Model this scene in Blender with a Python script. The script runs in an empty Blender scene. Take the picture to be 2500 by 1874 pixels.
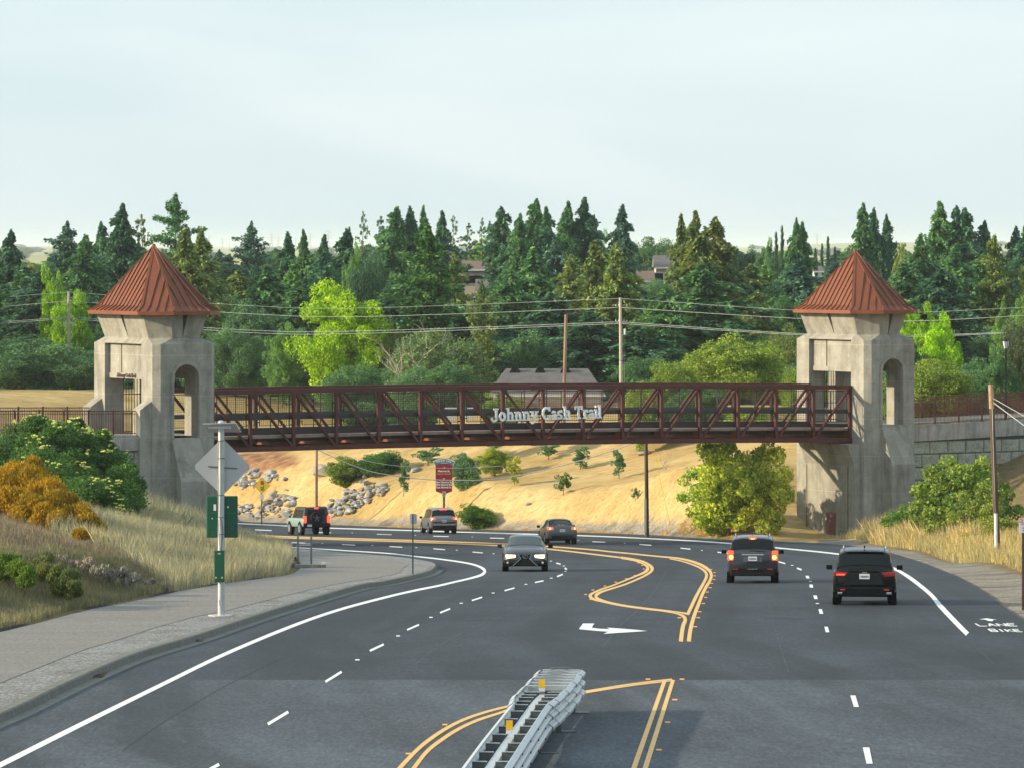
import bpy, bmesh, math, random
import numpy as np
from mathutils import Vector, Matrix
random.seed(7); RNG = np.random.default_rng(11)
SC = bpy.context.scene
COL = SC.collection
F = 11250.0; HC = 20.0; HY = 600.0; CX = 1250.0
R = math.radians
# ------------------------------------------------------------------ camera geometry helpers (surveying the place from the photo)
def P(px, py, D):
    return Vector(((px-CX)*D/F, D, HC-(py-HY)*D/F))
_hd = np.array([40,60,77,97,117,139,163,182,202,235,268,304,345,400,480,600],float)
_hh = np.array([8.38,8.5,8.72,9.15,9.95,10.85,11.95,12.9,13.9,15.6,17.3,19.0,20.9,23.3,26.6,31.0],float)
_m = np.gradient(_hh,_hd)
def h_road(D):
    D = np.asarray(D,float); d = np.clip(D,40,599.9)
    i = np.clip(np.searchsorted(_hd,d,side='right')-1,0,len(_hd)-2)
    x0=_hd[i];x1=_hd[i+1];t=(d-x0)/(x1-x0);w=x1-x0
    return ((2*t**3-3*t**2+1)*_hh[i]+(t**3-2*t**2+t)*w*_m[i]+(-2*t**3+3*t**2)*_hh[i+1]+(t**3-t**2)*w*_m[i+1])
def zroad(D): return HC-h_road(D)
def D_of(py, up=0.0):
    lo,hi=45.0,560.0
    for _ in range(50):
        m=(lo+hi)/2
        if HY+(float(h_road(m))-up)*F/m>py: lo=m
        else: hi=m
    return (lo+hi)/2
def G(px,py,up=0.0):
    D=D_of(py,up); return Vector(((px-CX)*D/F, D, float(zroad(D))+up))
def cat(pts, n=6, closed=False):
    pts=[tuple(map(float,p)) for p in pts]; out=[]
    N=len(pts)
    for i in range(N-1 if not closed else N):
        p0=np.array(pts[(i-1)%N] if (closed or i>0) else pts[0]); p1=np.array(pts[i]); p2=np.array(pts[(i+1)%N])
        p3=np.array(pts[(i+2)%N] if (closed or i+2<N) else pts[N-1])
        for k in range(n):
            t=k/n
            out.append(tuple(0.5*((2*p1)+(-p0+p2)*t+(2*p0-5*p1+4*p2-p3)*t*t+(-p0+3*p1-3*p2+p3)*t**3)))
    if not closed: out.append(pts[-1])
    return out
# ------------------------------------------------------------------ objects
def link(o, parent=None):
    COL.objects.link(o)
    if parent is not None: o.parent=parent
    return o
def tag(o,label=None,cat_=None,group=None,kind=None):
    if label: o['label']=label
    if cat_: o['category']=cat_
    if group: o['group']=group
    if kind: o['kind']=kind
    return o
def mesh_np(name, V, Fq, mat, parent=None, smooth=False):
    V=np.asarray(V,dtype=np.float32); Fq=np.asarray(Fq,dtype=np.int32)
    me=bpy.data.meshes.new(name); n,k=Fq.shape
    me.vertices.add(len(V)); me.vertices.foreach_set('co',V.ravel())
    me.loops.add(n*k); me.loops.foreach_set('vertex_index',Fq.ravel())
    me.polygons.add(n); me.polygons.foreach_set('loop_start',np.arange(0,n*k,k,dtype=np.int32))
    me.polygons.foreach_set('loop_total',np.full(n,k,dtype=np.int32))
    if smooth: me.polygons.foreach_set('use_smooth',np.ones(n,dtype=bool))
    me.update(calc_edges=True); me.validate()
    if mat: me.materials.append(mat)
    return link(bpy.data.objects.new(name,me),parent)
class MB:
    def __init__(s): s.v=[]; s.f=[]
    def poly(s,pts): 
        b=len(s.v); s.v+= [tuple(p) for p in pts]; s.f.append(tuple(range(b,b+len(pts)))); return s
    def box(s,c,d,M=None):
        cx,cy,cz=c; dx,dy,dz=d[0]/2,d[1]/2,d[2]/2
        p=[Vector((cx+i*dx,cy+j*dy,cz+k*dz)) for k in(-1,1) for j in(-1,1) for i in(-1,1)]
        if M is not None: p=[M@q for q in p]
        b=len(s.v); s.v+=[tuple(q) for q in p]
        for f in((0,2,3,1),(4,5,7,6),(0,1,5,4),(2,6,7,3),(0,4,6,2),(1,3,7,5)): s.f.append(tuple(b+i for i in f))
        return s
    def prism(s,poly,z0,z1,M=None,top=None):
        n=len(poly); tp=top or poly
        lo=[Vector((p[0],p[1],z0 if len(p)<3 else p[2])) for p in poly]; hi=[Vector((p[0],p[1],z1 if len(p)<3 else p[2])) for p in tp]
        if M is not None: lo=[M@q for q in lo]; hi=[M@q for q in hi]
        b=len(s.v); s.v+=[tuple(q) for q in lo+hi]
        for i in range(n):
            j=(i+1)%n; s.f.append((b+i,b+j,b+n+j,b+n+i))
        s.f.append(tuple(b+i for i in range(n-1,-1,-1))); s.f.append(tuple(b+n+i for i in range(n)))
        return s
    def bar(s,a,c,w,h,up=Vector((0,0,1))):
        a=Vector(a);c=Vector(c); d=(c-a); L=d.length
        if L<1e-6: return s
        d/=L; sd=d.cross(up)
        if sd.length<1e-4: sd=d.cross(Vector((1,0,0)))
        sd.normalize(); u=sd.cross(d)
        b=len(s.v)
        for e in(a,c):
            for i,j in((-1,-1),(1,-1),(1,1),(-1,1)): s.v.append(tuple(e+sd*(i*w/2)+u*(j*h/2)))
        for f in((3,2,1,0),(4,5,6,7),(0,1,5,4),(1,2,6,5),(2,3,7,6),(3,0,4,7)): s.f.append(tuple(b+i for i in f))
        return s
    def tube(s,pts,r,n=8,cap=True):
        pts=[Vector(p) for p in pts]; m=len(pts); rs=r if hasattr(r,'__len__') else [r]*m
        b=len(s.v); ref=Vector((0,0,1))
        for i,p in enumerate(pts):
            d=(pts[min(i+1,m-1)]-pts[max(i-1,0)]).normalized()
            a=d.cross(ref if abs(d.z)<.95 else Vector((1,0,0))).normalized(); c=a.cross(d)
            for k in range(n):
                t=2*math.pi*k/n; s.v.append(tuple(p+(a*math.cos(t)+c*math.sin(t))*rs[i]))
        for i in range(m-1):
            for k in range(n):
                s.f.append((b+i*n+k,b+(i+1)*n+k,b+(i+1)*n+(k+1)%n,b+i*n+(k+1)%n))
        if cap:
            s.f.append(tuple(b+k for k in range(n))); s.f.append(tuple(b+(m-1)*n+k for k in range(n-1,-1,-1)))
        return s
    def cyl(s,a,c,r,n=12,r2=None): return s.tube([a,c],[r,r if r2 is None else r2],n)
    def build(s,name,mat,parent=None,smooth=False,bevel=0,M=None):
        me=bpy.data.meshes.new(name); vv=s.v if M is None else [tuple(M@Vector(q)) for q in s.v]
        me.from_pydata(vv,[],s.f); me.update()
        if smooth:
            for p in me.polygons: p.use_smooth=True
        if mat: me.materials.append(mat)
        o=link(bpy.data.objects.new(name,me),parent)
        if bevel:
            md=o.modifiers.new('bev','BEVEL'); md.width=bevel; md.segments=2; md.limit_method='ANGLE'; md.angle_limit=R(40)
        if smooth:
            try: me.set_sharp_from_angle(angle=R(38))
            except Exception: pass
        return o
def empty(name,loc,rz=0,M=None):
    o=bpy.data.objects.new(name,None); o.empty_display_size=.3; link(o)
    if M is not None: o.matrix_world=M
    else: o.location=loc; o.rotation_euler=(0,0,rz)
    return o
def copy_tree(o,parent=None):
    c=o.copy(); COL.objects.link(c); c.parent=parent
    for ch in list(o.children): copy_tree(ch,c)
    return c
# ------------------------------------------------------------------ materials
def nt(name):
    m=bpy.data.materials.new(name); m.use_nodes=True; t=m.node_tree
    return m,t,t.nodes,t.links,t.nodes['Principled BSDF']
def ramp(N,stops):
    r=N.new('ShaderNodeValToRGB'); e=r.color_ramp.elements
    e[0].position,e[0].color=stops[0][0],(*stops[0][1],1)
    e[1].position,e[1].color=stops[-1][0],(*stops[-1][1],1)
    for p,c in stops[1:-1]:
        x=e.new(p); x.color=(*c,1)
    return r
def coords(N,L,scale=(1,1,1),obj=False,rot=(0,0,0)):
    tc=N.new('ShaderNodeTexCoord'); mp=N.new('ShaderNodeMapping'); mp.inputs['Scale'].default_value=scale; mp.inputs['Rotation'].default_value=rot
    if obj: L.new(tc.outputs['Object'],mp.inputs['Vector'])
    else:
        g=N.new('ShaderNodeNewGeometry'); L.new(g.outputs['Position'],mp.inputs['Vector'])
    return mp
def noise(N,L,vec,scale,detail=4,rough=.55,dist=0):
    n=N.new('ShaderNodeTexNoise'); n.inputs['Scale'].default_value=scale; n.inputs['Detail'].default_value=detail; n.inputs['Roughness'].default_value=rough; n.inputs['Distortion'].default_value=dist
    L.new(vec.outputs[0],n.inputs['Vector']); return n
def mixc(N,L,fac,a,b,mode='MIX'):
    m=N.new('ShaderNodeMix'); m.data_type='RGBA'; m.blend_type=mode
    for s,v in((m.inputs[0],fac),(m.inputs[6],a),(m.inputs[7],b)):
        if isinstance(v,(int,float)): s.default_value=v
        elif isinstance(v,tuple): s.default_value=(*v,1)
        else: L.new(v,s)
    return m.outputs[2]
def mat_plain(name,c,rough=.6,metal=0,var=.12,scale=3,bump=0,bscale=20,emit=None,estr=0,obj=True,coat=0,stretch=(1,1,1),spec=None):
    m,t,N,L,b=nt(name); mp=coords(N,L,stretch,obj=obj)
    n=noise(N,L,mp,scale); r=ramp(N,[(.3,tuple(x*(1-var) for x in c)),(.7,tuple(min(1,x*(1+var)) for x in c))])
    L.new(n.outputs[0],r.inputs[0]); L.new(r.outputs[0],b.inputs['Base Color'])
    b.inputs['Roughness'].default_value=rough; b.inputs['Metallic'].default_value=metal
    if spec is None and max(c)<.02: spec=.25
    if spec is not None: b.inputs['Specular IOR Level'].default_value=spec
    if coat: b.inputs['Coat Weight'].default_value=coat; b.inputs['Coat Roughness'].default_value=.05
    if bump:
        n2=noise(N,L,mp,bscale,5); bp=N.new('ShaderNodeBump'); bp.inputs['Strength'].default_value=bump; bp.inputs['Distance'].default_value=.02
        L.new(n2.outputs[0],bp.inputs['Height']); L.new(bp.outputs[0],b.inputs['Normal'])
    if emit: b.inputs['Emission Color'].default_value=(*emit,1); b.inputs['Emission Strength'].default_value=estr
    return m
def mat_ground(name,layers,rough=.9,bump=.5,bscale=6,bdist=.05):
    """layers: list of (noise scale vec, scale, [(pos,col)...], blend, fac)"""
    m,t,N,L,b=nt(name); cur=None
    for (st,sc,stops,mode,fac) in layers:
        mp=coords(N,L,st); n=noise(N,L,mp,sc,6,.6); r=ramp(N,stops); L.new(n.outputs[0],r.inputs[0])
        cur=r.outputs[0] if cur is None else mixc(N,L,fac,cur,r.outputs[0],mode)
    L.new(cur,b.inputs['Base Color']); b.inputs['Roughness'].default_value=rough; b.inputs['Specular IOR Level'].default_value=.3
    mp=coords(N,L); n=noise(N,L,mp,bscale,6,.7); bp=N.new('ShaderNodeBump'); bp.inputs['Strength'].default_value=bump; bp.inputs['Distance'].default_value=bdist
    L.new(n.outputs[0],bp.inputs['Height']); L.new(bp.outputs[0],b.inputs['Normal'])
    return m
def mat_leaf(name,trans=.25,lo=.55,hi=1.5,hue=(1.15,1.0,.6)):
    m,t,N,L,b=nt(name)
    oi=N.new('ShaderNodeObjectInfo'); g=N.new('ShaderNodeNewGeometry')
    r=ramp(N,[(0,(lo,lo,lo)),(.6,(1,1,1)),(1,(hi*hue[0],hi*hue[1],hi*hue[2]))]); L.new(g.outputs['Random Per Island'],r.inputs[0])
    c=mixc(N,L,1.0,oi.outputs['Color'],r.outputs[0],'MULTIPLY')
    mp=coords(N,L); n=noise(N,L,mp,.55,3); r2=ramp(N,[(.35,(.72,.8,.85)),(.65,(1.22,1.15,.95))]); L.new(n.outputs[0],r2.inputs[0])
    c=mixc(N,L,1.0,c,r2.outputs[0],'MULTIPLY')
    L.new(c,b.inputs['Base Color']); b.inputs['Roughness'].default_value=.65; b.inputs['Specular IOR Level'].default_value=.25
    tr=N.new('ShaderNodeBsdfTranslucent'); L.new(c,tr.inputs[0]); mx=N.new('ShaderNodeMixShader'); mx.inputs[0].default_value=trans
    L.new(b.outputs[0],mx.inputs[1]); L.new(tr.outputs[0],mx.inputs[2]); L.new(mx.outputs[0],N['Material Output'].inputs[0])
    return m
# ------------------------------------------------------------------ camera, sky, sun
cam=bpy.data.cameras.new('camera'); co=link(bpy.data.objects.new('camera',cam)); co.location=(0,0,HC); co.rotation_euler=(R(90),0,0)
cam.sensor_width=36; cam.lens=F/2500*36; cam.shift_y=-(937-HY)/2500; cam.clip_start=1; cam.clip_end=80000; SC.camera=co
SUN_EL=19.0; ALPHA=7.0    # sun from the left, slightly behind the viewer
w=bpy.data.worlds.new('World'); SC.world=w; w.use_nodes=True; WT=w.node_tree; WN=WT.nodes; WL=WT.links
sdir=Vector((-math.cos(R(ALPHA))*math.cos(R(SUN_EL)),-math.sin(R(ALPHA))*math.cos(R(SUN_EL)),math.sin(R(SUN_EL))))
sky=WN.new('ShaderNodeTexSky'); sky.sky_type='NISHITA'; sky.sun_disc=False; sky.sun_elevation=R(SUN_EL); sky.sun_rotation=math.atan2(sdir.x,sdir.y)
sky.dust_density=2.5; sky.air_density=1.0; sky.ozone_density=1.5
b1=WN['Background']; b1.inputs[1].default_value=.036; WL.new(sky.outputs[0],b1.inputs[0])
b2=WN.new('ShaderNodeBackground'); b2.inputs[1].default_value=1.0
tc=WN.new('ShaderNodeTexCoord'); mp=WN.new('ShaderNodeMapping'); mp.inputs['Scale'].default_value=(1,1,4.5); WL.new(tc.outputs['Generated'],mp.inputs[0])
nn=WN.new('ShaderNodeTexNoise'); nn.inputs['Scale'].default_value=5.0; nn.inputs['Detail'].default_value=4; nn.inputs['Distortion'].default_value=.5; WL.new(mp.outputs[0],nn.inputs['Vector'])
rr=ramp(WN,[(.36,(.435,.535,.575)),(.52,(.475,.56,.595)),(.70,(.535,.605,.625))]); WL.new(nn.outputs[0],rr.inputs[0]); WL.new(rr.outputs[0],b2.inputs[0])
ad=WN.new('ShaderNodeAddShader'); WL.new(b1.outputs[0],ad.inputs[0]); WL.new(b2.outputs[0],ad.inputs[1]); WL.new(ad.outputs[0],WN['World Output'].inputs[0])
sl=bpy.data.lights.new('sun','SUN'); sl.energy=5.0; sl.angle=R(1.0); sl.color=(1.0,.84,.59); so=link(bpy.data.objects.new('sun',sl)); so.rotation_euler=sdir.to_track_quat('Z','Y').to_euler()
SC.render.engine='CYCLES'; SC.view_settings.view_transform='Standard'; SC.view_settings.look='None'; SC.view_settings.exposure=.50; SC.view_settings.gamma=1
SC.cycles.max_bounces=6; SC.cycles.volume_bounces=1; SC.cycles.transparent_max_bounces=8

# ------------------------------------------------------------------ polygons of the paved ground, surveyed on the road surface
road_px=[(-700,2020),(-300,1865),(0,1749),(278,1632),(601,1516),(866,1434),(980,1410),(1020,1397),(990,1382),(880,1356),(714,1341),(560,1334),(490,1331),
 (500,1269),(640,1274),(866,1282),(1000,1287.5),(1119,1291),(1304,1294.5),(1450,1299.5),(1600,1305),(1668,1310),(1793,1317),(1913,1321.5),(2000,1325),(2073,1330),(2130,1338),(2171,1347),(2253,1372),(2334,1404),(2405,1445),(2445,1476),(2500,1516),(2600,1595),(2800,1750),(3000,1900),(3300,2080)]
curb_px=[(-700,1990),(-300,1855),(0,1740),(158,1666),(316,1598),(475,1550),(601,1508),(700,1477),(866,1429),(934,1418),(1002,1404),(1045,1393),(1063,1381),(1058,1373),(1035,1367),(956,1356),(843,1348),(775,1341.5),(714,1338.5)]
toe_px=[(-700,1710),(-300,1612),(0,1542),(95,1519),(228,1484),(316,1468),(443,1441),(525,1427),(700,1403),(722,1396),(735,1384),(733,1366),(715,1352),(690,1343)]
road_poly=[G(*p).xy for p in road_px]
plat_poly=[G(x,y,.15).xy for x,y in cat(curb_px,3)]+[G(x,y,.15).xy for x,y in reversed(toe_px)]
edge_px=[(300,1263),(580,1276.8),(686.6,1281.8),(790.6,1287.6),(1005,1294),(1113,1297.6),(1305,1303),(1404.6,1306),(1500,1309.6),(1600,1314.5),(1703.8,1320),(1788,1326),(1905,1337),(2050,1352),(2140,1370),(2186,1388.6),(2225.6,1412.5),(2272,1450),(2294.5,1477),(2337,1522),(2362,1547)]
edge_line=np.array([G(*p).xy for p in edge_px]+[tuple(G(2364.5,1543.5).xy+Vector((.4*k,-5*k))) for k in range(1,8)])
def seg_dist(px,py,A,B):
    ax,ay=A;bx,by=B; dx,dy=bx-ax,by-ay; L=dx*dx+dy*dy+1e-12
    t=np.clip(((px-ax)*dx+(py-ay)*dy)/L,0,1); return np.hypot(px-(ax+t*dx),py-(ay+t*dy))
def poly_dist(px,py,poly,closed=True):
    d=np.full(px.shape,1e9); n=len(poly)
    for i in range(n if closed else n-1): d=np.minimum(d,seg_dist(px,py,poly[i],poly[(i+1)%n]))
    return d
def inside(px,py,poly):
    c=np.zeros(px.shape,bool); n=len(poly)
    for i in range(n):
        x1,y1=poly[i];x2,y2=poly[(i+1)%n]
        if y1==y2: continue
        c^=((y1>py)!=(y2>py))&(px<(x2-x1)*(py-y1)/(y2-y1)+x1)
    return c
def sdist(px,py,poly):
    d=poly_dist(px,py,poly); return np.where(inside(px,py,poly),-d,d)
def clip(poly,x0,x1,y0,y1):
    for ax,lim,sg in((0,x0,1),(0,x1,-1),(1,y0,1),(1,y1,-1)):
        out=[]; n=len(poly)
        for i in range(n):
            a=poly[i];b=poly[(i+1)%n]; ia=sg*(a[ax]-lim)>=0; ib=sg*(b[ax]-lim)>=0
            if ia: out.append(a)
            if ia!=ib:
                t=(lim-a[ax])/(b[ax]-a[ax]); out.append((a[0]+(b[0]-a[0])*t,a[1]+(b[1]-a[1])*t))
        poly=out
        if len(poly)<3: return []
    return poly
def drape(name,poly,up,mat,cell=2.0,ylim=None,zf=None,skirt=0,kind='structure',xcell=None):
    poly=[tuple(p) for p in poly]; zf=zf or (lambda x,y: float(zroad(y)))
    xs=[p[0] for p in poly]; ys=[p[1] for p in poly]; y0,y1=min(ys),max(ys)
    if ylim: y0,y1=max(y0,ylim[0]),min(y1,ylim[1])
    xc=xcell or cell; m=MB(); key={}
    X0=math.floor(min(xs)/xc)*xc; nx=int((max(xs)-X0)/xc)+1
    cuts=[y0]; 
    while cuts[-1]+cell<y1: cuts.append(cuts[-1]+cell)
    cuts.append(y1)
    for a,b in zip(cuts[:-1],cuts[1:]):
        if b-a<1e-4: continue
        strip=clip(poly,-1e5,1e5,a,b)
        if not strip: continue
        sx0=min(p[0] for p in strip); sx1=max(p[0] for p in strip)
        for i in range(int((sx0-X0)/xc),int((sx1-X0)/xc)+1):
            c=clip(strip,X0+i*xc,X0+(i+1)*xc,a,b)
            if not c: continue
            idx=[]
            for p in c:
                k=(round(p[0],4),round(p[1],4))
                if k not in key: key[k]=len(m.v); m.v.append((p[0],p[1],zf(p[0],p[1])+up))
                if not idx or idx[-1]!=key[k]: idx.append(key[k])
            if len(idx)>1 and idx[0]==idx[-1]: idx.pop()
            if len(set(idx))>=3 and len(set(idx))==len(idx): m.f.append(tuple(idx))
    if skirt:
        n=len(poly)
        for i in range(n):
            a,b=poly[i],poly[(i+1)%n]
            m.poly([(a[0],a[1],zf(*a)+up),(b[0],b[1],zf(*b)+up),(b[0],b[1],zf(*b)+up-skirt),(a[0],a[1],zf(*a)+up-skirt)])
    o=m.build(name,mat,smooth=False); tag(o,kind=kind); return o
# ------------------------------------------------------------------ terrain (one sheet to the horizon)
ctrl=[ # px,py,D
 (-900,1420,120),(-900,1250,150),(-900,1120,200),(-400,1450,118),(-400,1290,132),(-400,1200,150),(-400,1100,200),(-400,1080,255),
 (0,1400,133),(0,1300,143),(0,1240,155),(0,1215,175),(0,1195,205),(0,1130,238),(0,1072,250),
 (150,1410,142),(150,1345,155),(150,1300,172),(150,1275,200),(150,1200,238),(150,1110,249),
 (300,1405,150),(300,1355,162),(300,1318,180),(300,1285,208),(310,1250,250),
 (420,1395,162),(420,1350,180),(420,1305,215),(430,1280,250),
 (540,1390,178),(540,1345,205),(535,1312,235),(530,1310,262),(620,1362,205),(620,1335,235),(560,1310,255),(470,1300,275),
 (0,1140,300),(0,1080,345),(0,1020,375),(0,950,405),(0,955,430),(-500,1150,310),(-500,945,400),(230,1200,300),(230,1160,340),(230,1030,380),(230,950,408),(300,1330,300),(420,1240,330),
 (525,1120,350),(525,1040,372),(525,948,405),(700,978,405),(820,1008,400),(400,945,410),(600,1240,353),(600,1180,364),(600,1120,378),(680,1240,349),(680,1170,362),(700,1110,374),
 (780,1230,338),(780,1150,350),(780,1080,366),
 (900,1200,327),(900,1130,332),(900,1060,337),(900,1040,370),(1060,1200,319),(1060,1120,324),(1060,1060,329),
 (1250,1210,310),(1250,1130,315),(1250,1066,319),(1250,1035,360),(1250,1000,420),(1430,1200,300),(1430,1120,305),(1430,1062,309),(1430,1030,350),
 (1600,1210,290),(1600,1120,296),(1600,1060,301),(1600,1030,340),(1600,990,420),(1780,1230,288),(1780,1060,300),(1780,1020,340),
 (1950,1319,280),(1895,1302,277),(1950,1306,292),(1950,1180,306),(1950,1035,312),(2050,1312,282),(2200,1310,276),(2250,1290,268),(2350,1290,258),(2300,1340,232),(2430,1335,232),(2490,1375,215),
 (2500,1300,246),(2480,1240,268),(2500,1130,290),(2600,1250,262),(2600,1100,290),(2600,1040,300),(2900,1250,230),(2900,1100,280),(2900,1040,300),
 (2250,1290,282),(2080,1090,305),(2250,1045,312),(2250,1030,345),(2500,1042,330),(2500,1020,380),(2800,1030,380),(2000,1020,400),(2000,1316,290),(2120,1316,281),(2120,1312,290)]
CP=[(*P(*c),) for c in ctrl]
def ring(poly,step,up):
    out=[]
    for a,b in zip(poly[:-1],poly[1:]):
        a=Vector(a);b=Vector(b);n=max(1,int((b-a).length/step))
        for k in range(n):
            q=a.lerp(b,k/n); out.append((q.x,q.y,float(zroad(q.y))+up))
    return out
CP+=ring([G(*p).xy for p in road_px[13:]],16,0.0)+ring([G(*p,.15).xy for p in toe_px],14,.15)
CP=np.array(CP)
def tps_fit(Pt,lam=6.0):
    n=len(Pt); xy=Pt[:,:2]/100; r2=((xy[:,None]-xy[None])**2).sum(-1); K=.5*r2*np.log(r2+1e-12)
    A=np.zeros((n+3,n+3)); A[:n,:n]=K+np.eye(n)*lam*1e-3; A[:n,n]=1; A[:n,n+1:]=xy; A[n,:n]=1; A[n+1:,:n]=xy.T
    return np.linalg.solve(A,np.concatenate([Pt[:,2],[0,0,0]]))
TW=tps_fit(CP)
def tps(x,y):
    x=np.asarray(x,float)/100; y=np.asarray(y,float)/100; out=TW[-3]+TW[-2]*x+TW[-1]*y; q=CP[:,:2]/100
    for i in range(len(q)):
        r2=(x-q[i,0])**2+(y-q[i,1])**2; out=out+TW[i]*.5*r2*np.log(r2+1e-12)
    return out
_bd=np.array([0,300,420,480,560,640,720,850,1000,1300,2500,6000,12000,40000],float); _bh=np.array([14,14,14.5,13.5,10,6.5,5.2,6,9,12.5,12,10.5,8.6,6],float)
def vnoise(x,y,s,seed=0):
    return (np.sin(x/s*1.3+seed)*np.cos(y/s*1.1+seed*2)+.5*np.sin(x/s*2.9+y/s*1.7+seed)+.35*np.cos(y/s*4.1-x/s*3.3+seed))/1.85
def ssm(t): t=np.clip(t,0,1); return t*t*(3-2*t)
def ground_z(x,y):
    x=np.asarray(x,float); y=np.asarray(y,float)
    xc=np.clip(x,-45,75); yc=np.clip(y,60,440); land=tps(xc,yc)
    bg=HC-np.interp(y,_bd,_bh)+vnoise(x,y,70,1)*.9*ssm((y-450)/200)*(y<1500)
    bg=bg+np.exp(-((y-10500)/1500)**2)*16*(ssm((x/y-.045)/.03)+.4*ssm((-x/y-.07)/.03))*(1+.3*vnoise(x,y,500,2))
    k=ssm((y-400)/50.); land=land*(1-k)+bg*k
    fx=ssm((np.abs(x-15)-90)/200.)*(y<440); land=land*(1-fx)+np.where(x<0,HC-6.,HC-8.)*fx
    land=land+vnoise(x,y,7,3)*.06+vnoise(x,y,2.3,5)*.04
    near=(y<420)&(np.abs(x)<110)
    dr=np.full(x.shape,99.0); dp=np.full(x.shape,99.0)
    if near.any(): dr[near]=sdist(x[near],y[near],road_poly); dp[near]=sdist(x[near],y[near],plat_poly)
    sd=np.minimum(dr,dp); zr=zroad(y); up=np.where(dp<dr,.10,-.06)
    edge=zr+np.where(sd<0,-.22+ (up+.22)*ssm((sd+.7)/.7),up)
    k=ssm(sd/4.0); z=np.where(sd<0,edge,edge*(1-k)+land*k)
    z=np.where(y<60,zr-3,z)
    return np.where(y<30,HC-11.5+ssm((-15-y)/260.)*42+vnoise(x,y,40,6)*2*ssm((-15-y)/60.),z)  # unseen rise added behind the camera, darkening car reflections and ambient light
def gz(x,y): return float(ground_z(np.array([x]),np.array([y]))[0])
def grow(a,step,end,f):
    out=[a]
    while out[-1]<end: out.append(out[-1]+step); step*=f
    return out
gx=np.concatenate([-np.array(grow(60,1.2,9000,1.22))[::-1],np.arange(-59,80,1.0),np.array(grow(80,1.2,9000,1.22))])
gy=np.concatenate([np.arange(-1500,-300,100.),np.arange(-300,30,15.),np.arange(30,60,5.),np.arange(60,400,1.0),np.array(grow(400,1.2,36000,1.045))])
GX,GY=np.meshgrid(gx,gy); GZ=ground_z(GX.ravel(),GY.ravel())
nx,ny=len(gx),len(gy); ii=np.arange(nx*ny).reshape(ny,nx)
Fq=np.stack([ii[:-1,:-1].ravel(),ii[:-1,1:].ravel(),ii[1:,1:].ravel(),ii[1:,:-1].ravel()],1)
GZ2=GZ.reshape(ny,nx)
def gz(x,y):
    i=int(np.clip(np.searchsorted(gx,x)-1,0,nx-2)); j=int(np.clip(np.searchsorted(gy,y)-1,0,ny-2)); u=(x-gx[i])/(gx[i+1]-gx[i]); v=(y-gy[j])/(gy[j+1]-gy[j])
    return float((GZ2[j,i]*(1-u)+GZ2[j,i+1]*u)*(1-v)+(GZ2[j+1,i]*(1-u)+GZ2[j+1,i+1]*u)*v)
# ground cover weights
X=GX.ravel();Y=GY.ravel(); Ys=np.where(np.abs(Y)<1,1,Y); PX=CX+X*F/Ys; PY=HY+(HC-GZ)*F/Ys
shoulder=[G(*p).xy for p in [(2000,1325),(2073,1330),(2171,1347),(2253,1372),(2334,1404),(2405,1445),(2500,1516),(2800,1750),(3300,2080)]]+[G(*p).xy for p in [(3500,1900),(3000,1640),(2700,1500),(2560,1432),(2492,1408),(2457,1394),(2378,1376),(2300,1361),(2230,1345),(2140,1333),(2060,1320),(1980,1316)]]
nr=(Y<420)&(np.abs(X)<110)
sh=np.zeros(X.shape); sh[nr]=ssm(.5-sdist(X[nr],Y[nr],shoulder)/1.2)
dr=np.full(X.shape,99.);dr[nr]=sdist(X[nr],Y[nr],road_poly); dp=np.full(X.shape,99.); dp[nr]=sdist(X[nr],Y[nr],plat_poly)
far_side=((Y>D_of(1330))&(X<22)&(dr<dp)&(Y>255)) 
sh=np.maximum(sh,np.where(far_side,ssm(1.2-dr/1.8),0)*.85)
gold=np.where(((Y>250)&(X<24)&(X>-200)&(Y<430)),1.0,0)*ssm((Y-262-np.maximum(0,-X-8)*2.2)/12)
gold=np.maximum(gold,ssm((X-21)/3)*ssm((270-Y)/10)*.8*(Y>100))
red=np.exp(-(((PX-640)/110)**2+((PY-1125)/32)**2))*((Y>340)&(Y<410))*.95
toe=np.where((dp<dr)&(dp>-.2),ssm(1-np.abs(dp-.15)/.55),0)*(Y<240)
forest=np.where(Y<10,1.0,ssm((Y-415)/20)*ssm((1250-Y)/200)); plain=ssm((Y-1100)/400)  # the added rise behind the camera gets the dark forest cover too
m,t,N,L,b=nt('ground_cover')
ac=N.new('ShaderNodeVertexColor'); ac.layer_name='cover'; ac2=N.new('ShaderNodeVertexColor'); ac2.layer_name='cover2'
sp=N.new('ShaderNodeSeparateColor'); sp2=N.new('ShaderNodeSeparateColor'); L.new(ac.outputs[0],sp.inputs[0]); L.new(ac2.outputs[0],sp2.inputs[0])
def layer(scale,stops,st=(1,1,1),det=6,rot=(0,0,0),rough=.62):
    mp=coords(N,L,st,rot=rot); n=noise(N,L,mp,scale,det,rough); r=ramp(N,stops); L.new(n.outputs[0],r.inputs[0]); return r.outputs[0]
base=layer(.55,[(.3,(.085,.062,.035)),(.46,(.20,.145,.075)),(.56,(.14,.12,.05)),(.7,(.27,.21,.11))])
base=mixc(N,L,.6,base,layer(3.5,[(.3,(.45,.42,.40)),(.7,(1.35,1.3,1.2))]),'MULTIPLY')
goldc=layer(.22,[(.3,(.32,.225,.085)),(.5,(.425,.305,.13)),(.68,(.51,.39,.19))])
goldc=mixc(N,L,.8,goldc,layer(2.2,[(.34,(.66,.58,.48)),(.5,(1,1,1)),(.68,(1.18,1.15,1.06))],(.45,1.6,1.6),7,(0,0,R(35))),'MULTIPLY')
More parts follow.
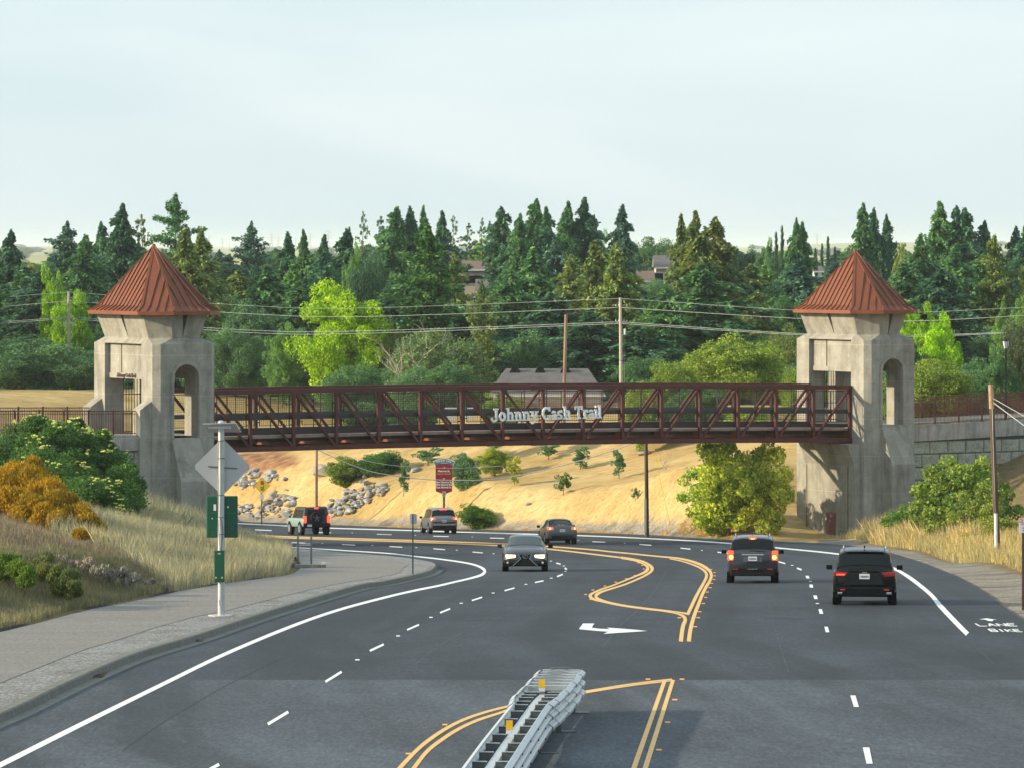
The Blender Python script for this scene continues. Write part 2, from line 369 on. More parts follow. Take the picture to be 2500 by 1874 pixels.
grav=layer(9,[(.3,(.10,.095,.085)),(.5,(.22,.205,.18)),(.7,(.36,.34,.30))]); grav=mixc(N,L,.85,grav,layer(.5,[(.34,(.35,.35,.36)),(.5,(.9,.88,.84)),(.64,(1.3,1.22,1.08))],(.5,1,1)),'MULTIPLY')
redc=layer(1.2,[(.3,(.12,.065,.035)),(.5,(.27,.135,.065)),(.7,(.36,.24,.13))])
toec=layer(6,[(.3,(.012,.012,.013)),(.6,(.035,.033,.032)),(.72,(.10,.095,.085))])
forc=layer(.2,[(.3,(.02,.035,.012)),(.6,(.05,.075,.02)),(.75,(.13,.12,.05))])
plc=layer(.004,[(.3,(.10,.14,.045)),(.45,(.33,.34,.12)),(.55,(.42,.38,.17)),(.62,(.14,.19,.06)),(.75,(.36,.34,.15))],(.25,1,1),4)
def wobble(sock,amp=.5,sc=1.2):
    mp=coords(N,L); n=noise(N,L,mp,sc,5); a=N.new('ShaderNodeMath'); a.operation='MULTIPLY_ADD'; L.new(n.outputs[0],a.inputs[0]); a.inputs[1].default_value=amp; L.new(sock,a.inputs[2])
    s=N.new('ShaderNodeMapRange'); s.interpolation_type='SMOOTHSTEP'; s.inputs['From Min'].default_value=.5*amp+.3; s.inputs['From Max'].default_value=.5*amp+.7; L.new(a.outputs[0],s.inputs['Value']); return s.outputs[0]
cur=mixc(N,L,wobble(sp.outputs[0]),base,goldc); cur=mixc(N,L,wobble(sp.outputs[2],.9,.5),cur,redc); cur=mixc(N,L,wobble(sp2.outputs[1],.4,.2),cur,forc)
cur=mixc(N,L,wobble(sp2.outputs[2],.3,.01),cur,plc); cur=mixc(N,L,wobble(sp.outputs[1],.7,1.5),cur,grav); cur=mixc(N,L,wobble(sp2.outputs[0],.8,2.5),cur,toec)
L.new(cur,b.inputs['Base Color']); b.inputs['Roughness'].default_value=.95; b.inputs['Specular IOR Level'].default_value=.15
mp=coords(N,L,(.6,1.4,1.4),rot=(0,0,R(35))); n=noise(N,L,mp,3.2,7,.72); bp=N.new('ShaderNodeBump'); bp.inputs['Strength'].default_value=.8; bp.inputs['Distance'].default_value=.07; L.new(n.outputs[0],bp.inputs['Height']); L.new(bp.outputs[0],b.inputs['Normal'])
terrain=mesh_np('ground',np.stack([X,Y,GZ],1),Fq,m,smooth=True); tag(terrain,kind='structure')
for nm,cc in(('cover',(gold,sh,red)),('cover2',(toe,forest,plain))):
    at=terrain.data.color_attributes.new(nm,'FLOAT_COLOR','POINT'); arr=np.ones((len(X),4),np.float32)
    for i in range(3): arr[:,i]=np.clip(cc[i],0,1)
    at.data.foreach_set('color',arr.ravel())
# ------------------------------------------------------------------ asphalt
def asphalt(name,c1,c2,streak,wear):
    m,t,N,L,b=nt(name)
    mp=coords(N,L,(1,.22,1)); n=noise(N,L,mp,12,5,.8); r=ramp(N,[(.32,c1),(.5,c2),(.72,tuple(v*1.75 for v in c2))]); L.new(n.outputs[0],r.inputs[0])
    at=N.new('ShaderNodeAttribute'); at.attribute_name='lane'
    n2=noise(N,L,at_map(N,L,at,(1,.03,1)),streak,4,.6); r2=ramp(N,[(.40,(1-wear,)*3),(.5,(1,1,1)),(.60,(1+wear*.8,)*3)]); L.new(n2.outputs[0],r2.inputs[0])
    c=mixc(N,L,1,r.outputs[0],r2.outputs[0],'MULTIPLY')
    n3=noise(N,L,coords(N,L,(1,.35,1)),.28,5,.65); r3=ramp(N,[(.36,(.74,.75,.76)),(.5,(1,1,1)),(.60,(1.2,1.2,1.18))]); L.new(n3.outputs[0],r3.inputs[0]); c=mixc(N,L,1,c,r3.outputs[0],'MULTIPLY')
    L.new(c,b.inputs['Base Color']); b.inputs['Roughness'].default_value=.8; b.inputs['Specular IOR Level'].default_value=.28
    bp=N.new('ShaderNodeBump'); bp.inputs['Strength'].default_value=.35; bp.inputs['Distance'].default_value=.01; L.new(n.outputs[0],bp.inputs['Height']); L.new(bp.outputs[0],b.inputs['Normal'])
    return m
def at_map(N,L,at,sc):
    mp=N.new('ShaderNodeMapping'); mp.inputs['Scale'].default_value=sc; L.new(at.outputs['Vector'],mp.inputs[0]); return mp
M_ASPH=asphalt('asphalt_new',(.012,.017,.0235),(.024,.032,.043),.42,.26); M_ASPH2=asphalt('asphalt_worn',(.028,.035,.045),(.049,.060,.074),.36,.34)
D_SEAM=97.4
ro=drape('road',road_poly,0,M_ASPH,2.0,(D_SEAM,500)); rn=drape('bridge_road_surface',road_poly,0,M_ASPH2,2.0,(50,D_SEAM))
for o in(ro,rn):
    v=np.zeros(len(o.data.vertices)*3,np.float32); o.data.vertices.foreach_get('co',v); v=v.reshape(-1,3)
    d=poly_dist(v[:,0].astype(float),v[:,1].astype(float),[tuple(p) for p in edge_line],False)
    at=o.data.attributes.new('lane','FLOAT_VECTOR','POINT'); at.data.foreach_set('vector',np.stack([d,v[:,1],np.zeros(len(d))],1).astype(np.float32).ravel())
# sidewalk platform: gravel strip, kerb, path
M_GRAV=mat_ground('gravel',[((1,.30,1),15,[(.30,(.10,.102,.10)),(.46,(.18,.185,.185)),(.60,(.27,.28,.28)),(.75,(.44,.45,.45))],'MIX',1),((1,.6,1),.7,[(.3,(.62,.58,.52)),(.5,(1,1,1)),(.7,(1.12,1.12,1.12))],'MULTIPLY',.9),((.6,1,1),1.6,[(.60,(1,1,1)),(.72,(.75,.50,.36))],'MULTIPLY',.8)],bump=.9,bscale=16,bdist=.04)
M_PATH=mat_ground('path_asphalt',[((1,.25,1),14,[(.3,(.135,.13,.122)),(.5,(.185,.178,.168)),(.72,(.25,.24,.225))],'MIX',1),((.25,1,1),.5,[(.3,(.88,.88,.88)),(.7,(1.08,1.07,1.06))],'MULTIPLY',1)],rough=.85,bump=.2,bscale=30,bdist=.01)
M_KERB=mat_ground('kerb_concrete',[((1,1,1),4,[(.3,(.115,.115,.10)),(.7,(.19,.19,.168))],'MIX',1),((1,1,6),22,[(.3,(.8,.8,.8)),(.7,(1.15,1.15,1.15))],'MULTIPLY',1)],rough=.85,bump=.3,bscale=20,bdist=.01)
drape('gravel_strip',plat_poly,.15,M_GRAV,2.0,skirt=.2)
path_px=[(-700,1700),(-300,1602),(0,1545),(95,1519),(228,1486),(316,1470),(443,1443),(525,1429),(640,1412),(700,1405),(719,1398),(760,1388),(796,1381),(812,1373),(805,1365),(770,1359),(700,1358),(690,1346),(775,1347.5),(866,1357.5),(934,1362),(988,1371.5),(997,1376.5),(984,1385),(979,1394),(956.5,1402),(911,1410.5),(843,1420),(766.6,1436),(700,1452),(551,1490),(475,1504),(380,1530),(285,1561),(221.5,1579),(95,1628),(0,1666),(-300,1780),(-700,1915)]
drape('path',[G(x,y,.158).xy for x,y in path_px],.158,M_PATH,2.0)
# kerb: swept profile along the gutter side
def sweep_line(pts3,prof,name,mat,kind='structure'):
    m=MB(); n=len(pts3); k=len(prof)
    for i,p in enumerate(pts3):
        a=pts3[max(i-1,0)]; c=pts3[min(i+1,n-1)]; d=Vector((c.x-a.x,c.y-a.y,0)).normalized(); nrm=Vector((d.y,-d.x,0))
        for (u,z) in prof: m.v.append(tuple(Vector((p.x,p.y,p.z))+nrm*u+Vector((0,0,z))))
    for i in range(n-1):
        for j in range(k-1): m.f.append((i*k+j,i*k+j+1,(i+1)*k+j+1,(i+1)*k+j))
    o=m.build(name,mat); tag(o,kind=kind); return o
kp=[G(x,y,.15) for x,y in cat(curb_px[:13],6)]
for p in kp: p.z-=.15
sweep_line(kp,[(-.20,.162),(.01,.165),(.05,.14),(.07,.006),(.34,.006)],'kerb',M_KERB)
# ------------------------------------------------------------------ painted markings
M_WHITE=mat_ground('road_paint_white',[((1,1,1),30,[(.27,(.16,.17,.18)),(.36,(.58,.60,.61)),(.5,(.72,.74,.75)),(.7,(.78,.80,.81))],'MIX',1)],rough=.6,bump=.1)
M_YEL=mat_ground('road_paint_yellow',[((1,1,1),14,[(.27,(.14,.11,.06)),(.36,(.58,.35,.10)),(.5,(.70,.43,.13)),(.7,(.78,.49,.16))],'MIX',1)],rough=.6,bump=.1)
def strip(name,pts,mat,n=5,up=.006,close=False,smooth=True):
    """pts: (px,py,width_px) of a painted line's middle; both edges are surveyed onto the road"""
    q=cat(pts,n) if smooth else [tuple(a_+(b_-a_)*k_/6 for a_,b_ in zip(p_,r_)) for p_,r_ in zip(pts[:-1],pts[1:]) for k_ in range(6)]+[pts[-1]]; m=MB(); N_=len(q)
    for i,(x,y,w_) in enumerate(q):
        a=q[max(i-1,0)];c=q[min(i+1,N_-1)]; dx,dy=c[0]-a[0],c[1]-a[1]; L_=math.hypot(dx,dy)+1e-9; nx_,ny_=-dy/L_*w_/2,dx/L_*w_/2
        for s in(1,-1): p=G(x+s*nx_,y+s*ny_); m.v.append((p.x,p.y,p.z+up))
    for i in range(N_-1): m.f.append((2*i,2*i+1,2*i+3,2*i+2))
    return tag(m.build(name,mat),kind='structure')
def paint(name,pts,mat,up=.007):
    m=MB(); m.poly([G(x,y)+Vector((0,0,up)) for x,y in pts]); o=m.build(name,mat)
    bm=bmesh.new(); bm.from_mesh(o.data); bmesh.ops.triangulate(bm,faces=bm.faces[:]); bm.to_mesh(o.data); bm.free(); return tag(o,kind='structure')
strip('edge_line',[(x,y,2.4 if x<1700 else 2.8 if x<1950 else 3.6 if x<2100 else 6 if x<2200 else 8.5 if x<2290 else 11) for x,y in edge_px],M_WHITE)
inner=[(560,1330.6,1.9),(725,1336,2),(854,1343.7,2.2),(944,1349.6,2.4),(1000,1355.5,2.6),(1079,1364.5,3.2),(1135.6,1372.8,3.8),(1167,1380.8,5),(1183,1391.5,7),(1176,1402,6),(1147,1411,4.6),(1108.5,1420,4.4),(1065.5,1430,4.6),(1015,1440,4.9),(940,1457.5,5.3),(820,1490,6),(699,1533,7.2),(540,1600,8),(392,1672,9),(196,1768.7,11),(0,1867,12.5),(-150,1942,14)]
strip('edge_line',inner,M_WHITE)
def Z(c,s,ox,oy): return [(ox+x/s,oy+y/s) for x,y in c]
def widen(pts,ws):
    n=len(pts); return [(p[0],p[1],float(np.interp(i/(n-1),np.linspace(0,1,len(ws)),ws))) for i,p in enumerate(pts)]
R2=Z([(1558,1355),(1575,1220),(1605,1090),(1650,950),(1690,850),(1740,720),(1790,620),(1838,540),(1862,470),(1845,410),(1790,360),(1700,310),(1560,262),(1400,230),(1160,207),(960,187),(750,165),(530,145),(300,120),(0,95)],5.53,1400,1320)
strip('centre_line',widen(R2,[10,9.5,8.5,7.5,7,7,7,5,3.5,3.2,3.2,3.2]),M_YEL)
R1=Z([(1542,990),(1580,910),(1640,780),(1700,665),(1760,560),(1795,480),(1788,425),(1730,372),(1620,320),(1480,275),(1380,252),(1300,240)],5.53,1400,1320)
strip('centre_line',widen(R1,[8,8,8,7,7,7,5,4,3,2.5,2]),M_YEL)
strip('centre_line',[(580,1304,2.6),(725,1309.6,2.6),(888,1314.5,2.7),(1060,1320,2.8),(1242,1327.2,2.9),(1339,1333,3),(1400,1337.2,3.2)],M_YEL)
strip('centre_line',[(580,1308.2,2.3),(725,1313,2.4),(888,1318,2.5),(1060,1324,2.7),(1242,1332,2.9),(1334.6,1339,3.1),(1400,1346,3.3),(1454,1352.6,3.4),(1490,1357,3.6),(1515,1360,3.6)],M_YEL)
A_=Z([(640,215),(800,240),(930,272),(1015,315),(1062,365),(1040,415),(960,468),(850,520),(700,582),(520,640),(385,683),(312,725),(318,768),(420,808),(560,842),(740,874),(1000,908),(1200,931),(1380,954),(1480,970),(1555,985)],5.53,1400,1320)
strip('centre_line',widen(A_,[3,3.5,4.5,5.5,8,6,4.5,4,4,4,5,8,6,4,3,2.8,2.8,2.8,3,4,5]),M_YEL)
B_=Z([(640,232),(800,257),(900,287),(980,330),(1003,372),(960,420),(850,468),(700,530),(520,602),(380,650),(262,702),(226,742),(270,782),(370,812),(560,856),(740,887),(1000,921),(1200,944),(1360,970),(1450,996),(1500,1032),(1508,1075),(1485,1130),(1468,1210),(1450,1355)],5.53,1400,1320)
strip('centre_line',widen(B_,[2.5,3,3.5,5,8,6,4,3.6,3.6,4,5,8,6,4,3,2.8,2.8,2.8,3,5,8,9,9.5,9.8,10]),M_YEL)
for a,bt in(((1623.5,1658.6),(1547.6,1874)),((1643.4,1658.6),(1575.5,1874))):
    k=[(a[0]+(bt[0]-a[0])*t,a[1]+(bt[1]-a[1])*t,9+3.4*t) for t in(0,.33,.66,1,1.3)]; strip('centre_line',k,M_YEL,smooth=False)
c1=[(1640,1657,3),(1540,1669,3.2),(1424.6,1687.5,3.6),(1340,1702,4),(1247,1722,5),(1194,1735,5.5),(1142,1752,6.5),(1099,1772,7.5),(1059,1797,8.5),(1020,1828,9),(976,1874,10),(955,1900,10)]
strip('centre_line',c1,M_YEL); strip('centre_line',[(x+(0 if x>1400 else 9 if x>1200 else 22 if x>1000 else 30),y+(3.8 if x>1400 else 6),w_) for x,y,w_ in c1],M_YEL)
paint('turn_arrow',Z([(130,1112),(283,1112),(245,1168),(330,1181),(490,1188),(453,1168),(640,1180),(820,1195),(1000,1213),(820,1226),(640,1237),(405,1253),(470,1223),(330,1214),(200,1202),(80,1190),(78,1180)],5.53,1400,1320),M_WHITE)
dash_l=[(480,1895,535,1865,9),(654,1767,704,1737,8.5),(794.5,1663.6,834,1639,7),(903,1588,937,1572,6),(994,1536.7,1023,1524,5),(1074.5,1495,1099,1485,4.6),(1152,1465,1177,1457,4.2),(1232,1441,1256,1434.3,3.8),(1306,1421,1327,1416.7,3.6),(1360,1406.5,1374,1401,4),(1380,1389.5,1383,1386,8),(1358,1373.4,1369,1376.3,3.4),(1240,1355,1265,1358,2.6),(1153.7,1346.4,1178.6,1348.6,2.4),(1058,1338.5,1086.6,1340.7,2.3),(951,1333,982,1334.6,2.2),(835,1328,867,1329.7,2.1),(710.8,1323.3,745,1324.4,2),(577.6,1319.6,613,1321,2)]
dash_r=[(623,1292.2,663.5,1294,2),(773,1298.3,808,1299.5,2),(920,1303,956,1304,2),(1058,1307.7,1095.6,1308.7,2.1),(1196,1312.3,1231,1313.2,2.1),(1322,1317,1352,1318,2.1),(1446.4,1321.2,1477.6,1322.5,2.3),(1561,1327.8,1590,1330,2.4),(1661.7,1337,1685.7,1339.5,2.6),(1751.7,1346.8,1776,1349.3,2.8),(1832,1356.5,1853,1360,3),(1900.6,1370,1917,1374.8,3.4),(1945.7,1385.7,1957,1390,4.4)]
for d in dash_l+dash_r:
    x0,y0,x1,y1,w_=d; w_*=.85; strip('lane_dash',[(x0,y0,w_),((x0+x1)/2,(y0+y1)/2,w_),(x1,y1,w_)],M_WHITE,smooth=False)
for q in ([(1966.5,1404.5),(1974,1404.5),(1977,1411),(1969,1411)],[(1976,1426),(1984,1426),(1985.5,1433.5),(1977,1433.5)],[(1985.3,1452.5),(1994,1452.5),(1996.5,1461.5),(1988,1461.5)],[(1998,1486),(2006.5,1486),(2010,1497.5),(2001,1497.5)],[(2012.3,1529),(2021,1529),(2025,1542.5),(2016,1542.5)],
 [(2075.8,1697),(2088.6,1697),(2097,1725),(2084.6,1725)],[(2106.3,1823.8),(2122.5,1823.8),(2130.6,1863.7),(2115.5,1863.7)]): paint('lane_dash',q,M_WHITE)
# joints and scuffs in the asphalt
M_JNT=mat_ground('asphalt_joint',[((1,.3,1),6,[(.35,(.030,.036,.042)),(.6,(.075,.085,.095))],'MIX',1)],rough=.9,bump=.1); M_CRK=mat_ground('crack_sealant',[((1,.3,1),6,[(.3,(.008,.009,.010)),(.7,(.02,.022,.025))],'MIX',1)],rough=.6,bump=.1)
for pts,mt in (([(1625,1395,1.6),(1598,1440,2),(1560,1485,2.2),(1510,1530,2.4),(1470,1580,2.6)],M_JNT),([(2245,1440,1.2),(2300,1500,1.6),(2370,1570,1.8),(2430,1620,2)],M_CRK),([(700,1600,1.2),(560,1668,1.6),(400,1760,2.2),(300,1830,2.6)],M_CRK),([(1300,1480,1.2),(1180,1520,1.5),(1080,1570,1.6),(990,1640,2)],M_JNT),([(1880,1480,1.4),(1900,1560,1.8),(1925,1640,2)],M_JNT)): strip('asphalt_joint',pts,mt,up=.003)
# BIKE LANE legend
paint('bike_arrow',Z([(1365,388),(1395,384),(1425,379),(1445,381),(1470,386),(1522,391),(1488,392),(1482,404),(1440,401),(1420,391)],3.498,2000,1400),M_WHITE)
GL={'L':[((0,1),(0,0)),((0,0),(1,0))],'A':[((0,0),(.5,1)),((.5,1),(1,0)),((.2,.4),(.8,.4))],'N':[((0,0),(0,1)),((0,1),(1,0)),((1,0),(1,1))],'E':[((0,0),(0,1)),((0,1),(1,1)),((0,.5),(.8,.5)),((0,0),(1,0))],
 'B':[((0,0),(0,1)),((0,1),(.9,1)),((.9,1),(.9,.5)),((0,.5),(.9,.5)),((1,.5),(1,0)),((0,0),(1,0))],'I':[((.5,0),(.5,1))],'K':[((0,0),(0,1)),((0,.45),(1,1)),((.3,.55),(1,0))]}
def legend(word,tl,tr,bl,br,wpx):
    m=MB(); n=len(word)
    def Q(u,v): 
        a=(tl[0]+(tr[0]-tl[0])*u,tl[1]+(tr[1]-tl[1])*u); c=(bl[0]+(br[0]-bl[0])*u,bl[1]+(br[1]-bl[1])*u); return (c[0]+(a[0]-c[0])*v,c[1]+(a[1]-c[1])*v)
    for i,ch in enumerate(word):
        for j,(p,q) in enumerate(GL[ch]):
            a=Q((i+.08+p[0]*.74)/n,p[1]); c=Q((i+.08+q[0]*.74)/n,q[1]); dx,dy=c[0]-a[0],c[1]-a[1]
            wx,wy=(wpx,0) if abs(dy)>abs(dx)*.22 else (0,1.5)
            m.poly([G(x,y)+Vector((0,0,.006+.0004*j)) for x,y in((a[0]-wx/2,a[1]-wy/2),(a[0]+wx/2,a[1]+wy/2),(c[0]+wx/2,c[1]+wy/2),(c[0]-wx/2,c[1]-wy/2))])
    return tag(m.build('bike_lane_legend',M_WHITE),kind='structure')
legend('LANE',(2379,1521),(2480,1521),(2390,1527.5),(2488,1527.5),5); legend('BIKE',(2411,1534.5),(2490,1535.5),(2420,1541),(2500,1541.5),5)
# raised pavement markers
M_RPY=mat_plain('marker_yellow',(.75,.36,.08),.4); M_RPW=mat_plain('marker_white',(.72,.74,.75),.4)
def marker(px,py,yel,lab):
    p=G(px,py); o=MB(); s=.05
    o.prism([(-s,-s),(s,-s),(s,s),(-s,s)],0,.02,top=[(-s*.95,-s*.45),(s*.95,-s*.45),(s*.95,s*.45),(-s*.95,s*.45)])
    o=o.build('pavement_marker',M_RPY if yel else M_RPW); o.location=(p.x,p.y,p.z+.004)
    return tag(o,lab,'road marker','yellow raised markers beside the yellow lines' if yel else 'white raised markers between the lane dashes')
for x,y in Z([(1645,1158),(1685,1036),(1705,956),(1755,845),(1785,762),(1808,690),(1845,630),(1865,572),(1898,520),(1905,470),(1905,425),(1860,383),(1790,345),(1675,300),(1540,265)],5.53,1400,1320)+[(1665,1657.8),(1647.8,1708),(1630,1763),(1608.4,1830.4)]:
    marker(x,y,1,'yellow raised marker on the asphalt right of the double yellow line')
for x,y in Z([(1430,1038),(235,790),(165,722),(262,662),(425,607),(572,555),(715,508),(830,465),(950,377),(930,330),(875,295),(775,262)],5.53,1400,1320)+[(1582,1657.8),(1085.8,1768.9),(997,1839.8)]:
    marker(x,y,1,'yellow raised marker on the left outer side of the curved yellow lines')
for x,y in [(1284,1425.8),(1346,1410.6),(1380,1394),(1376.4,1381),(1345,1369),(1205,1351),(1115,1342),(1016.5,1336),(909,1330.6),(786.7,1325.6),(657.6,1322),(972,1552),(1052,1506.7),(1126,1472),(1204,1447),(872.5,1610.5)]:
    marker(x,y,0,'small white raised marker between the white dashes of the left lanes')
for x,y in [(1934,1379.4),(1978.7,1418.5),(1995.6,1472.7),(1525,1325),(1713.6,1342.8),(1153,1310),(1412,1319),(860,1300),(1014,1306)]:
    marker(x,y,0,'small white raised marker between the white dashes of the right lanes')

# the haze in the air between here and the far plain
hz=MB().box((0,18000,17.5),(30000,40000,75)).build('haze',None); tag(hz,kind='stuff')
hm=bpy.data.materials.new('haze_air'); hm.use_nodes=True; hn=hm.node_tree.nodes; hn.remove(hn['Principled BSDF']); pv=hn.new('ShaderNodeVolumePrincipled')
pv.inputs['Color'].default_value=(.84,.93,1.0,1); pv.inputs['Density'].default_value=1/15000; pv.inputs['Anisotropy'].default_value=.2; hm.node_tree.links.new(pv.outputs[0],hn['Material Output'].inputs['Volume']); hz.data.materials.append(hm)
# ------------------------------------------------------------------ materials for the crossing
def mat_concrete(name,c,stain=.35,rough=.85,rust=0):
    m,t,N,L,b=nt(name)
    n=noise(N,L,coords(N,L),1.1,6,.65); r=ramp(N,[(.28,tuple(v*.72 for v in c)),(.5,c),(.74,tuple(min(1,v*1.22) for v in c))]); L.new(n.outputs[0],r.inputs[0])
    n2=noise(N,L,coords(N,L,(1,1,.14)),1.5,4,.6,.4); r2=ramp(N,[(.40,(1-stain,)*3),(.52,(1,1,1)),(.75,(1.06,1.05,1.03))]); L.new(n2.outputs[0],r2.inputs[0])
    cc=mixc(N,L,1,r.outputs[0],r2.outputs[0],'MULTIPLY')
    n3=noise(N,L,coords(N,L),5,3,.5); r3=ramp(N,[(.60,(1,1,1)),(.68,(1.25,1.25,1.24))]); L.new(n3.outputs[0],r3.inputs[0]); cc=mixc(N,L,.7,cc,r3.outputs[0],'MULTIPLY')
    # form joints every 2.4 m in height
    g=N.new('ShaderNodeNewGeometry'); sx=N.new('ShaderNodeSeparateXYZ'); L.new(g.outputs['Position'],sx.inputs[0])
    md=N.new('ShaderNodeMath'); md.operation='PINGPONG'; md.inputs[1].default_value=1.15; L.new(sx.outputs[2],md.inputs[0])
    lt=N.new('ShaderNodeMath'); lt.operation='LESS_THAN'; lt.inputs[1].default_value=.022; L.new(md.outputs[0],lt.inputs[0])
    ml=N.new('ShaderNodeMath'); ml.operation='MULTIPLY'; ml.inputs[1].default_value=.35; L.new(lt.outputs[0],ml.inputs[0])
    cc=mixc(N,L,ml.outputs[0],cc,tuple(min(1,v*1.5) for v in c))
    if rust:
        n4=noise(N,L,coords(N,L,(1.8,1.8,.10)),1.3,4,.6); r4=ramp(N,[(.56,(0,0,0)),(.66,(1,1,1))]); L.new(n4.outputs[0],r4.inputs[0])
        m4=N.new('ShaderNodeMath'); m4.operation='MULTIPLY'; m4.inputs[1].default_value=rust; L.new(r4.outputs[0],m4.inputs[0]); cc=mixc(N,L,m4.outputs[0],cc,(.30,.15,.06))
    L.new(cc,b.inputs['Base Color']); b.inputs['Roughness'].default_value=rough; b.inputs['Specular IOR Level'].default_value=.25
    nb=noise(N,L,coords(N,L),9,5,.6); bp=N.new('ShaderNodeBump'); bp.inputs['Strength'].default_value=.35; bp.inputs['Distance'].default_value=.03; L.new(nb.outputs[0],bp.inputs['Height']); L.new(bp.outputs[0],b.inputs['Normal'])
    return m
M_CONC=mat_concrete('tower_concrete',(.305,.295,.255),.20); M_CONC2=mat_concrete('wall_concrete',(.34,.33,.30),.3,rust=.55); M_STAIN=mat_concrete('stained_concrete',(.275,.265,.225),.24)
M_ROOF=mat_plain('rusted_roof_metal',(.145,.036,.009),.6,.0,.16,1.2,.15,8,stretch=(1,1,.4)); M_FASC=mat_plain('rusted_fascia',(.185,.05,.014),.5,.15,.2,1.5)
M_STEEL=mat_plain('weathering_steel',(.085,.018,.013),.7,0,.28,1.5,.15,10); M_STEELD=mat_plain('dark_steel',(.035,.022,.022),.6,.1,.2,2)
M_RUB=mat_plain('rub_rail',(.055,.052,.054),.6,0,.15,2); M_DECK=mat_plain('deck_edge',(.25,.17,.14),.8,0,.2,2); M_RAIL=mat_plain('rusted_railing',(.13,.045,.028),.6,.1,.3,3)
M_LET=mat_plain('sign_letter_white',(.86,.90,.90),.5); M_LETD=mat_plain('sign_letter_bronze',(.06,.03,.02),.5)
M_BLK=mat_plain('black_metal',(.015,.015,.016),.45); M_GLASSL=mat_plain('lantern_glass',(.35,.36,.36),.2)
TH=R(33); S0=P(611,1101.4,265); BM=Matrix.Translation((S0.x,S0.y,0))@Matrix.Rotation(TH,4,'Z'); PN=2.88
def zb(s): t=s/43.2; return 8.17+.10*t-.56*t*t
def BL(s,v,z): return BM@Vector((s,v,z))
# ------------------------------------------------------------------ truss footbridge
br=empty('footbridge',BL(20,2.2,8)); tag(br,'long red steel truss footbridge spanning the road between the two concrete towers','bridge')
IB=br.matrix_basis.copy()
def bb(m,name,mat,parent=br,**k):
    # vertices are given in bridge axes; store them relative to the thing's base
    return m.build(name,mat,parent,M=Matrix.Translation(-Vector(BL(20,2.2,8)))@BM,**k)
ks=range(-1,16)
def side(v0,near):
    tc_=MB();bc=MB()
    for k in range(-1,15):
        a,b_=k*PN,(k+1)*PN
        tc_.bar((a-.12 if k==-1 else a,v0,zb(a)+3.43),(b_+(.12 if k==14 else 0),v0,zb(b_)+3.43),.26,.26)
        bc.bar((a-.12 if k==-1 else a,v0,zb(a)+.14),(b_+(.12 if k==14 else 0),v0,zb(b_)+.14),.26,.28)
    for s in(6.9*PN,):
        tc_.box((s,v0,zb(s)+3.43),(1.05,.30,.30)); bc.box((s,v0,zb(s)+.14),(1.05,.30,.32))
    bb(tc_,'top_chord',M_STEEL); bb(bc,'bottom_chord',M_STEEL)
    for k in ks:
        s=k*PN; w_=.26 if k in(-1,15) else .18; m=MB().box((s,v0,zb(s)+1.79),(w_,.18,3.0)); bb(m,'vertical_post',M_STEEL)
    for k in range(-1,15):
        a,b_=k*PN+.14,(k+1)*PN-.14
        m=MB()
        if k<7: m.bar((a,v0,zb(a)+3.26),(b_,v0,zb(b_)+.3),.13,.14,Vector((0,1,0)))
        else: m.bar((a,v0,zb(a)+.3),(b_,v0,zb(b_)+3.26),.13,.14,Vector((0,1,0)))
        bb(m,'diagonal_brace',M_STEEL)
    vi=v0+(.16 if near else -.16); fr=MB(); wires=MB(); rub=MB(); kick=MB()
    for k in range(-1,15):
        a,b_=k*PN+.17,(k+1)*PN-.17; z0,z1=zb(a),zb(b_)
        fr.bar((a,vi,z0+3.2),(b_,vi,z1+3.2),.04,.04).bar((a,vi,z0+1.30),(b_,vi,z1+1.30),.04,.04)
        for s in(a,b_,(a+b_)/2): fr.box((s,vi,zb(s)+2.25),(.045,.04,1.9))
        for s in(a,b_):
            for hz in(1.5,2.1,2.7): fr.box((s+(-.07 if s==a else .07),vi-.03 if near else vi+.03,zb(s)+hz),(.12,.04,.06))
        for j in range(int((b_-a)/.13)): s=a+.13*(j+1); wires.box((s,vi,zb(s)+2.25),(.010,.006,1.9))
        for j in range(14): z=1.42+.13*j; wires.bar((a,vi,z0+z),(b_,vi,z1+z),.006,.010)
        vr=v0+(.24 if near else -.24)
        rub.bar((k*PN,vr,zb(k*PN)+1.93),((k+1)*PN,vr,zb((k+1)*PN)+1.93),.06,.25)
        kick.bar((k*PN,vr,zb(k*PN)+1.06),((k+1)*PN,vr,zb((k+1)*PN)+1.06),.05,.24)
    bb(fr,'mesh_frame',M_STEELD); bb(wires,'wire_mesh',M_STEELD); bb(rub,'rub_rail',M_RUB); bb(kick,'kick_plate',M_STEELD)
side(0,True); side(4.4,False)
d=MB()
for k in range(-1,15):
    a,b_=k*PN,(k+1)*PN
    d.bar((a,2.2,zb(a)+.82),(b_,2.2,zb(b_)+.82),4.1,.16)
bb(d,'deck',M_DECK); d=MB()
for k in range(-1,15):
    a,b_=k*PN,(k+1)*PN
    for v in(.8,2.2,3.6): d.bar((a+.06,v,zb(a)+.62),(b_-.06,v,zb(b_)+.62),.12,.22)
bb(d,'stringers',M_STEELD)
for k in ks:
    s=k*PN; bb(MB().box((s,2.2,zb(s)+.47),(.04,4.2,.5)).box((s,2.2,zb(s)+.23),(.2,4.2,.03)),'floor_beam',M_FASC)
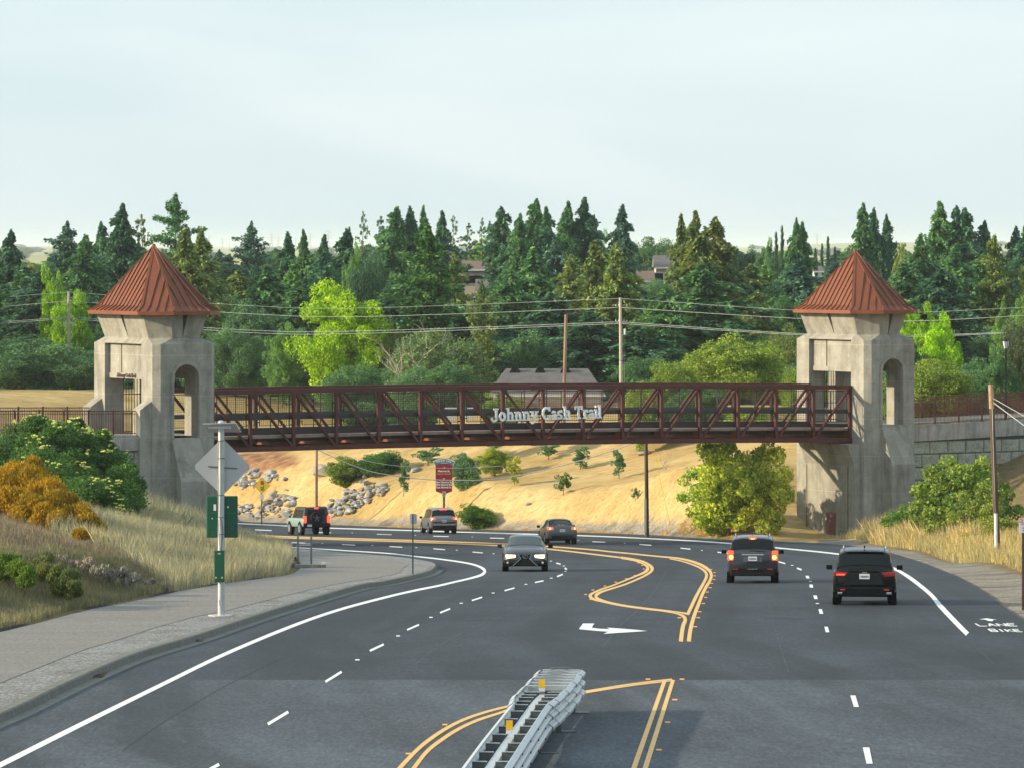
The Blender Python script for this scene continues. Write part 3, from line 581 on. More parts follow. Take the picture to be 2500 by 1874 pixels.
# lettering: bold slab-serif strokes
def glyphs():
    T=17; Sf=10; g={}
    def rect(x0,y0,x1,y1): return ('p',[(x0,y0),(x1,y0),(x1,y1),(x0,y1)])
    def arc(cx,cy,rx,ry,a0,a1,t=T,n=12): return ('a',cx,cy,rx,ry,a0,a1,t,n)
    g['J']=(70,[rect(38,20,38+T,92),rect(22,84,66,95),arc(28,18,20,14,180,360,15),rect(0,14,14,30)])
    g['o']=(60,[arc(30,34,21,26,0,360,17,20)])
    g['h']=(73,[rect(11,0,11+T,95),rect(2,86,28,96),rect(2,0,36,Sf),rect(46,0,46+T,46),rect(38,0,72,Sf),arc(42,42,13,18,0,150,15)])
    g['n']=(68,[rect(10,0,10+T,66),rect(2,58,26,67),rect(1,0,34,Sf),rect(43,0,43+T,46),rect(36,0,68,Sf),arc(39,42,13,18,0,150,15)])
    g['y']=(75,[('p',[(10,62),(28,62),(46,10),(36,0),(32,0)]),('p',[(52,62),(68,62),(42,-8),(30,-22),(24,-18)]),rect(2,58,34,67),rect(46,58,75,67),rect(12,-26,34,-13)])
    g['C']=(78,[arc(42,47,30,40,48,318,18,22),rect(60,62,74,94),rect(60,20,72,34)])
    g['a']=(56,[rect(34,0,50,44),rect(34,0,56,Sf),arc(28,44,14,16,20,170,14),arc(22,19,13,12,0,360,13,14),rect(20,28,40,40)])
    g['s']=(52,[arc(26,48,14,11,20,270,13),arc(26,20,15,12,-160,90,13),rect(36,48,46,67),rect(6,0,16,19)])
    g['T']=(74,[rect(28,0,28+T,95),rect(2,84,72,95),rect(2,68,14,95),rect(60,68,72,95),rect(18,0,56,Sf)])
    g['r']=(46,[rect(10,0,10+T,66),rect(2,58,26,67),rect(1,0,36,Sf),arc(38,42,12,18,60,150,15),rect(36,44,46,62)])
    g['i']=(33,[rect(9,0,9+T,66),rect(1,58,24,67),rect(1,0,34,Sf),rect(8,78,26,94)])
    g['l']=(34,[rect(9,0,9+T,95),rect(1,86,24,96),rect(1,0,34,Sf)])
    g[' ']=(28,[]); return g
GLY=glyphs()
def lettering(text,place,scale,thick,name,mat,M,parent):
    """place(x_units)->(s offset), draws in (along,height) plane at local y"""
    x=0
    for idx,ch in enumerate(text):
        adv,parts=GLY[ch]; m=MB()
        for j,pt in enumerate(parts):
            e=.0015*j
            if pt[0]=='p': polys=[pt[1]]
            else:
                _,cx,cy,rx,ry,a0,a1,t,n=pt; polys=[]
                for i in range(n):
                    q=[]
                    for ang,rr_ in((a0+(a1-a0)*i/n,1),(a0+(a1-a0)*(i+1)/n,1),(a0+(a1-a0)*(i+1)/n,-1),(a0+(a1-a0)*i/n,-1)):
                        c,s_=math.cos(R(ang)),math.sin(R(ang)); q.append((cx+(rx+rr_*t/2)*c,cy+(ry+rr_*t/2)*s_))
                    polys.append(q)
            for q in polys:
                b=len(m.v); n=len(q)
                for yy in(-thick/2-e,thick/2): m.v+=[tuple(M@Vector(((x+px_)*scale,yy,py_*scale))) for px_,py_ in q]
                m.f.append(tuple(b+i for i in range(n))); m.f.append(tuple(b+n+i for i in range(n-1,-1,-1)))
                for i in range(n): m.f.append((b+i,b+n+i,b+n+(i+1)%n,b+(i+1)%n))
        if parts: m.build(name,mat,parent)
        x+=adv
    return x
tot=sum(GLY[c][0] for c in 'Johnny Cash Trail'); sc_=7.95/tot
sg=empty('bridge_sign',BL(16.3,-.2,zb(16)+1.4)); tag(sg,'pale Johnny Cash Trail lettering in slab serif fixed along the side of the footbridge','sign')
OFF=Matrix.Translation(-Vector(BL(16.3,-.2,zb(16)+1.4)))@BM@Matrix.Translation((16.33,-.19,zb(16.3)+1.45))@Matrix.Rotation(-.006,4,'Y')
# slant is slight: the sign follows the deck
lettering('Johnny Cash Trail',None,sc_,.07,'letter',M_LET,Matrix.Translation((0,0,0))@OFF,sg)
for nm,z in(('mounting_rail',.18),('mounting_rail',.5)):
    MB().bar((-.1,.06,z),(8.05,.06,z),.03,.04).build(nm,M_STEELD,sg,M=OFF)
# ------------------------------------------------------------------ towers
def octa(q0,q1,v0,v1,c): return [(q0+c,v0),(q1-c,v0),(q1,v0+c),(q1,v1-c),(q1-c,v1),(q0+c,v1),(q0,v1-c),(q0,v0+c)]
def tower(name,label,s0,sg_,dz,left):
    # local axes: q outward from the bridge, v across the trail
    TM=BM@Matrix.Translation((s0,0,0))@(Matrix.Scale(-1,4,(1,0,0)) if sg_<0 else Matrix())
    base=TM@Vector((2,2.2,2)); t=empty(name,base); tag(t,label,'tower'); W=Matrix.Translation(-base)@TM
    def B(m,n,mat,par=t,**k): return m.build(n,mat,par,M=W,**k)
    D0=8.8+dz; ZS=14.1+dz; SP=12.15+dz
    m=MB().prism(octa(0,4,-1.65,6.05,.35),-3,D0); B(m,'base',M_CONC)
    for (v0,v1,o) in((-1.65,0,-1),(4.4,6.05,1)):
        c=.35
        if o<0: pa=[(c,v0),(1.2,v0),(1.2,v1),(0,v1),(0,v0+c)]; pb=[(2.8,v0),(4-c,v0),(4,v0+c),(4,v1),(2.8,v1)]
        else: pa=[(0,v0),(1.2,v0),(1.2,v1),(c,v1),(0,v1-c)]; pb=[(2.8,v0),(4,v0),(4,v1-c),(4-c,v1),(2.8,v1)]
        m=MB().prism(pa,D0,ZS).prism(pb,D0,ZS); n=16; pts=[(2-.8*math.cos(math.pi*i/n),SP+.8*math.sin(math.pi*i/n)) for i in range(n+1)]
        for (x0,z0),(x1,z1) in zip(pts[:-1],pts[1:]):
            p=[(x0,v0,z0),(x1,v0,z1),(x1,v1,z1),(x0,v1,z0)]; m.poly(p); m.poly([(x0,v0,ZS),(x1,v0,ZS),(x1,v0,z1),(x0,v0,z0)]); m.poly([(x0,v1,ZS),(x1,v1,ZS),(x1,v1,z1),(x0,v1,z0)])
        B(m,'arched_leg',M_CONC)
        m=MB(); vf=v0-.06 if o<0 else v1+.06; vb=v0+.02 if o<0 else v1-.02
        for i in range(n):
            a0,a1=math.pi*i/n,math.pi*(i+1)/n; A=lambda a,r:(2-r*math.cos(a),SP+r*math.sin(a))
            q=[A(a0,.81),A(a1,.81),A(a1,1.0),A(a0,1.0)]; b=len(m.v); m.v+=[(x,vf,z) for x,z in q]+[(x,vb,z) for x,z in q]
            for f in((0,1,2,3),(0,4,5,1),(2,6,7,3)): m.f.append(tuple(b+k for k in f))
        for sx in(-1,1): m.box((2+sx*.905,(vf+vb)/2,(SP+D0)/2),(.19,.08,SP-D0))
        B(m,'arch_moulding',M_CONC)
        # sloping sill and buttress below the arch
        vo=v0-1.1 if o<0 else v1+1.1; vi_=v0 if o<0 else v1; zt=6.4+dz
        prof=[(vi_,-3),(vo,-3),(vo,zt),(vi_,D0+.03)]; m=MB(); b=len(m.v); m.v+=[(1.12,y,z) for y,z in prof]+[(2.95,y,z) for y,z in prof]
        for f in((0,1,2,3),(7,6,5,4),(1,5,6,2),(2,6,7,3),(0,4,5,1)): m.f.append(tuple(b+k for k in f))
        B(m,'buttress',M_STAIN)
    # portal walls above the openings
    for q0,q1 in((.30,.95),(3.05,3.70)):
        for v0,v1 in((0,2.86),(2.97,4.4)): m=MB().box(((q0+q1)/2,(v0+v1)/2,(12.4+dz+ZS)/2),(q1-q0,v1-v0,ZS-12.4-dz)); B(m,'portal_panel',M_CONC)
        m=MB().box(((q0+q1)/2,2.2,12.25+dz),(q1-q0+.1,4.4,.30)); B(m,'lintel',M_CONC)
    B(MB().box((2,2.2,ZS-.6),(2.0,4.4,.3)),'ceiling',M_CONC)
    # shoulder and flared head
    o0=octa(0,4,-1.65,6.05,.35); o1=octa(.35,3.65,-1.2,6.05,1.0); B(MB().prism(o0,ZS,ZS+.34,top=o1),'shoulder',M_CONC)
    z0,z1=ZS+.34,15.75+dz-.02+.06
    B(MB().prism(octa(.85,3.15,-.7,5.5,1.0),z0,z1-.05),'neck_core',M_CONC)
    def quarter(cq,cv,bq,bv,c,g): # corner block polygon: from mid-side to mid-portal
        sq,sv=(1 if cq>0 else -1),(1 if cv>0 else -1); bv+=.45 if sv>0 else 0
        p=[(sq*g[0],sv*bv),(sq*(bq-c),sv*bv),(sq*bq,sv*(bv-c)),(sq*bq,sv*g[1]),(sq*g[0],sv*g[1])]; p=[(2+a,2.2+b_) for a,b_ in p]; return p if sq*sv>0 else p[::-1]
    for cq in(-1,1):
        for cv in(-1,1):
            m=MB().prism(quarter(cq,cv,1.65,3.4,1.0,(.01,.02)),z0,z1,top=quarter(cq,cv,2.12,3.75,1.17,(.15,.17))); B(m,'head_block',M_CONC)
    # roof
    ez=15.75+dz; E=octa(2-2.67,2+2.67,2.2-4.5,2.2+4.5,1.5); K=octa(2-2.2,2+2.2,2.2-3.95,2.2+3.95,1.32); AP=Vector((2,2.2,19.75+dz))
    rf=B(MB().prism(E,ez,ez+.2),'eave_fascia',M_FASC)
    m=MB(); m.v=[(*p,ez+.2) for p in E]+[(*p,ez+.5) for p in K]; cap=[(2+.12*math.cos(a),2.2+.12*math.sin(a)) for a in [R(-67.5+45*i) for i in range(8)]]
    m.v+=[(*p,AP.z-.12) for p in cap]
    for r0 in(0,8):
        for i in range(8): m.f.append((r0+i,r0+(i+1)%8,r0+8+(i+1)%8,r0+8+i))
    m.f.append(tuple(range(16,24))); roof=B(m,'roof',M_ROOF)
    ribs=MB()
    for i in range(8):
        a=Vector((*K[i],ez+.5)); b=Vector((*K[(i+1)%8],ez+.5)); ea=Vector((*E[i],ez+.2)); eb=Vector((*E[(i+1)%8],ez+.2)); e=(b-a); L=e.length; e/=L
        n=(b-a).cross(AP-a).normalized(); n=n if n.z>0 else -n; up=n.cross(e); up=up if up.z>0 else -up
        ta=(AP-a); pa=ta.dot(e); hu=ta.dot(up); cnt=max(2,round(L/.43))
        for k in range(1,cnt):
            x=L*k/cnt; tmax=hu*(x/pa if x<pa and pa>0 else (L-x)/(L-pa)); st=a+e*x; en=st+up*tmax*.97
            if tmax>.15: ribs.bar(st+n*.02,en+n*.02,.035,.07,n)
            ed=ea.lerp(eb,k/cnt); ribs.bar(ed+Vector((0,0,.03)),st+Vector((0,0,.03)),.035,.07)
        ribs.bar(a+Vector((0,0,.03)),AP-Vector((0,0,.1)),.16,.08); ribs.bar(ea+Vector((0,0,.02)),a+Vector((0,0,.02)),.12,.07)
    ribs.cyl(AP-Vector((0,0,.3)),AP+Vector((0,0,.02)),.2,8,.08)
    ribs.build('standing_seams',M_ROOF,roof,M=W if False else W)
    # bars filling the far arch
    m=MB()
    for i in range(9): x=1.28+1.44*i/8; m.box((x,5.2,(D0+SP+.4)/2),(.03,.03,SP+.4-D0))
    for z in(D0+.15,D0+1.2,D0+2.3,D0+3.2): m.box((2,5.2,z),(1.6,.04,.05))
    B(m,'security_bars',M_STEELD)
    # lantern
    lq=1.5 if not left else 2.5; lp=TM@Vector((lq,-1.0,SP+.05)); ln=empty('lantern',lp); tag(ln,'black lantern hanging in the arch of the %s tower'%('left' if left else 'right'),'lantern','lanterns in the tower arches')
    MB().cyl((0,0,.25),(0,0,.75),.02,6).prism([(.17*math.cos(a),.17*math.sin(a)) for a in [R(60*i) for i in range(6)]],.12,.27,top=[(.04*math.cos(a),.04*math.sin(a)) for a in [R(60*i) for i in range(6)]]).build('cap',M_BLK,ln)
    MB().prism([(.10*math.cos(a),.10*math.sin(a)) for a in [R(60*i) for i in range(6)]],-.32,.12,top=[(.15*math.cos(a),.15*math.sin(a)) for a in [R(60*i) for i in range(6)]]).build('glass',M_GLASSL,ln)
    fm=MB()
    for i in range(6): a=R(60*i); fm.bar((.105*math.cos(a),.105*math.sin(a),-.34),(.155*math.cos(a),.155*math.sin(a),.13),.025,.025)
    fm.cyl((0,0,-.42),(0,0,-.32),.03,6,.11); fm.build('frame',M_BLK,ln)
    return t,B,W,D0
tR,BR,WR,DR=tower('tower','concrete tower with rusty roof at the right end of the footbridge, maroon door below',43.26,1,0,False)
# pedestal with corbel seat and service door under the bridge end
m=MB().prism([(-.5,-1.0),(.1,-1.0),(.1,4.05),(-.5,4.05)],-3,6.3).prism([(-.5,-1.0),(.1,-1.0),(.1,4.05),(-.5,4.05)],6.3,7.64,top=[(-1.1,-1.0),(.1,-1.0),(.1,4.05),(-1.1,4.05)])
ped=BR(m,'bridge_seat',M_STAIN)
BR(MB().box((-.515,1.4,2.55),(.06,.9,1.45)),'service_door',mat_plain('maroon_door',(.13,.045,.042),.55)).parent=ped
for v in(-.35,3.95): BR(MB().box((-.49,v,2.2),(.06,.06,8.0)),'joint_strip',mat_plain('rust_joint',(.10,.06,.035),.8))
tL,BLt,WL_,DL=tower('tower','concrete tower with rusty roof at the left end of the footbridge, small lettered lintel',-3.10,-1,.33,True)
m=MB().prism([(-.5,-1.0),(.1,-1.0),(.1,4.05),(-.5,4.05)],-3,6.8).prism([(-.5,-1.0),(.1,-1.0),(.1,4.05),(-.5,4.05)],6.8,8.1,top=[(-1.1,-1.0),(.1,-1.0),(.1,4.05),(-1.1,4.05)])
BLt(m,'bridge_seat',M_STAIN)
for v0,v1 in((-1.25,-.35),(4.75,5.65)):
    m=MB(); b=len(m.v); pr=[(4.0,-3),(4.75,-3),(4.75,10.75),(4.0,11.25)]; m.v+=[(q,v0,z) for q,z in pr]+[(q,v1,z) for q,z in pr]
    for f in((0,1,2,3),(7,6,5,4),(1,5,6,2),(2,6,7,3),(0,3,7,4)): m.f.append(tuple(b+k for k in f))
    BLt(m,'wing_pier',M_CONC)
# lintel lettering on the left tower (faces away from the bridge)
LM=BM@Matrix.Translation((-3.10-3.78,3.35,12.50))@Matrix.Rotation(R(-90),4,'Z')
lettering('Johnny Cash Trail',None,2.3/tot,.03,'letter',M_LETD,Matrix.Translation(-(BM@Matrix.Translation((-3.10,0,0))@Matrix.Scale(-1,4,(1,0,0))@Vector((2,2.2,2))))@LM,tL)
# ------------------------------------------------------------------ trail approaches: decks, retaining walls, railings
def rail(name,label,a,b,za,zc,gap=1.8,h=1.35,mat=M_RAIL,grp=None):
    A=BL(a[0],a[1],za); Bq=BL(b[0],b[1],zc); t=empty(name,A); tag(t,label,'railing',grp); d=Bq-A; L=math.hypot(d.x,d.y); u=d/L; O=Vector((0,0,0))
    m=MB().bar(O+Vector((0,0,h)),d+Vector((0,0,h)),.06,.05).bar(O+Vector((0,0,.10)),d+Vector((0,0,.10)),.05,.04).bar(O+Vector((0,0,h-.16)),d+Vector((0,0,h-.16)),.04,.035); m.build('rails',mat,t)
    m=MB(); n=int(L/.11)
    for i in range(1,n): p=d*(i/n); m.box((p.x,p.y,p.z+h/2),(.028,.028,h-.06))
    m.build('pickets',mat,t); n=max(1,int(L/gap))
    for i in range(n+1): p=d*(i/n); MB().box((p.x,p.y,p.z+h/2+.03),(.09,.09,h+.10)).build('post',mat,t)
def wall(name,label,a,b,za,zc,zbot,cop=1.0,blocks=True,sd=-1,ch=.82,bw=1.45):
    A=BL(a[0],a[1],za); L=math.hypot(b[0]-a[0],b[1]-a[1]); ang=math.atan2(b[1]-a[1],b[0]-a[0])
    t=empty(name,A); tag(t,label,'retaining wall'); W=Matrix.Rotation(TH+ang,4,'Z'); dz=zc-za
    # local x along wall, y: -sd is back
    m=MB(); pr=[(0,-cop,0),(L,-cop,dz),(L,0,dz),(0,0,0)]
    def slab(x0,x1,y0,y1,zl0,zh0,zl1,zh1):
        b_=len(m.v); m.v+=[(x0,y0,zl0),(x1,y0,zl1),(x1,y1,zl1),(x0,y1,zl0),(x0,y0,zh0),(x1,y0,zh1),(x1,y1,zh1),(x0,y1,zh0)]
        for f in((3,2,1,0),(4,5,6,7),(0,1,5,4),(1,2,6,5),(2,3,7,6),(3,0,4,7)): m.f.append(tuple(b_+i for i in f))
    slab(0,L,sd*.18,-sd*.3,-cop,0,dz-cop,dz); m.build('coping',M_CONC2,t,M=W)
    m=MB(); slab(0,L,0,-sd*.4,zbot-za,-cop,zbot-za,dz-cop); m.build('backing',mat_plain('joint_backing',(.08,.085,.075),.9),t,M=W)  # dark backing slab that shows in the joints between blocks
    if blocks:
        m=MB(); z=-cop-.02; row=0
        while z>zbot-za:
            x=-bw*(.5 if row%2 else .05)
            while x<L:
                x0,x1=max(0,x+.02),min(L,x+bw-.02)
                if x1-x0>.1:
                    j=.03*random.random(); z1=z-.02; z0=z-ch+.02; y0=0; y1=sd*(.07+j); e=.07
                    b_=len(m.v); m.v+=[(x0,y0,z0),(x1,y0,z0),(x1,y0,z1),(x0,y0,z1),(x0+e,y1,z0+e),(x1-e,y1,z0+e),(x1-e,y1,z1-e),(x0+e,y1,z1-e)]
                    for f in((4,5,6,7),(0,1,5,4),(1,2,6,5),(2,3,7,6),(3,0,4,7)): m.f.append(tuple(b_+i for i in f))
                x+=bw
            z-=ch; row+=1
        m.build('block_courses',mat_ground('split_face_block',[((1,1,1),2.2,[(.3,(.27,.28,.22)),(.5,(.38,.39,.31)),(.7,(.47,.47,.38))],'MIX',1),((1,1,1),9,[(.35,(.75,.75,.75)),(.65,(1.1,1.1,1.1))],'MULTIPLY',1)],bump=1,bscale=5,bdist=.12),t,M=W)
wall('retaining_wall','pale block retaining wall with rust streaked coping right of the right tower',(47.2,-1.15),(85,-1.15),8.72,9.6,-2)
wall('retaining_wall','block retaining wall half hidden by the flowering bush left of the left tower',(-45,-.85),(-7.0,-.85),10.1,9.32,1,cop=.86)
rail('railing','rusty picket railing on the near edge of the right retaining wall',(47.3,-.95),(85,-.95),8.72,9.6)
rail('railing','rusty picket railing along the far side of the trail right of the right tower',(47.3,4.9),(80,4.9),8.75,9.5)
rail('railing','rusty picket railing on the near edge of the trail left of the left tower',(-7.7,-.7),(-45,-.7),9.34,10.05,1.5)
rail('railing','rusty picket railing along the far side of the trail left of the left tower',(-7.7,4.9),(-45,4.9),9.36,10.05,1.5)
M_TRAIL=mat_plain('trail_surface',(.24,.22,.19),.9,0,.2,.8,obj=False)
for nm,a,b_,z0,z1 in(('trail_path',43.3,85,8.70,9.55),('trail_path',-45,-2.95,10.0,9.2)):
    m=MB(); m.poly([BL(a,-.8,z0),BL(b_,-.8,z1),BL(b_,5.0,z1),BL(a,5.0,z0)]); tag(m.build(nm,M_TRAIL),kind='structure')
# ------------------------------------------------------------------ vegetation
M_LEAF=mat_leaf('foliage',.38); M_NEED=mat_leaf('conifer_foliage',.28,.5,1.45,(1.1,1.0,.7)); M_BARK=mat_plain('bark',(.16,.115,.08),.9,0,.3,4,.5,10); M_DEADB=mat_plain('bare_branch',(.42,.36,.30),.8,0,.2,2)
M_FLOW=mat_plain('cream_flowers',(.60,.60,.14),.7,0,.15,4); M_FLOW2=mat_leaf('orange_flowers',.3,.6,1.4)
def rot_rand(n,rng,flat=0.0):
    """random orthonormal pairs (a,b) for leaf quads"""
    a=rng.normal(size=(n,3)); a/=np.linalg.norm(a,axis=1)[:,None]; b=rng.normal(size=(n,3)); b[:,2]+=flat; b-=a*(a*b).sum(1)[:,None]; b/=np.linalg.norm(b,axis=1)[:,None]; return a,b
def leaves(C,size,rng,a=None,b=None,asp=.6):
    n=len(C); 
    if a is None: a,b=rot_rand(n,rng)
    s=size if hasattr(size,'__len__') else np.full(n,size); s=(s*rng.uniform(.7,1.3,n))[:,None]
    V=np.stack([C-a*s,C-b*s*asp,C+a*s,C+b*s*asp],1).reshape(-1,3); Fq=np.arange(4*n).reshape(n,4); return V,Fq
def conifer(seed,dens=1.0,width=.16,power=.8,base=.10,leaf=.013,nb=330,droop=.25,open_=0.0,clump=.5):
    rng=np.random.default_rng(seed); C=[];A=[];Bv=[]
    for i in range(int(nb*dens)):
        t=base+(1-base)*rng.uniform(0,1)**.85; az=rng.uniform(0,2*math.pi); prof=min(1,(1-t)/.27)**power*(.82+.32*(1-t))*(.5+.5*min(1,(t-base)/.10+.3))
        r=width*(prof*(1+.25*math.sin(az*3+seed+t*21)*clump+.2*math.sin(t*47+seed+az)*clump)+.015)*rng.uniform(.50,1.22)*(.86+.22*math.sin(t*55+1.5*math.sin(az+seed)))*(1+.16*math.cos(az-seed))
        if rng.uniform()<open_: continue
        m=max(6,int(46*(r/width)+8)); u=rng.uniform(.15 if open_<.2 else .35,1,m)**.7; d=np.array([math.cos(az),math.sin(az)]); pr=np.array([-d[1],d[0]])
        w_=rng.normal(0,1,m)*r*.16*(1.15-u)+rng.normal(0,.006,m)
        z=t+ r*(.35*u-droop*2.2*u*u)+rng.normal(0,.008,m)
        C.append(np.stack([d[0]*r*u+pr[0]*w_,d[1]*r*u+pr[1]*w_,z],1))
        a=np.tile(np.array([d[0],d[1],-droop]),(m,1))+rng.normal(0,.45,(m,3)); A.append(a)
    C=np.concatenate(C);A=np.concatenate(A); A/=np.linalg.norm(A,axis=1)[:,None]; b=rng.normal(size=A.shape); b[:,2]*=.5; b-=A*(A*b).sum(1)[:,None]; b/=np.linalg.norm(b,axis=1)[:,None]
    return leaves(C,leaf,rng,A,b,.5)
def broad(seed,ncl=70,lpc=230,leaf=.02,rx=.5,rz=.42,zc=.58,rag=.22,crad=.13,hollow=.45):
    """normalised: crown fits about 1 wide and 1 high"""
    rng=np.random.default_rng(seed); C=[]
    for i in range(ncl):
        d=rng.normal(size=3); d/=np.linalg.norm(d); rr_=rng.uniform(hollow,1)**.6*(1+rng.uniform(-rag,rag)); c=np.array([d[0]*(rx-crad*.7)*rr_,d[1]*(rx-crad*.7)*rr_,zc+d[2]*(rz-crad*.6)*rr_]); R_=crad*rng.uniform(.6,1.35)
        q=rng.normal(size=(lpc,3)); q/=np.linalg.norm(q,axis=1)[:,None]; q*=(rng.uniform(.35,1,lpc)**.45)[:,None]; q*=np.array([1,1,.75])*R_; C.append(c+q+rng.normal(0,R_*.07,(lpc,3)))
    C=np.concatenate(C); return leaves(C,leaf,rng)
def trunk_mesh(seed,h=.8,r=.02,limbs=10,lean=.0,spread=.3,z0=.25):
    rng=random.Random(seed); m=MB(); pts=[(lean*t*h+.01*math.sin(t*7+seed),.01*math.cos(t*5+seed),t*h) for t in[0,.2,.4,.6,.8,1]]; m.tube(pts,[r*1.3,r,r*.85,r*.65,r*.4,r*.12],7)
    for i in range(limbs):
        t=rng.uniform(z0,.85); a=rng.uniform(0,6.28); L=spread*rng.uniform(.6,1.1)*(1.1-t*.6); p=Vector((lean*t*h,0,t*h)); q=p+Vector((math.cos(a)*L*.5,math.sin(a)*L*.5,L*.35)); e=p+Vector((math.cos(a)*L,math.sin(a)*L,L*.55)); m.tube([p,q,e],[r*.4*(1.1-t),r*.25*(1.1-t),r*.06],5)
    return m
PROTO={}
def proto(key,crown,trunk,leafmat,barkmat=M_BARK,smooth=False):
    V,Fq=crown; me=bpy.data.meshes.new(key+'_crown'); n,k=Fq.shape; V=V.astype(np.float32)
    me.vertices.add(len(V)); me.vertices.foreach_set('co',V.ravel()); me.loops.add(n*k); me.loops.foreach_set('vertex_index',Fq.astype(np.int32).ravel()); me.polygons.add(n)
    me.polygons.foreach_set('loop_start',np.arange(0,n*k,k,dtype=np.int32)); me.polygons.foreach_set('loop_total',np.full(n,k,dtype=np.int32)); me.update(calc_edges=True); me.materials.append(leafmat)
    tm=bpy.data.meshes.new(key+'_trunk'); tm.from_pydata(trunk.v,[],trunk.f); tm.materials.append(barkmat); 
    for p in tm.polygons: p.use_smooth=True
    PROTO[key]=(me,tm)
for i in range(6): proto('redwood%d'%i,conifer(20+i,1.0,.165,.66+.07*i,.04,.0150,nb=560,clump=1.0),trunk_mesh(i,.97,.014,8,0,.12,.1),M_NEED)
for i in range(2): proto('fir%d'%i,conifer(40+i,1.0,.18,.85,.08,.0125,nb=420,droop=.05,open_=.12,clump=1),trunk_mesh(i,.97,.014,10,0,.15,.1),M_NEED)
for i in range(2): proto('pine%d'%i,conifer(50+i,1.0,.14,.7,.22,.012,nb=120,droop=.1,open_=.28,clump=1.3),trunk_mesh(i,.97,.013,16,0,.13,.15),M_NEED)
proto('cypress',conifer(60,1.0,.055,.35,.03,.010,nb=220,droop=-.8,clump=.2),trunk_mesh(3,.9,.01,2,0,.02),M_NEED)
for i in range(3): proto('oak%d'%i,broad(70+i,120,300,.0125,.5,.44,.52,.25,.12),trunk_mesh(i,.7,.03,9,.03,.35,.2),M_LEAF)
for i in range(2): proto('maple%d'%i,broad(80+i,150,260,.0115,.46,.47,.52,.34,.085,.3),trunk_mesh(i,.8,.02,9,0,.35,.2),M_LEAF)
proto('airy',broad(90,85,170,.020,.47,.50,.47,.42,.095,.2),trunk_mesh(5,.8,.018,12,.05,.35,.12),M_LEAF)
for i in range(2): proto('sapling%d'%i,broad(95+i,22,75,.030,.40,.42,.56,.4,.11,.1),trunk_mesh(i+8,.85,.014,8,.05,.3,.25),M_LEAF)
for i in range(2): proto('shrub%d'%i,broad(100+i,70,230,.021,.5,.52,.44,.18,.15,.25),trunk_mesh(i,.4,.02,9,0,.35,.1),M_LEAF)
# palm: arching fronds
def palm_c():
    rng=np.random.default_rng(5); C=[];A=[]
    for i in range(46):
        az=rng.uniform(0,6.28); el=rng.uniform(-.9,1.2); L=.17*rng.uniform(.8,1.1)
        for t in np.linspace(.1,1,22):
            r=L*t*math.cos(el); z=.84+L*(t*math.sin(el)-.55*t*t); 
            for s_ in(-1,1): C.append((math.cos(az)*r,math.sin(az)*r,z)); A.append((-math.sin(az)*s_+math.cos(az)*.6,math.cos(az)*s_+math.sin(az)*.6,-.5))
    C=np.array(C);A=np.array(A);A/=np.linalg.norm(A,axis=1)[:,None]; b=rng.normal(size=A.shape); b-=A*(A*b).sum(1)[:,None]; b/=np.linalg.norm(b,axis=1)[:,None]; return leaves(C+A*.012,.016,rng,A,b,.25)
tm=MB().tube([(0,0,0),(.01,0,.4),(0,0,.86)],[.016,.012,.013],8); proto('palm',palm_c(),tm,M_LEAF)
KIND={'R':['redwood%d'%i for i in range(6)],'F':['fir0','fir1'],'S':['pine0','pine1'],'C':['cypress'],'O':['oak0','oak1','oak2'],'M':['maple0','maple1'],'A':['airy'],'P':['palm'],'Y':['sapling0','sapling1'],'B':['shrub0','shrub1']}
ASP={'R':.215,'F':.235,'S':.26,'C':.12,'O':1.,'M':.95,'A':.95,'P':.36,'Y':.85,'B':1.}
NM={'R':('redwood_tree','tree'),'F':('fir_tree','tree'),'S':('pine_tree','tree'),'C':('cypress_tree','tree'),'O':('oak_tree','tree'),'M':('maple_tree','tree'),'A':('tree','tree'),'P':('palm_tree','tree'),'Y':('sapling','young tree'),'B':('shrub','shrub')}
cnt_k={}
def tree(kind,px,top,wpx,D,col,label,group=None,base=None,sink=.3,yw=None):
    X_=(px-CX)*D/F; zt=HC-(top-HY)*D/F; zb_=gz(X_,D)-sink if base is None else HC-(base-HY)*D/F
    H=max(.5,zt-zb_); Wd=wpx*D/F; i=cnt_k.get(kind,0); cnt_k[kind]=i+1; key=KIND[kind][i%len(KIND[kind])]; cm,tm_=PROTO[key]
    nm,ct=NM[kind]; t=bpy.data.objects.new(nm,None); COL.objects.link(t); t.location=(X_,D,zb_); t.rotation_euler=(random.uniform(-.03,.03),random.uniform(-.03,.03),random.uniform(0,6.28)); t.empty_display_size=.5
    s=Wd/ASP[kind]*1.05 if kind not in'OMAYB' else Wd*1.3; t.scale=(s,s,H)
    tag(t,label,ct,group)
    c=bpy.data.objects.new('crown',cm); COL.objects.link(c); c.parent=t; j=random.uniform(.9,1.1); j*=2.7 if kind in'RF' else 2.3; c.color=(col[0]*j,col[1]*j,col[2]*j,1)
    k=bpy.data.objects.new('trunk',tm_); COL.objects.link(k); k.parent=t
    return t
DK=(.034,.082,.050);MD=(.048,.108,.046);OL=(.080,.112,.034);LT=(.075,.15,.045);BR_=(.14,.25,.012);BL_=(.036,.080,.064);OK=(.058,.118,.058);YG=(.115,.165,.028)
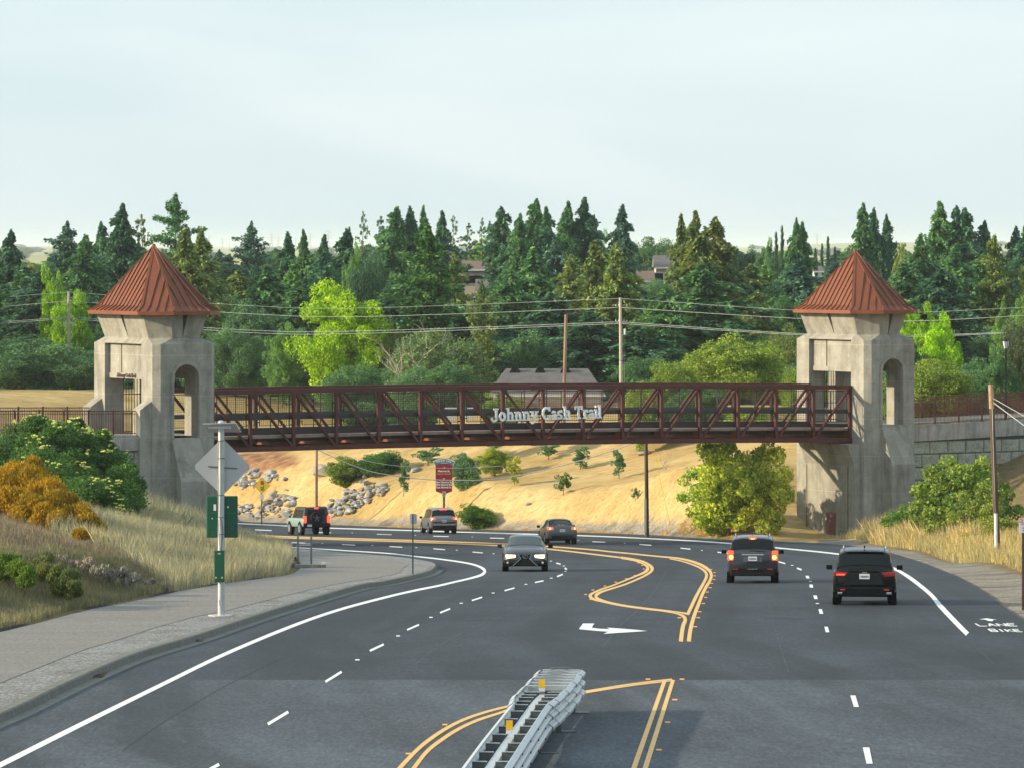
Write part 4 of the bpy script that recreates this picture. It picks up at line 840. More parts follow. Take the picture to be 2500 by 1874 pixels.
T=[ # kind, px, top, width, D, colour, label
('R',25,565,52,480,DK,'tall dark redwood at the far left edge of the photo'),('F',160,545,78,500,BL_,'bluish fir standing clear between the palm and the left tower'),('R',205,580,82,452,MD,'mid green redwood just left of the left tower roof'),('R',247,545,48,520,DK,'narrow dark redwood behind the one left of the left tower roof'),('R',290,503,76,480,DK,'tall dark redwood rising left of the left tower roof tip'),
('S',352,525,60,500,OL,'thin olive pine just above the left tower roof tip'),('F',425,478,72,520,MD,'tallest open fir right of the left tower roof tip'),('R',440,565,80,430,OL,'olive redwood behind the right slope of the left tower roof'),('R',485,563,78,440,OL,'olive redwood with ragged top right of the left tower roof'),('P',80,615,48,485,(.16,.19,.06),'palm tree among conifers at the far left'),
('M',130,650,60,430,BR_,'small yellow green tree behind the left power line pole'),('M',165,712,100,428,BR_,'bright yellow green tree directly behind the left utility pole'),('R',60,655,95,472,MD,'broad redwood at far left below the palm'),('R',5,700,90,470,DK,'dark redwood cut by the left photo edge'),('R',240,640,80,470,MD,'redwood with green tip behind the left roof slope'),
('O',55,815,250,415,OK,'large rounded oak at the far left above the golden field'),('O',205,850,150,413,OK,'rounded oak touching the left side of the left tower'),('M',262,770,90,420,MD,'green tree squeezed against the left tower head'),
('F',534,612,44,600,BL_,'bluish pointed conifer, left of the twin pair beyond the left tower'),('F',562,622,44,600,BL_,'bluish pointed conifer, right of the twin pair beyond the left tower'),('F',614,545,62,520,BL_,'tall narrow conifer standing alone in the gap right of the left tower'),('O',618,640,78,480,(.02,.055,.028),'dark round dome shaped tree below the lone tall conifer'),
('R',705,570,54,480,DK,'dark redwood, first of the row right of the thin bare pole'),('R',747,567,50,470,MD,'redwood with sharp tip, second right of the thin bare pole'),('R',791,577,54,460,DK,'redwood, third right of the thin bare pole'),('R',834,563,60,470,DK,'redwood, fourth right of the thin bare pole'),('R',857,560,30,520,BL_,'slim bluish redwood tip behind the fourth redwood'),
('S',880,518,46,560,OK,'thin see-through pine left of centre skyline'),('S',925,528,40,560,OK,'second thin see-through pine beside the big green redwood'),('R',962,510,74,500,MD,'tall green redwood with forked top left of centre'),('O',900,603,85,450,DK,'dark dense tree above the bright lime tree'),('M',868,600,50,455,LT,'light green tree left of the dark dense tree'),
('R',1006,508,56,500,DK,'pointed redwood left of the wide one with visible trunk'),('R',1037,508,44,510,MD,'slim pointed redwood behind the wide one with visible trunk'),('F',1048,556,100,400,(.035,.085,.025),'wide green conifer with reddish bare lower trunk'),('R',1072,518,46,530,DK,'dark pointed redwood right of the conifer with bare trunk'),
('S',1103,527,38,620,OK,'thin pale pine above the brown roofed house'),('S',1149,545,34,620,OK,'small thin pine left of the pair above the house'),('S',1173,533,42,620,OK,'taller thin pine of the pair above the house'),('S',1197,540,28,620,OK,'slight pine beside the dense redwood right of the house'),
('R',1220,508,58,545,DK,'dense redwood right of the brown roofed house'),('R',1261,528,52,500,MD,'redwood right of the dense one near the centre'),('R',1300,490,66,520,MD,'tallest redwood of the centre cluster'),('R',1332,510,56,500,DK,'dark redwood right of the tallest centre redwood'),('R',1382,497,56,540,MD,'pointed redwood, left of the two skyline spires right of centre'),('R',1423,485,66,540,DK,'pointed redwood, right of the two skyline spires right of centre'),('F',1448,528,34,560,DK,'small leaning fir beside the right skyline spire'),
('M',1180,580,60,680,BR_,'bright green tree just above the brown house roof'),('M',1213,597,34,680,BR_,'small bright tree right of the house chimney'),('M',1470,563,50,600,LT,'pale round tree in the skyline gap right of centre'),
('F',1113,625,56,420,OL,'olive conifer in front of the brown roofed house'),('R',1105,690,60,470,OL,'olive conifer before the tan house walls'),('R',1222,668,54,480,MD,'green conifer hiding the right end of the brown roofed house'),('F',1180,692,52,395,OL,'olive conifer in front of the white house'),('R',1085,690,90,410,MD,'broad green redwood above the oak with bare branches'),('R',1240,660,86,430,MD,'green redwood right of the white house'),('R',1290,610,96,450,MD,'wide green redwood in the centre'),('R',1345,590,80,480,BL_,'bluish redwood in the centre'),
('R',1450,590,76,430,OL,'olive redwood with round top right of centre'),('R',1403,628,76,440,OL,'lower olive redwood right of the leaning pole'),('R',1508,600,74,405,OL,'tall olive redwood behind the pale utility pole'),('R',1520,503,56,520,BL_,'tall lone redwood above the pale utility pole'),
('O',1590,568,110,620,OK,'rounded dark tree above the steep roofed house'),('R',1668,528,50,440,OL,'narrow redwood at the left of the big twin redwoods'),('R',1694,520,74,425,OL,'left one of the big twin redwoods'),('R',1749,535,82,428,(.080,.102,.036),'right one of the big twin redwoods, brownish green'),('R',1715,650,150,405,MD,'broad dark skirt redwood under the twin redwoods'),('R',1620,695,70,400,MD,'redwood left of the twin redwoods'),
('O',1828,590,70,560,DK,'dark rounded tree right of the twin redwoods'),('O',1785,592,50,560,DK,'dark tree peeking behind the right twin redwood'),('A',1874,588,52,550,OK,'grey green airy tree near the cypresses'),('F',1862,650,84,480,LT,'pale green conifer left of the right tower'),('C',1898,570,11,600,DK,'thin cypress spire, left of the pair near the right tower'),('C',1913,555,11,600,DK,'thin cypress spire, right of the pair near the right tower'),('R',1933,536,36,520,MD,'redwood with pointed top left of the right tower roof'),('R',1960,545,42,520,MD,'redwood nearest the left of the right tower roof'),
('C',1990,610,13,560,DK,'thin cypress left of the right roof tip'),('C',2003,598,10,600,DK,'thin cypress above the pale far field'),('C',2020,581,11,600,DK,'tallest thin cypress left of the right roof tip'),('C',2037,606,10,600,DK,'short thin cypress next to the right roof tip'),('M',1915,700,130,440,MD,'green broad tree touching the right tower roof edge'),('R',1800,660,80,450,MD,'green redwood right of the twin redwoods base'),('R',1842,712,66,435,OL,'olive redwood above the yellow green oak'),('F',1592,740,76,400,LT,'pale green conifer right of the pale utility pole'),
('R',2101,503,50,500,MD,'redwood with rough top right of the right roof tip'),('R',2128,512,44,510,DK,'dark redwood, second right of the right roof tip'),('R',2163,528,42,510,DK,'dark redwood, third right of the right roof tip'),('P',2197,560,44,480,(.16,.20,.07),'tall palm right of the right tower roof'),('C',2155,598,9,500,DK,'cypress spire left of the right palm'),('C',2168,590,9,500,DK,'second cypress spire left of the right palm'),('C',2184,595,10,500,DK,'cypress spire next to the right palm'),
('R',2243,577,74,470,MD,'green redwood right of the right palm'),('R',2294,496,70,520,MD,'tallest redwood at the right of the photo'),('R',2326,507,56,520,DK,'dark redwood next to the tallest right redwood'),('R',2360,514,66,520,DK,'broad dark redwood near the right edge skyline'),('R',2398,543,52,520,DK,'redwood tip second from the right skyline gap'),('F',2436,580,70,430,OL,'light olive fir standing out near the right edge'),('R',2470,556,50,520,DK,'dark redwood behind the lamp post at right'),('R',2494,543,56,500,DK,'dark redwood cut by the right photo edge'),
('R',2340,602,96,430,MD,'wide redwood above the bright trees right of the tower'),('R',2205,645,96,450,MD,'dark redwood against the right roof slope'),('R',2300,662,126,410,DK,'very dark broad redwood behind the bright trees at right'),('R',2405,625,96,440,MD,'redwood between the light olive fir and the bright trees'),
('M',2240,727,120,332,BR_,'bright lime tree directly right of the right tower head'),('M',2292,768,100,322,BR_,'lower bright lime tree right of the right tower'),('O',2275,865,170,312,YG,'olive green oak above the right railing'),('O',2205,815,110,320,MD,'green tree tucked against the right tower'),('O',2355,905,130,318,OK,'dark green tree above the railing near the lamp post'),('O',2490,760,80,315,(.05,.07,.04),'grey green drooping tree at the right edge behind the lamp post'),('M',2480,725,90,340,LT,'green tree behind the drooping tree at the right edge'),
('M',850,690,212,397,(.16,.26,.008),'large bright lime green tree left of centre'),('O',655,803,270,425,(.05,.105,.055),'large rounded grey green oak right of the left tower'),('O',500,790,120,436,OK,'oak partly hidden by the left tower'),('O',1062,787,200,385,(.085,.135,.06),'grey green oak with bare pale branches left of centre'),('M',1305,825,90,402,MD,'small green tree above the grey roof'),
('O',1790,805,205,345,YG,'large yellow green oak left of the right tower'),('O',1645,872,120,338,YG,'yellow green oak just above the bridge'),('O',1562,922,70,332,YG,'low yellow green bush above the bridge rail'),
('O',600,720,120,420,OK,'green tree behind the large grey green oak'),('M',690,792,80,400,LT,'light green tree between the oak and the lime tree'),('R',728,690,96,430,MD,'green redwood left of the lime tree'),('R',790,655,96,440,DK,'dark redwood behind the lime tree top'),('R',1000,655,110,430,MD,'green redwood right of the lime tree'),('O',540,705,90,450,MD,'green tree right of the left roof edge'),('R',655,655,90,440,MD,'green redwood behind the thin bare pole'),('R',1350,720,130,412,DK,'dark broad redwood behind the leaning pole'),('R',1150,760,110,400,DK,'dark redwood behind the oak with bare branches'),('R',1440,760,130,398,DK,'dark redwood behind the two utility poles'),('R',1555,800,120,395,DK,'dark low redwood right of the pale utility pole'),('R',940,700,90,425,DK,'dark redwood right behind the lime tree'),
('O',1960,880,90,330,YG,'small yellow green tree left of the right tower leg'),('M',2440,850,90,310,MD,'green tree behind the right wood pole'),('O',1700,930,120,335,MD,'green tree low behind the bridge rail'),('O',2120,870,80,335,MD,'green tree seen through the right tower arch')]
for k,px,top,wp,D,c,lab in T: tree(k,px,top,wp,D,c,lab,'trees beyond the footbridge')
for i in range(58):
    px=20+i*43+random.uniform(-18,18); top=random.uniform(625,735); D=random.uniform(445,520)
    if 1050<px<1250 or 1540<px<1670: D=460; top=max(top,770)
    tree('R',px,top,random.uniform(60,125),D,random.choice([DK,MD,MD,BL_,OL,LT]),'mixed green redwood in the thick belt of trees','trees of the belt behind the houses')
for i in range(34):
    px=480+i*60+random.uniform(-20,20)
    if 1130<px<1560: continue
    tree('O',px,random.uniform(860,905),random.uniform(110,150),random.uniform(412,428) if px<820 else random.uniform(372,392),random.choice([MD,OK,DK]),'low green broadleaf tree in the dense row behind the bridge','low trees in the row behind the bridge')
for i in range(30):
    px=-20+i*88+random.uniform(-30,30); D=random.uniform(398,440)
    if 1060<px<1250: continue
    if px<520: D+=62
    if 60<px<260: continue
    tree(random.choice('OM'),px,random.uniform(745,830),random.uniform(100,170),D,random.choice([MD,OK,LT,OL,OK]),'rounded leafy tree filling the middle of the tree belt','leafy trees in the middle of the belt')
for i in range(34):   # the belt carries on to both sides of the view
    px=(-40-i*26) if i%2 else (2540+i*26); tree(random.choice('RRO'),px,random.uniform(540,640),random.uniform(70,110),random.uniform(400,500),random.choice([DK,MD,OL,OK]),'tree of the belt standing beyond the sides of the photo','trees beyond the sides of the photo')
for i in range(120):   # beyond the houses, smaller with distance
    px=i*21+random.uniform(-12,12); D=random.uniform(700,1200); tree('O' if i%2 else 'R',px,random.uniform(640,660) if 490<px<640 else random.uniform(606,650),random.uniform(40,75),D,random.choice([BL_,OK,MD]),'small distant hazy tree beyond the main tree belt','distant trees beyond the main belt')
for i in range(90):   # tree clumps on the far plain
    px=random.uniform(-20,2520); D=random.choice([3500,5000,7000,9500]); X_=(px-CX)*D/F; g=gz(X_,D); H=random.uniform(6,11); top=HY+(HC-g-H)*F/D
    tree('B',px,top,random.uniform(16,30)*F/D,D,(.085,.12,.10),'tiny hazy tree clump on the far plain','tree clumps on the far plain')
# shrubs and young trees on the embankments: base given in the photo
def bush(kind,px,top,base,wp,D,col,lab,grp=None,spread=0): return tree(kind,px,top,wp,D,col,lab,grp,base=base)
SL=[('B',845,1108,1186,86,341,YG,'rounded green bush at the left of the slope below the bridge'),('B',928,1092,1160,104,338,(.04,.10,.025),'dark green oak bush under the bridge, behind the tall sapling'),('B',1135,1100,1192,66,326,OK,'dark upright bush right of the red direction sign'),('M',1207,1092,1163,76,326,(.15,.20,.02),'yellow green small tree under the middle of the bridge'),('Y',985,1120,1212,40,333,MD,'slim leafy sapling between the oak bush and the red direction sign'),('Y',1045,1088,1140,90,338,OK,'small tree under the bridge behind the direction sign'),('Y',1256,1108,1190,52,322,(.16,.18,.03),'sparse yellowish sapling right of the yellow green tree'),
 ('B',1166,1224,1290,88,309,(.055,.11,.012),'low rounded bright bush beside the far road edge'),('Y',1340,1080,1122,58,318,MD,'small tree just under the bridge right of centre'),('Y',1416,1085,1151,60,314,MD,'leafy sapling under the bridge with two side branches'),('Y',1376,1148,1212,46,308,(.045,.10,.02),'sapling halfway down the golden slope'),('Y',1512,1092,1171,50,305,OK,'thin sapling left of the grey conduit pole'),('Y',1551,1186,1224,24,297,OK,'smallest round sapling beside the grey conduit pole'),('Y',1200,1060,1100,50,330,MD,'small crown showing just below the bridge near the middle'),
 ('A',1778,1062,1312,190,284,(.22,.27,.038),'large leafy tree left of the right tower foot'),('A',1862,1075,1306,135,286,(.26,.28,.04),'second leafy tree touching the right tower foot'),('A',1740,1120,1300,120,282,(.15,.23,.03),'dark leaved part tree at the left of the tower foot group'),
 ('A',2330,1118,1345,195,246,(.105,.155,.03),'big leafy bush in front of the block retaining wall'),('A',2400,1180,1350,130,242,(.13,.17,.035),'leafy bush behind the right wood pole'),('A',2430,1260,1360,110,238,(.14,.18,.03),'lower leafy bush at the foot of the right wood pole'),('A',2285,1165,1325,120,252,(.075,.135,.03),'leafy bush nearest the right tower in front of the block wall'),('A',2385,1118,1345,150,248,(.10,.15,.03),'tall leafy bush in front of the block wall, behind the others'),('B',2205,1242,1310,100,262,(.045,.12,.015),'low bright green bush at the foot of the right tower'),
 ('B',1700,980,1060,110,335,MD,'green bush seen through the truss left of the right tower'),('B',1830,990,1060,120,332,(.15,.22,.03),'bright bush seen through the truss near its right end'),('B',1600,985,1060,120,333,MD,'green bush seen through the truss right of the sign'),('B',900,975,1055,130,345,MD,'green bush seen through the truss left of the sign'),('B',1010,965,1060,120,342,MD,'green bush behind the truss left of the sign letters'),('M',1225,960,1060,100,338,YG,'yellow green bush behind the first sign letters'),('B',2080,960,1050,60,330,BR_,'bright bush seen through the right tower opening'),('B',2170,955,1050,60,330,BR_,'bright bush seen through the right tower arch')]
def hit(px,py,lo=262,hi=420):
    for k in range(160):
        D=lo+(hi-lo)*k/160; q=P(px,py,D)
        if q.z<gz(q.x,q.y): return D
    return None
for r in SL:
    r=list(r)
    if 1095<r[3]<1316 and r[1]<1960 and r[2]>1050: r[5]=hit(r[1],r[3]) or r[5]
    bush(*r,grp='shrubs and young trees near the bridge')
# dead sapling and bare branches
def bare(name,label,px,base,D,H,seed,n=7,mat=M_DEADB,r=.03):
    rng=random.Random(seed); X_=(px-CX)*D/F; z=HC-(base-HY)*D/F; t=empty(name,(X_,D,z)); tag(t,label,'dead tree'); m=MB()
    def grow_(p,d,L,rad,lev):
        pts=[p]; 
        for i in range(3): d=(d+Vector((rng.uniform(-.45,.45),rng.uniform(-.3,.3),rng.uniform(-.25,.3)))).normalized(); pts.append(pts[-1]+d*L/3)
        m.tube(pts,[rad,rad*.8,rad*.6,rad*.35],5)
        if lev>0:
            for i in range(3): grow_(pts[rng.choice([1,2,3])],(d+Vector((rng.uniform(-1,1),rng.uniform(-.6,.6),rng.uniform(-.3,.7)))).normalized(),L*.62,rad*.5,lev-1)
    for i in range(n): grow_(Vector((0,0,0)),Vector((rng.uniform(-.8,.8),rng.uniform(-.3,.3),1)).normalized(),H*rng.uniform(.6,.9),r,2)
    m.build('branches',mat,t,smooth=True)
bare('dead_tree','pale bare branches reaching left out of the grey green oak',992,950,378,4.4,4,3,r=.07)
bare('dead_sapling','bare dead sapling on the golden slope right of the conduit pole',1626,1146,300,1.3,9,3,r=.02)
# near left bank: elderberry with cream umbels, broom, small shrubs
def near_shrub(name,label,cat_,blobs,leafmat,col,leaf,lpb,flowers=0,fl_mat=None,frad=.10,seed=1,stem=True,upz=0):
    rng=np.random.default_rng(seed); C=[]; FL=[]; cen=[]
    for (px,py,D,r) in blobs: cen.append((*P(px,py,D),r))
    base=Vector((np.mean([c[0] for c in cen]),np.mean([c[1] for c in cen]),gz(np.mean([c[0] for c in cen]),np.mean([c[1] for c in cen]))-.2))
    for x,y,z,r in cen:
        nsub=9
        for s_ in range(nsub):
            d=rng.normal(size=3); d/=np.linalg.norm(d); c=np.array([x,y,z])+d*r*.62; R_=r*.45*rng.uniform(.7,1.25)
            q=rng.normal(size=(lpb,3)); q/=np.linalg.norm(q,axis=1)[:,None]; q*=(rng.uniform(.2,1,lpb)**.5)[:,None]*R_; C.append(c+q*np.array([1,1,.85])+rng.normal(0,R_*.1,(lpb,3)))
            if flowers and rng.uniform()<flowers:
                for _ in range(5):
                    q=d*.6+np.array([.1,-.9,.75])+rng.normal(0,.45,3); q/=np.linalg.norm(q); FL.append(c+q*R_*1.02)
    C=np.concatenate(C)-np.array(base); t=empty(name,base); tag(t,label,cat_)
    if upz: a=rng.normal(0,.35,(len(C),3)); a[:,2]+=1; a/=np.linalg.norm(a,axis=1)[:,None]; b=rng.normal(size=a.shape); b-=a*(a*b).sum(1)[:,None]; b/=np.linalg.norm(b,axis=1)[:,None]; V,Fq=leaves(C,leaf,rng,a,b,.35)
    else: V,Fq=leaves(C,leaf,rng)
    o=mesh_np('foliage',V,Fq,leafmat,t); o.color=(col[0]*1.7,col[1]*1.7,col[2]*1.7,1)
    if FL:
        m=MB()
        for c in FL:
            c=Vector(c-np.array(base)); R0=frad*random.uniform(.6,1.2)
            for k in range(5): q=c+Vector((random.uniform(-1,1),random.uniform(-1,1),random.uniform(-.25,.25)))*R0*.75; m.tube([q-Vector((0,0,R0*.35)),q,q+Vector((0,0,R0*.35))],[R0*.15,R0*.5,R0*.15],6)
        m.build('flower_heads',fl_mat,t)
    m=MB()
    for x,y,z,r in cen[::2]: e=Vector((x,y,z))-base; m.tube([Vector((e.x*.3,e.y*.3,0)),Vector((e.x*.6,e.y*.6,e.z*.5)),e],[.05,.035,.012],5)
    m.build('stems',M_BARK,t); return t
EL=[(40,1110,225,1.5),(100,1080,222,1.5),(150,1110,220,1.6),(200,1120,220,1.6),(250,1150,222,1.6),(60,1170,216,1.7),(130,1180,214,1.8),(195,1190,212,1.9),(260,1200,214,1.7),(300,1180,222,1.2),(-30,1130,222,1.8),(160,1240,208,1.5),(220,1250,206,1.7),(270,1240,210,1.4),(95,1045,225,.7),(185,1060,224,.8),(255,1290,204,1.1),(320,1220,222,.8),(240,1090,226,.9),(-60,1200,215,1.8)]
near_shrub('elderberry_bush','big green bush with cream flower heads in front of the left railing','flowering bush',EL,M_LEAF,(.048,.112,.026),.062,1250,.62,M_FLOW,.105,3)
BRM=[(20,1180,178,1.0),(70,1200,176,1.0),(110,1225,174,1.0),(30,1230,172,1.0),(80,1255,170,.9),(-30,1190,176,1.2),(120,1265,168,.7),(-20,1250,172,.9),(75,1160,184,.8)]
near_shrub('broom_bush','large yellow orange flowering broom bush at the left photo edge','flowering bush',BRM,M_FLOW2,(.23,.15,.005),.055,950,0,None,.1,5,upz=1)
BRM2=[(150,1245,172,.9),(185,1275,170,.8),(215,1300,168,.75),(245,1325,166,.5),(160,1280,167,.7),(130,1210,176,.8),(195,1315,163,.4)]
near_shrub('broom_bush','yellow orange broom bush just below the green flowering bush','flowering bush',BRM2,M_FLOW2,(.22,.145,.005),.055,800,0,None,.1,6,upz=1)
near_shrub('broom_bush','small orange flowering broom in the pale grass below the left tower','flowering bush',[(400,1268,222,.55),(425,1290,218,.55),(445,1300,216,.45)],M_FLOW2,(.32,.20,.01),.05,330,0,None,.1,7,upz=1)
near_shrub('green_shrub','low bright green shrub at the bottom left of the bank','shrub',[(20,1385,133,.5),(50,1398,132,.45),(70,1410,131,.35)],M_LEAF,(.075,.13,.02),.04,500,0,None,.1,8,upz=1)
near_shrub('green_shrub','olive green feathery shrub right of the low bright one','shrub',[(150,1408,136,.5),(180,1422,134,.48),(165,1430,133,.45)],M_LEAF,(.09,.12,.04),.04,500,0,None,.1,9,upz=1)
near_shrub('green_shrub','small upright olive shrub between the two low shrubs','shrub',[(112,1378,138,.4),(112,1398,137,.35)],M_LEAF,(.10,.12,.045),.035,350,0,None,.1,10,upz=1)
M_GREYB=mat_leaf('grey_twigs',.1,.5,1.4,(1,1,1))
for i,(a,b_,D,r) in enumerate([(215,1384,150,.6),(300,1408,150,.5),(120,1362,152,.5),(370,1428,156,.4)]):
    near_shrub('dry_shrub','grey leafless brush clump low on the left bank, one of several','dry shrub',[(a,b_-2,D-6,r*.6),(a+28,b_+6,D-7,r*.5),(a-28,b_-2,D-6,r*.5)],M_GREYB,(.20,.18,.16),.045,150,0,None,.1,20+i,upz=1)['group']='grey brush clumps on the left bank'
# grasses ---------------------------------------------------------------
def grass(name,poly_px,n,hgt,wid,col,seed,up=0,Dfix=None,lean=.35,lab='',wobble_=1,zf=None):
    rng=np.random.default_rng(seed); poly=[tuple(p) for p in poly_px]; xs=[p[0] for p in poly]; ys=[p[1] for p in poly]; pts=np.zeros((0,2))
    while len(pts)<n:
        q=np.stack([rng.uniform(min(xs),max(xs),n),rng.uniform(min(ys),max(ys),n)],1); k=inside(q[:,0],q[:,1],poly); q=q[k]; q=q[poly_dist(q[:,0],q[:,1],[tuple(p) for p in plat_poly])>.42]
        dn=(vnoise(q[:,0],q[:,1],1.1,seed)+1)/2; q=q[rng.uniform(0,1,len(q))<.35+.65*dn]; pts=np.concatenate([pts,q])
    pts=pts[:n]; z=ground_z(pts[:,0],pts[:,1])-.02; h=hgt*rng.uniform(.55,1.15,n)*(1+.35*vnoise(pts[:,0],pts[:,1],1.7,seed+2)); az=rng.uniform(0,6.28,n); w_=wid*rng.uniform(.6,1.3,n); ln=lean*h*rng.normal(0,1,n); la=rng.uniform(0,6.28,n)
    b=np.stack([pts[:,0],pts[:,1],z],1); s=np.stack([np.cos(az)*w_/2,np.sin(az)*w_/2,0*az],1); tip=b+np.stack([np.cos(la)*ln,np.sin(la)*ln,h],1); mid=b*.45+tip*.55+np.stack([0*h,0*h,h*.08],1)
    V=np.stack([b-s,b+s,mid+s*.8,tip,mid-s*.8],1).reshape(-1,3); Fq=np.arange(5*n).reshape(n,5)
    o=mesh_np(name,V,Fq,M_GRASS,None); o.color=(*col,1); tag(o,lab,'grass',kind='stuff'); return o
M_GRASS=mat_leaf('dry_grass_blades',.3,.55,1.35,(1.05,1,.85))
W_=lambda L_: [P(*p).xy for p in L_]
toe_w=[tuple(G(x,y,.15).xy) for x,y in toe_px]
bank=[G(x,y,.15).xy for x,y in [(-100,1575),(0,1542),(95,1519),(228,1484),(316,1468),(443,1441),(525,1427),(700,1403),(722,1396),(733,1366),(690,1343),(560,1335)]]
pale=[bank[5],bank[6],bank[7],bank[8],bank[9],bank[10],Vector((-15.5,246)),Vector((-21,250)),Vector((-20.5,200)),Vector((-16.5,165)),Vector((-13.3,160))]
grass('tall_grass',pale,95000,.80,.013,(.46,.44,.31),31,lab='tall pale dry grass on the left bank below the tower')
left=[bank[0],bank[1],bank[2],bank[3],bank[4],bank[5],Vector((-13.5,161)),Vector((-17,168)),Vector((-21,190)),Vector((-30,200)),Vector((-30,130)),Vector((-18,110))]
grass('dry_grass',left,90000,.30,.012,(.30,.25,.185),32,lab='short brown dry grass covering the left bank')
grass('dry_grass',[bank[0],bank[1],bank[2],bank[3],bank[4],bank[5],Vector((-13.2,157)),Vector((-15.2,146)),Vector((-17.5,133)),Vector((-17,118))],45000,.30,.011,(.28,.28,.16),33,lab='greenish dry grass along the path edge')
grass('tall_grass',[Vector((-21,215)),Vector((-14,215)),Vector((-15.5,246)),Vector((-19,262)),Vector((-24,262)),Vector((-24,240))],16000,1.0,.026,(.45,.44,.31),34,lab='tall pale grass around the foot of the left tower')
rt=[G(*p).xy for p in [(1985,1316),(2060,1319),(2140,1331),(2230,1342),(2300,1357),(2378,1371),(2457,1388),(2492,1402),(2600,1440)]]
rv=rt+[Vector((35,215)),Vector((36,245)),Vector((27,262)),Vector((24,276)),Vector((19.5,281))]
grass('verge_grass',rv,52000,.62,.022,(.55,.46,.22),35,lab='golden green grass verge between the gravel shoulder and the right tower')
grass('verge_grass',[Vector((24,236)),Vector((27,262)),Vector((24,276)),Vector((21,276)),Vector((20.5,262)),Vector((21.5,244))],9000,1.15,.022,(.62,.50,.26),36,lab='taller pale grass heads at the foot of the right tower')
far=[G(*p).xy for p in [(740,1277),(866,1282),(1000,1287),(1119,1290.5),(1304,1294),(1450,1299),(1600,1304.5),(1793,1316)]]+[Vector((14,292)),Vector((9,303)),Vector((0,318)),Vector((-10,336)),Vector((-16,345))]
grass('straw',far,60000,.14,.05,(.62,.44,.18),37,lab='flattened golden straw on the slope beyond the road',lean=1.2)
# ------------------------------------------------------------------ vehicles
def paintm(name,c,metal=.3,rough=.28): return mat_plain(name,c,rough,metal,.04,2,coat=.35)
M_TYRE=mat_plain('tyre_rubber',(.008,.008,.009),.9); M_RIM=mat_plain('alloy_rim',(.45,.45,.46),.35,.7); M_WIN=mat_plain('car_glass',(.006,.009,.011),.10,0,.05,1); M_TRIM=mat_plain('black_trim',(.005,.005,.006),.7); M_CHR=mat_plain('chrome',(.75,.76,.77),.15,.95)
M_PLT=mat_plain('licence_plate',(.70,.71,.72),.4); M_PLTM=mat_plain('plate_characters',(.05,.07,.16),.5)
M_RED=mat_plain('tail_lamp_red',(.28,.012,.012),.25,coat=1); M_REDL=mat_plain('lit_tail_lamp',(.6,.03,.02),.3,emit=(1,.06,.02),estr=2.2); M_ORL=mat_plain('lit_bulb',(.9,.4,.1),.3,emit=(1,.42,.06),estr=5.0); M_HDL=mat_plain('lit_headlight',(.9,.8,.6),.2,emit=(1,.62,.28),estr=9.0)
def carbody(st,L,sub=5):
    """st rows: x,zb,zbelt,ztop,wl,wb,wt -> grid of points [i][j], j runs left belt..right over the top, full loop"""
    rows=[]
    q=[tuple(map(float,r)) for r in st]; fine=cat(q,sub); mark=[i*sub for i in range(len(q))]
    for (x,zb_,zk,zt,wl,wb,wt) in fine:
        half=[(0,zb_),(wl*.75,zb_),(wl*.97,zb_+.07),(wl,zb_+.2*(zk-zb_)+.05),((wl+wb)/2+.02,(zb_+zk)*.52),(wb+.012,zk-.14),(wb,zk-.03),(wb-.05,zk+.02),(wt+.35*(wb-wt),zk+.5*(zt-zk)),(wt+.05*(wb-wt)+.02,zt-.07),(wt*.93,zt-.02),(wt*.55,zt+.012),(0,zt+.02)]
        loop=[(-y,z) for y,z in half[1:-1]][::-1]; full=half+loop  # start bottom centre, up right side, over, down left
        rows.append([(x,-y,z) for y,z in full])
    return rows,mark
def grid_mesh(rows,closed=True,caps=True):
    m=MB(); n=len(rows); k=len(rows[0])
    for r in rows: m.v+=r
    for i in range(n-1):
        for j in range(k if closed else k-1): m.f.append((i*k+j,i*k+(j+1)%k,(i+1)*k+(j+1)%k,(i+1)*k+j))
    if caps: m.f.append(tuple(range(k-1,-1,-1))); m.f.append(tuple((n-1)*k+j for j in range(k)))
    return m
def panel(rows,i0,i1,j0,j1,off=.012):
    out=[]
    for i in range(i0,i1+1):
        r=[]
        for j in range(j0,j1+1):
            p=Vector(rows[i][j]); a=Vector(rows[min(i+1,len(rows)-1)][j])-Vector(rows[max(i-1,0)][j]); k=len(rows[i]); b=Vector(rows[i][(j+1)%k])-Vector(rows[i][j-1]); nrm=a.cross(b).normalized()
            c=Vector((p.x,0,(rows[i][0][2]+rows[i][12][2])/2)); nrm=nrm if nrm.dot(p-c)>0 else -nrm; r.append(tuple(p+nrm*off))
        out.append(r)
    return grid_mesh(out,False,False)
def wheel(t,x,y,r,w_=.23,spare=False):
    s=1 if y>0 else -1; e=bpy.data.objects.new('wheel',None); COL.objects.link(e); e.parent=t; e.location=(x,y,r)
    if spare: e.rotation_euler=(0,0,R(90))
    m=MB().tube([(0,-w_/2,0),(0,-w_/2+.02,0),(0,w_/2-.02,0),(0,w_/2,0)],[r*.93,r,r,r*.93],22); m.build('tyre',M_TYRE,e,smooth=True)
    m=MB().cyl((0,s*(w_/2-.01),0),(0,s*(w_/2+.012),0),r*.62,18); m.build('rim',M_RIM if not spare else M_TRIM,e)
    sp=MB()
    for k in range(5): a=R(72*k+18); sp.bar((0,s*(w_/2+.018),0),(r*.58*math.cos(a),s*(w_/2+.018),r*.58*math.sin(a)),.07,.02,Vector((0,1,0)))
    sp.cyl((0,s*(w_/2),0),(0,s*(w_/2+.03),0),r*.12,10); sp.build('spokes',M_RIM if not spare else mat_plain('dark_spokes',(.10,.10,.105),.4),e); return e
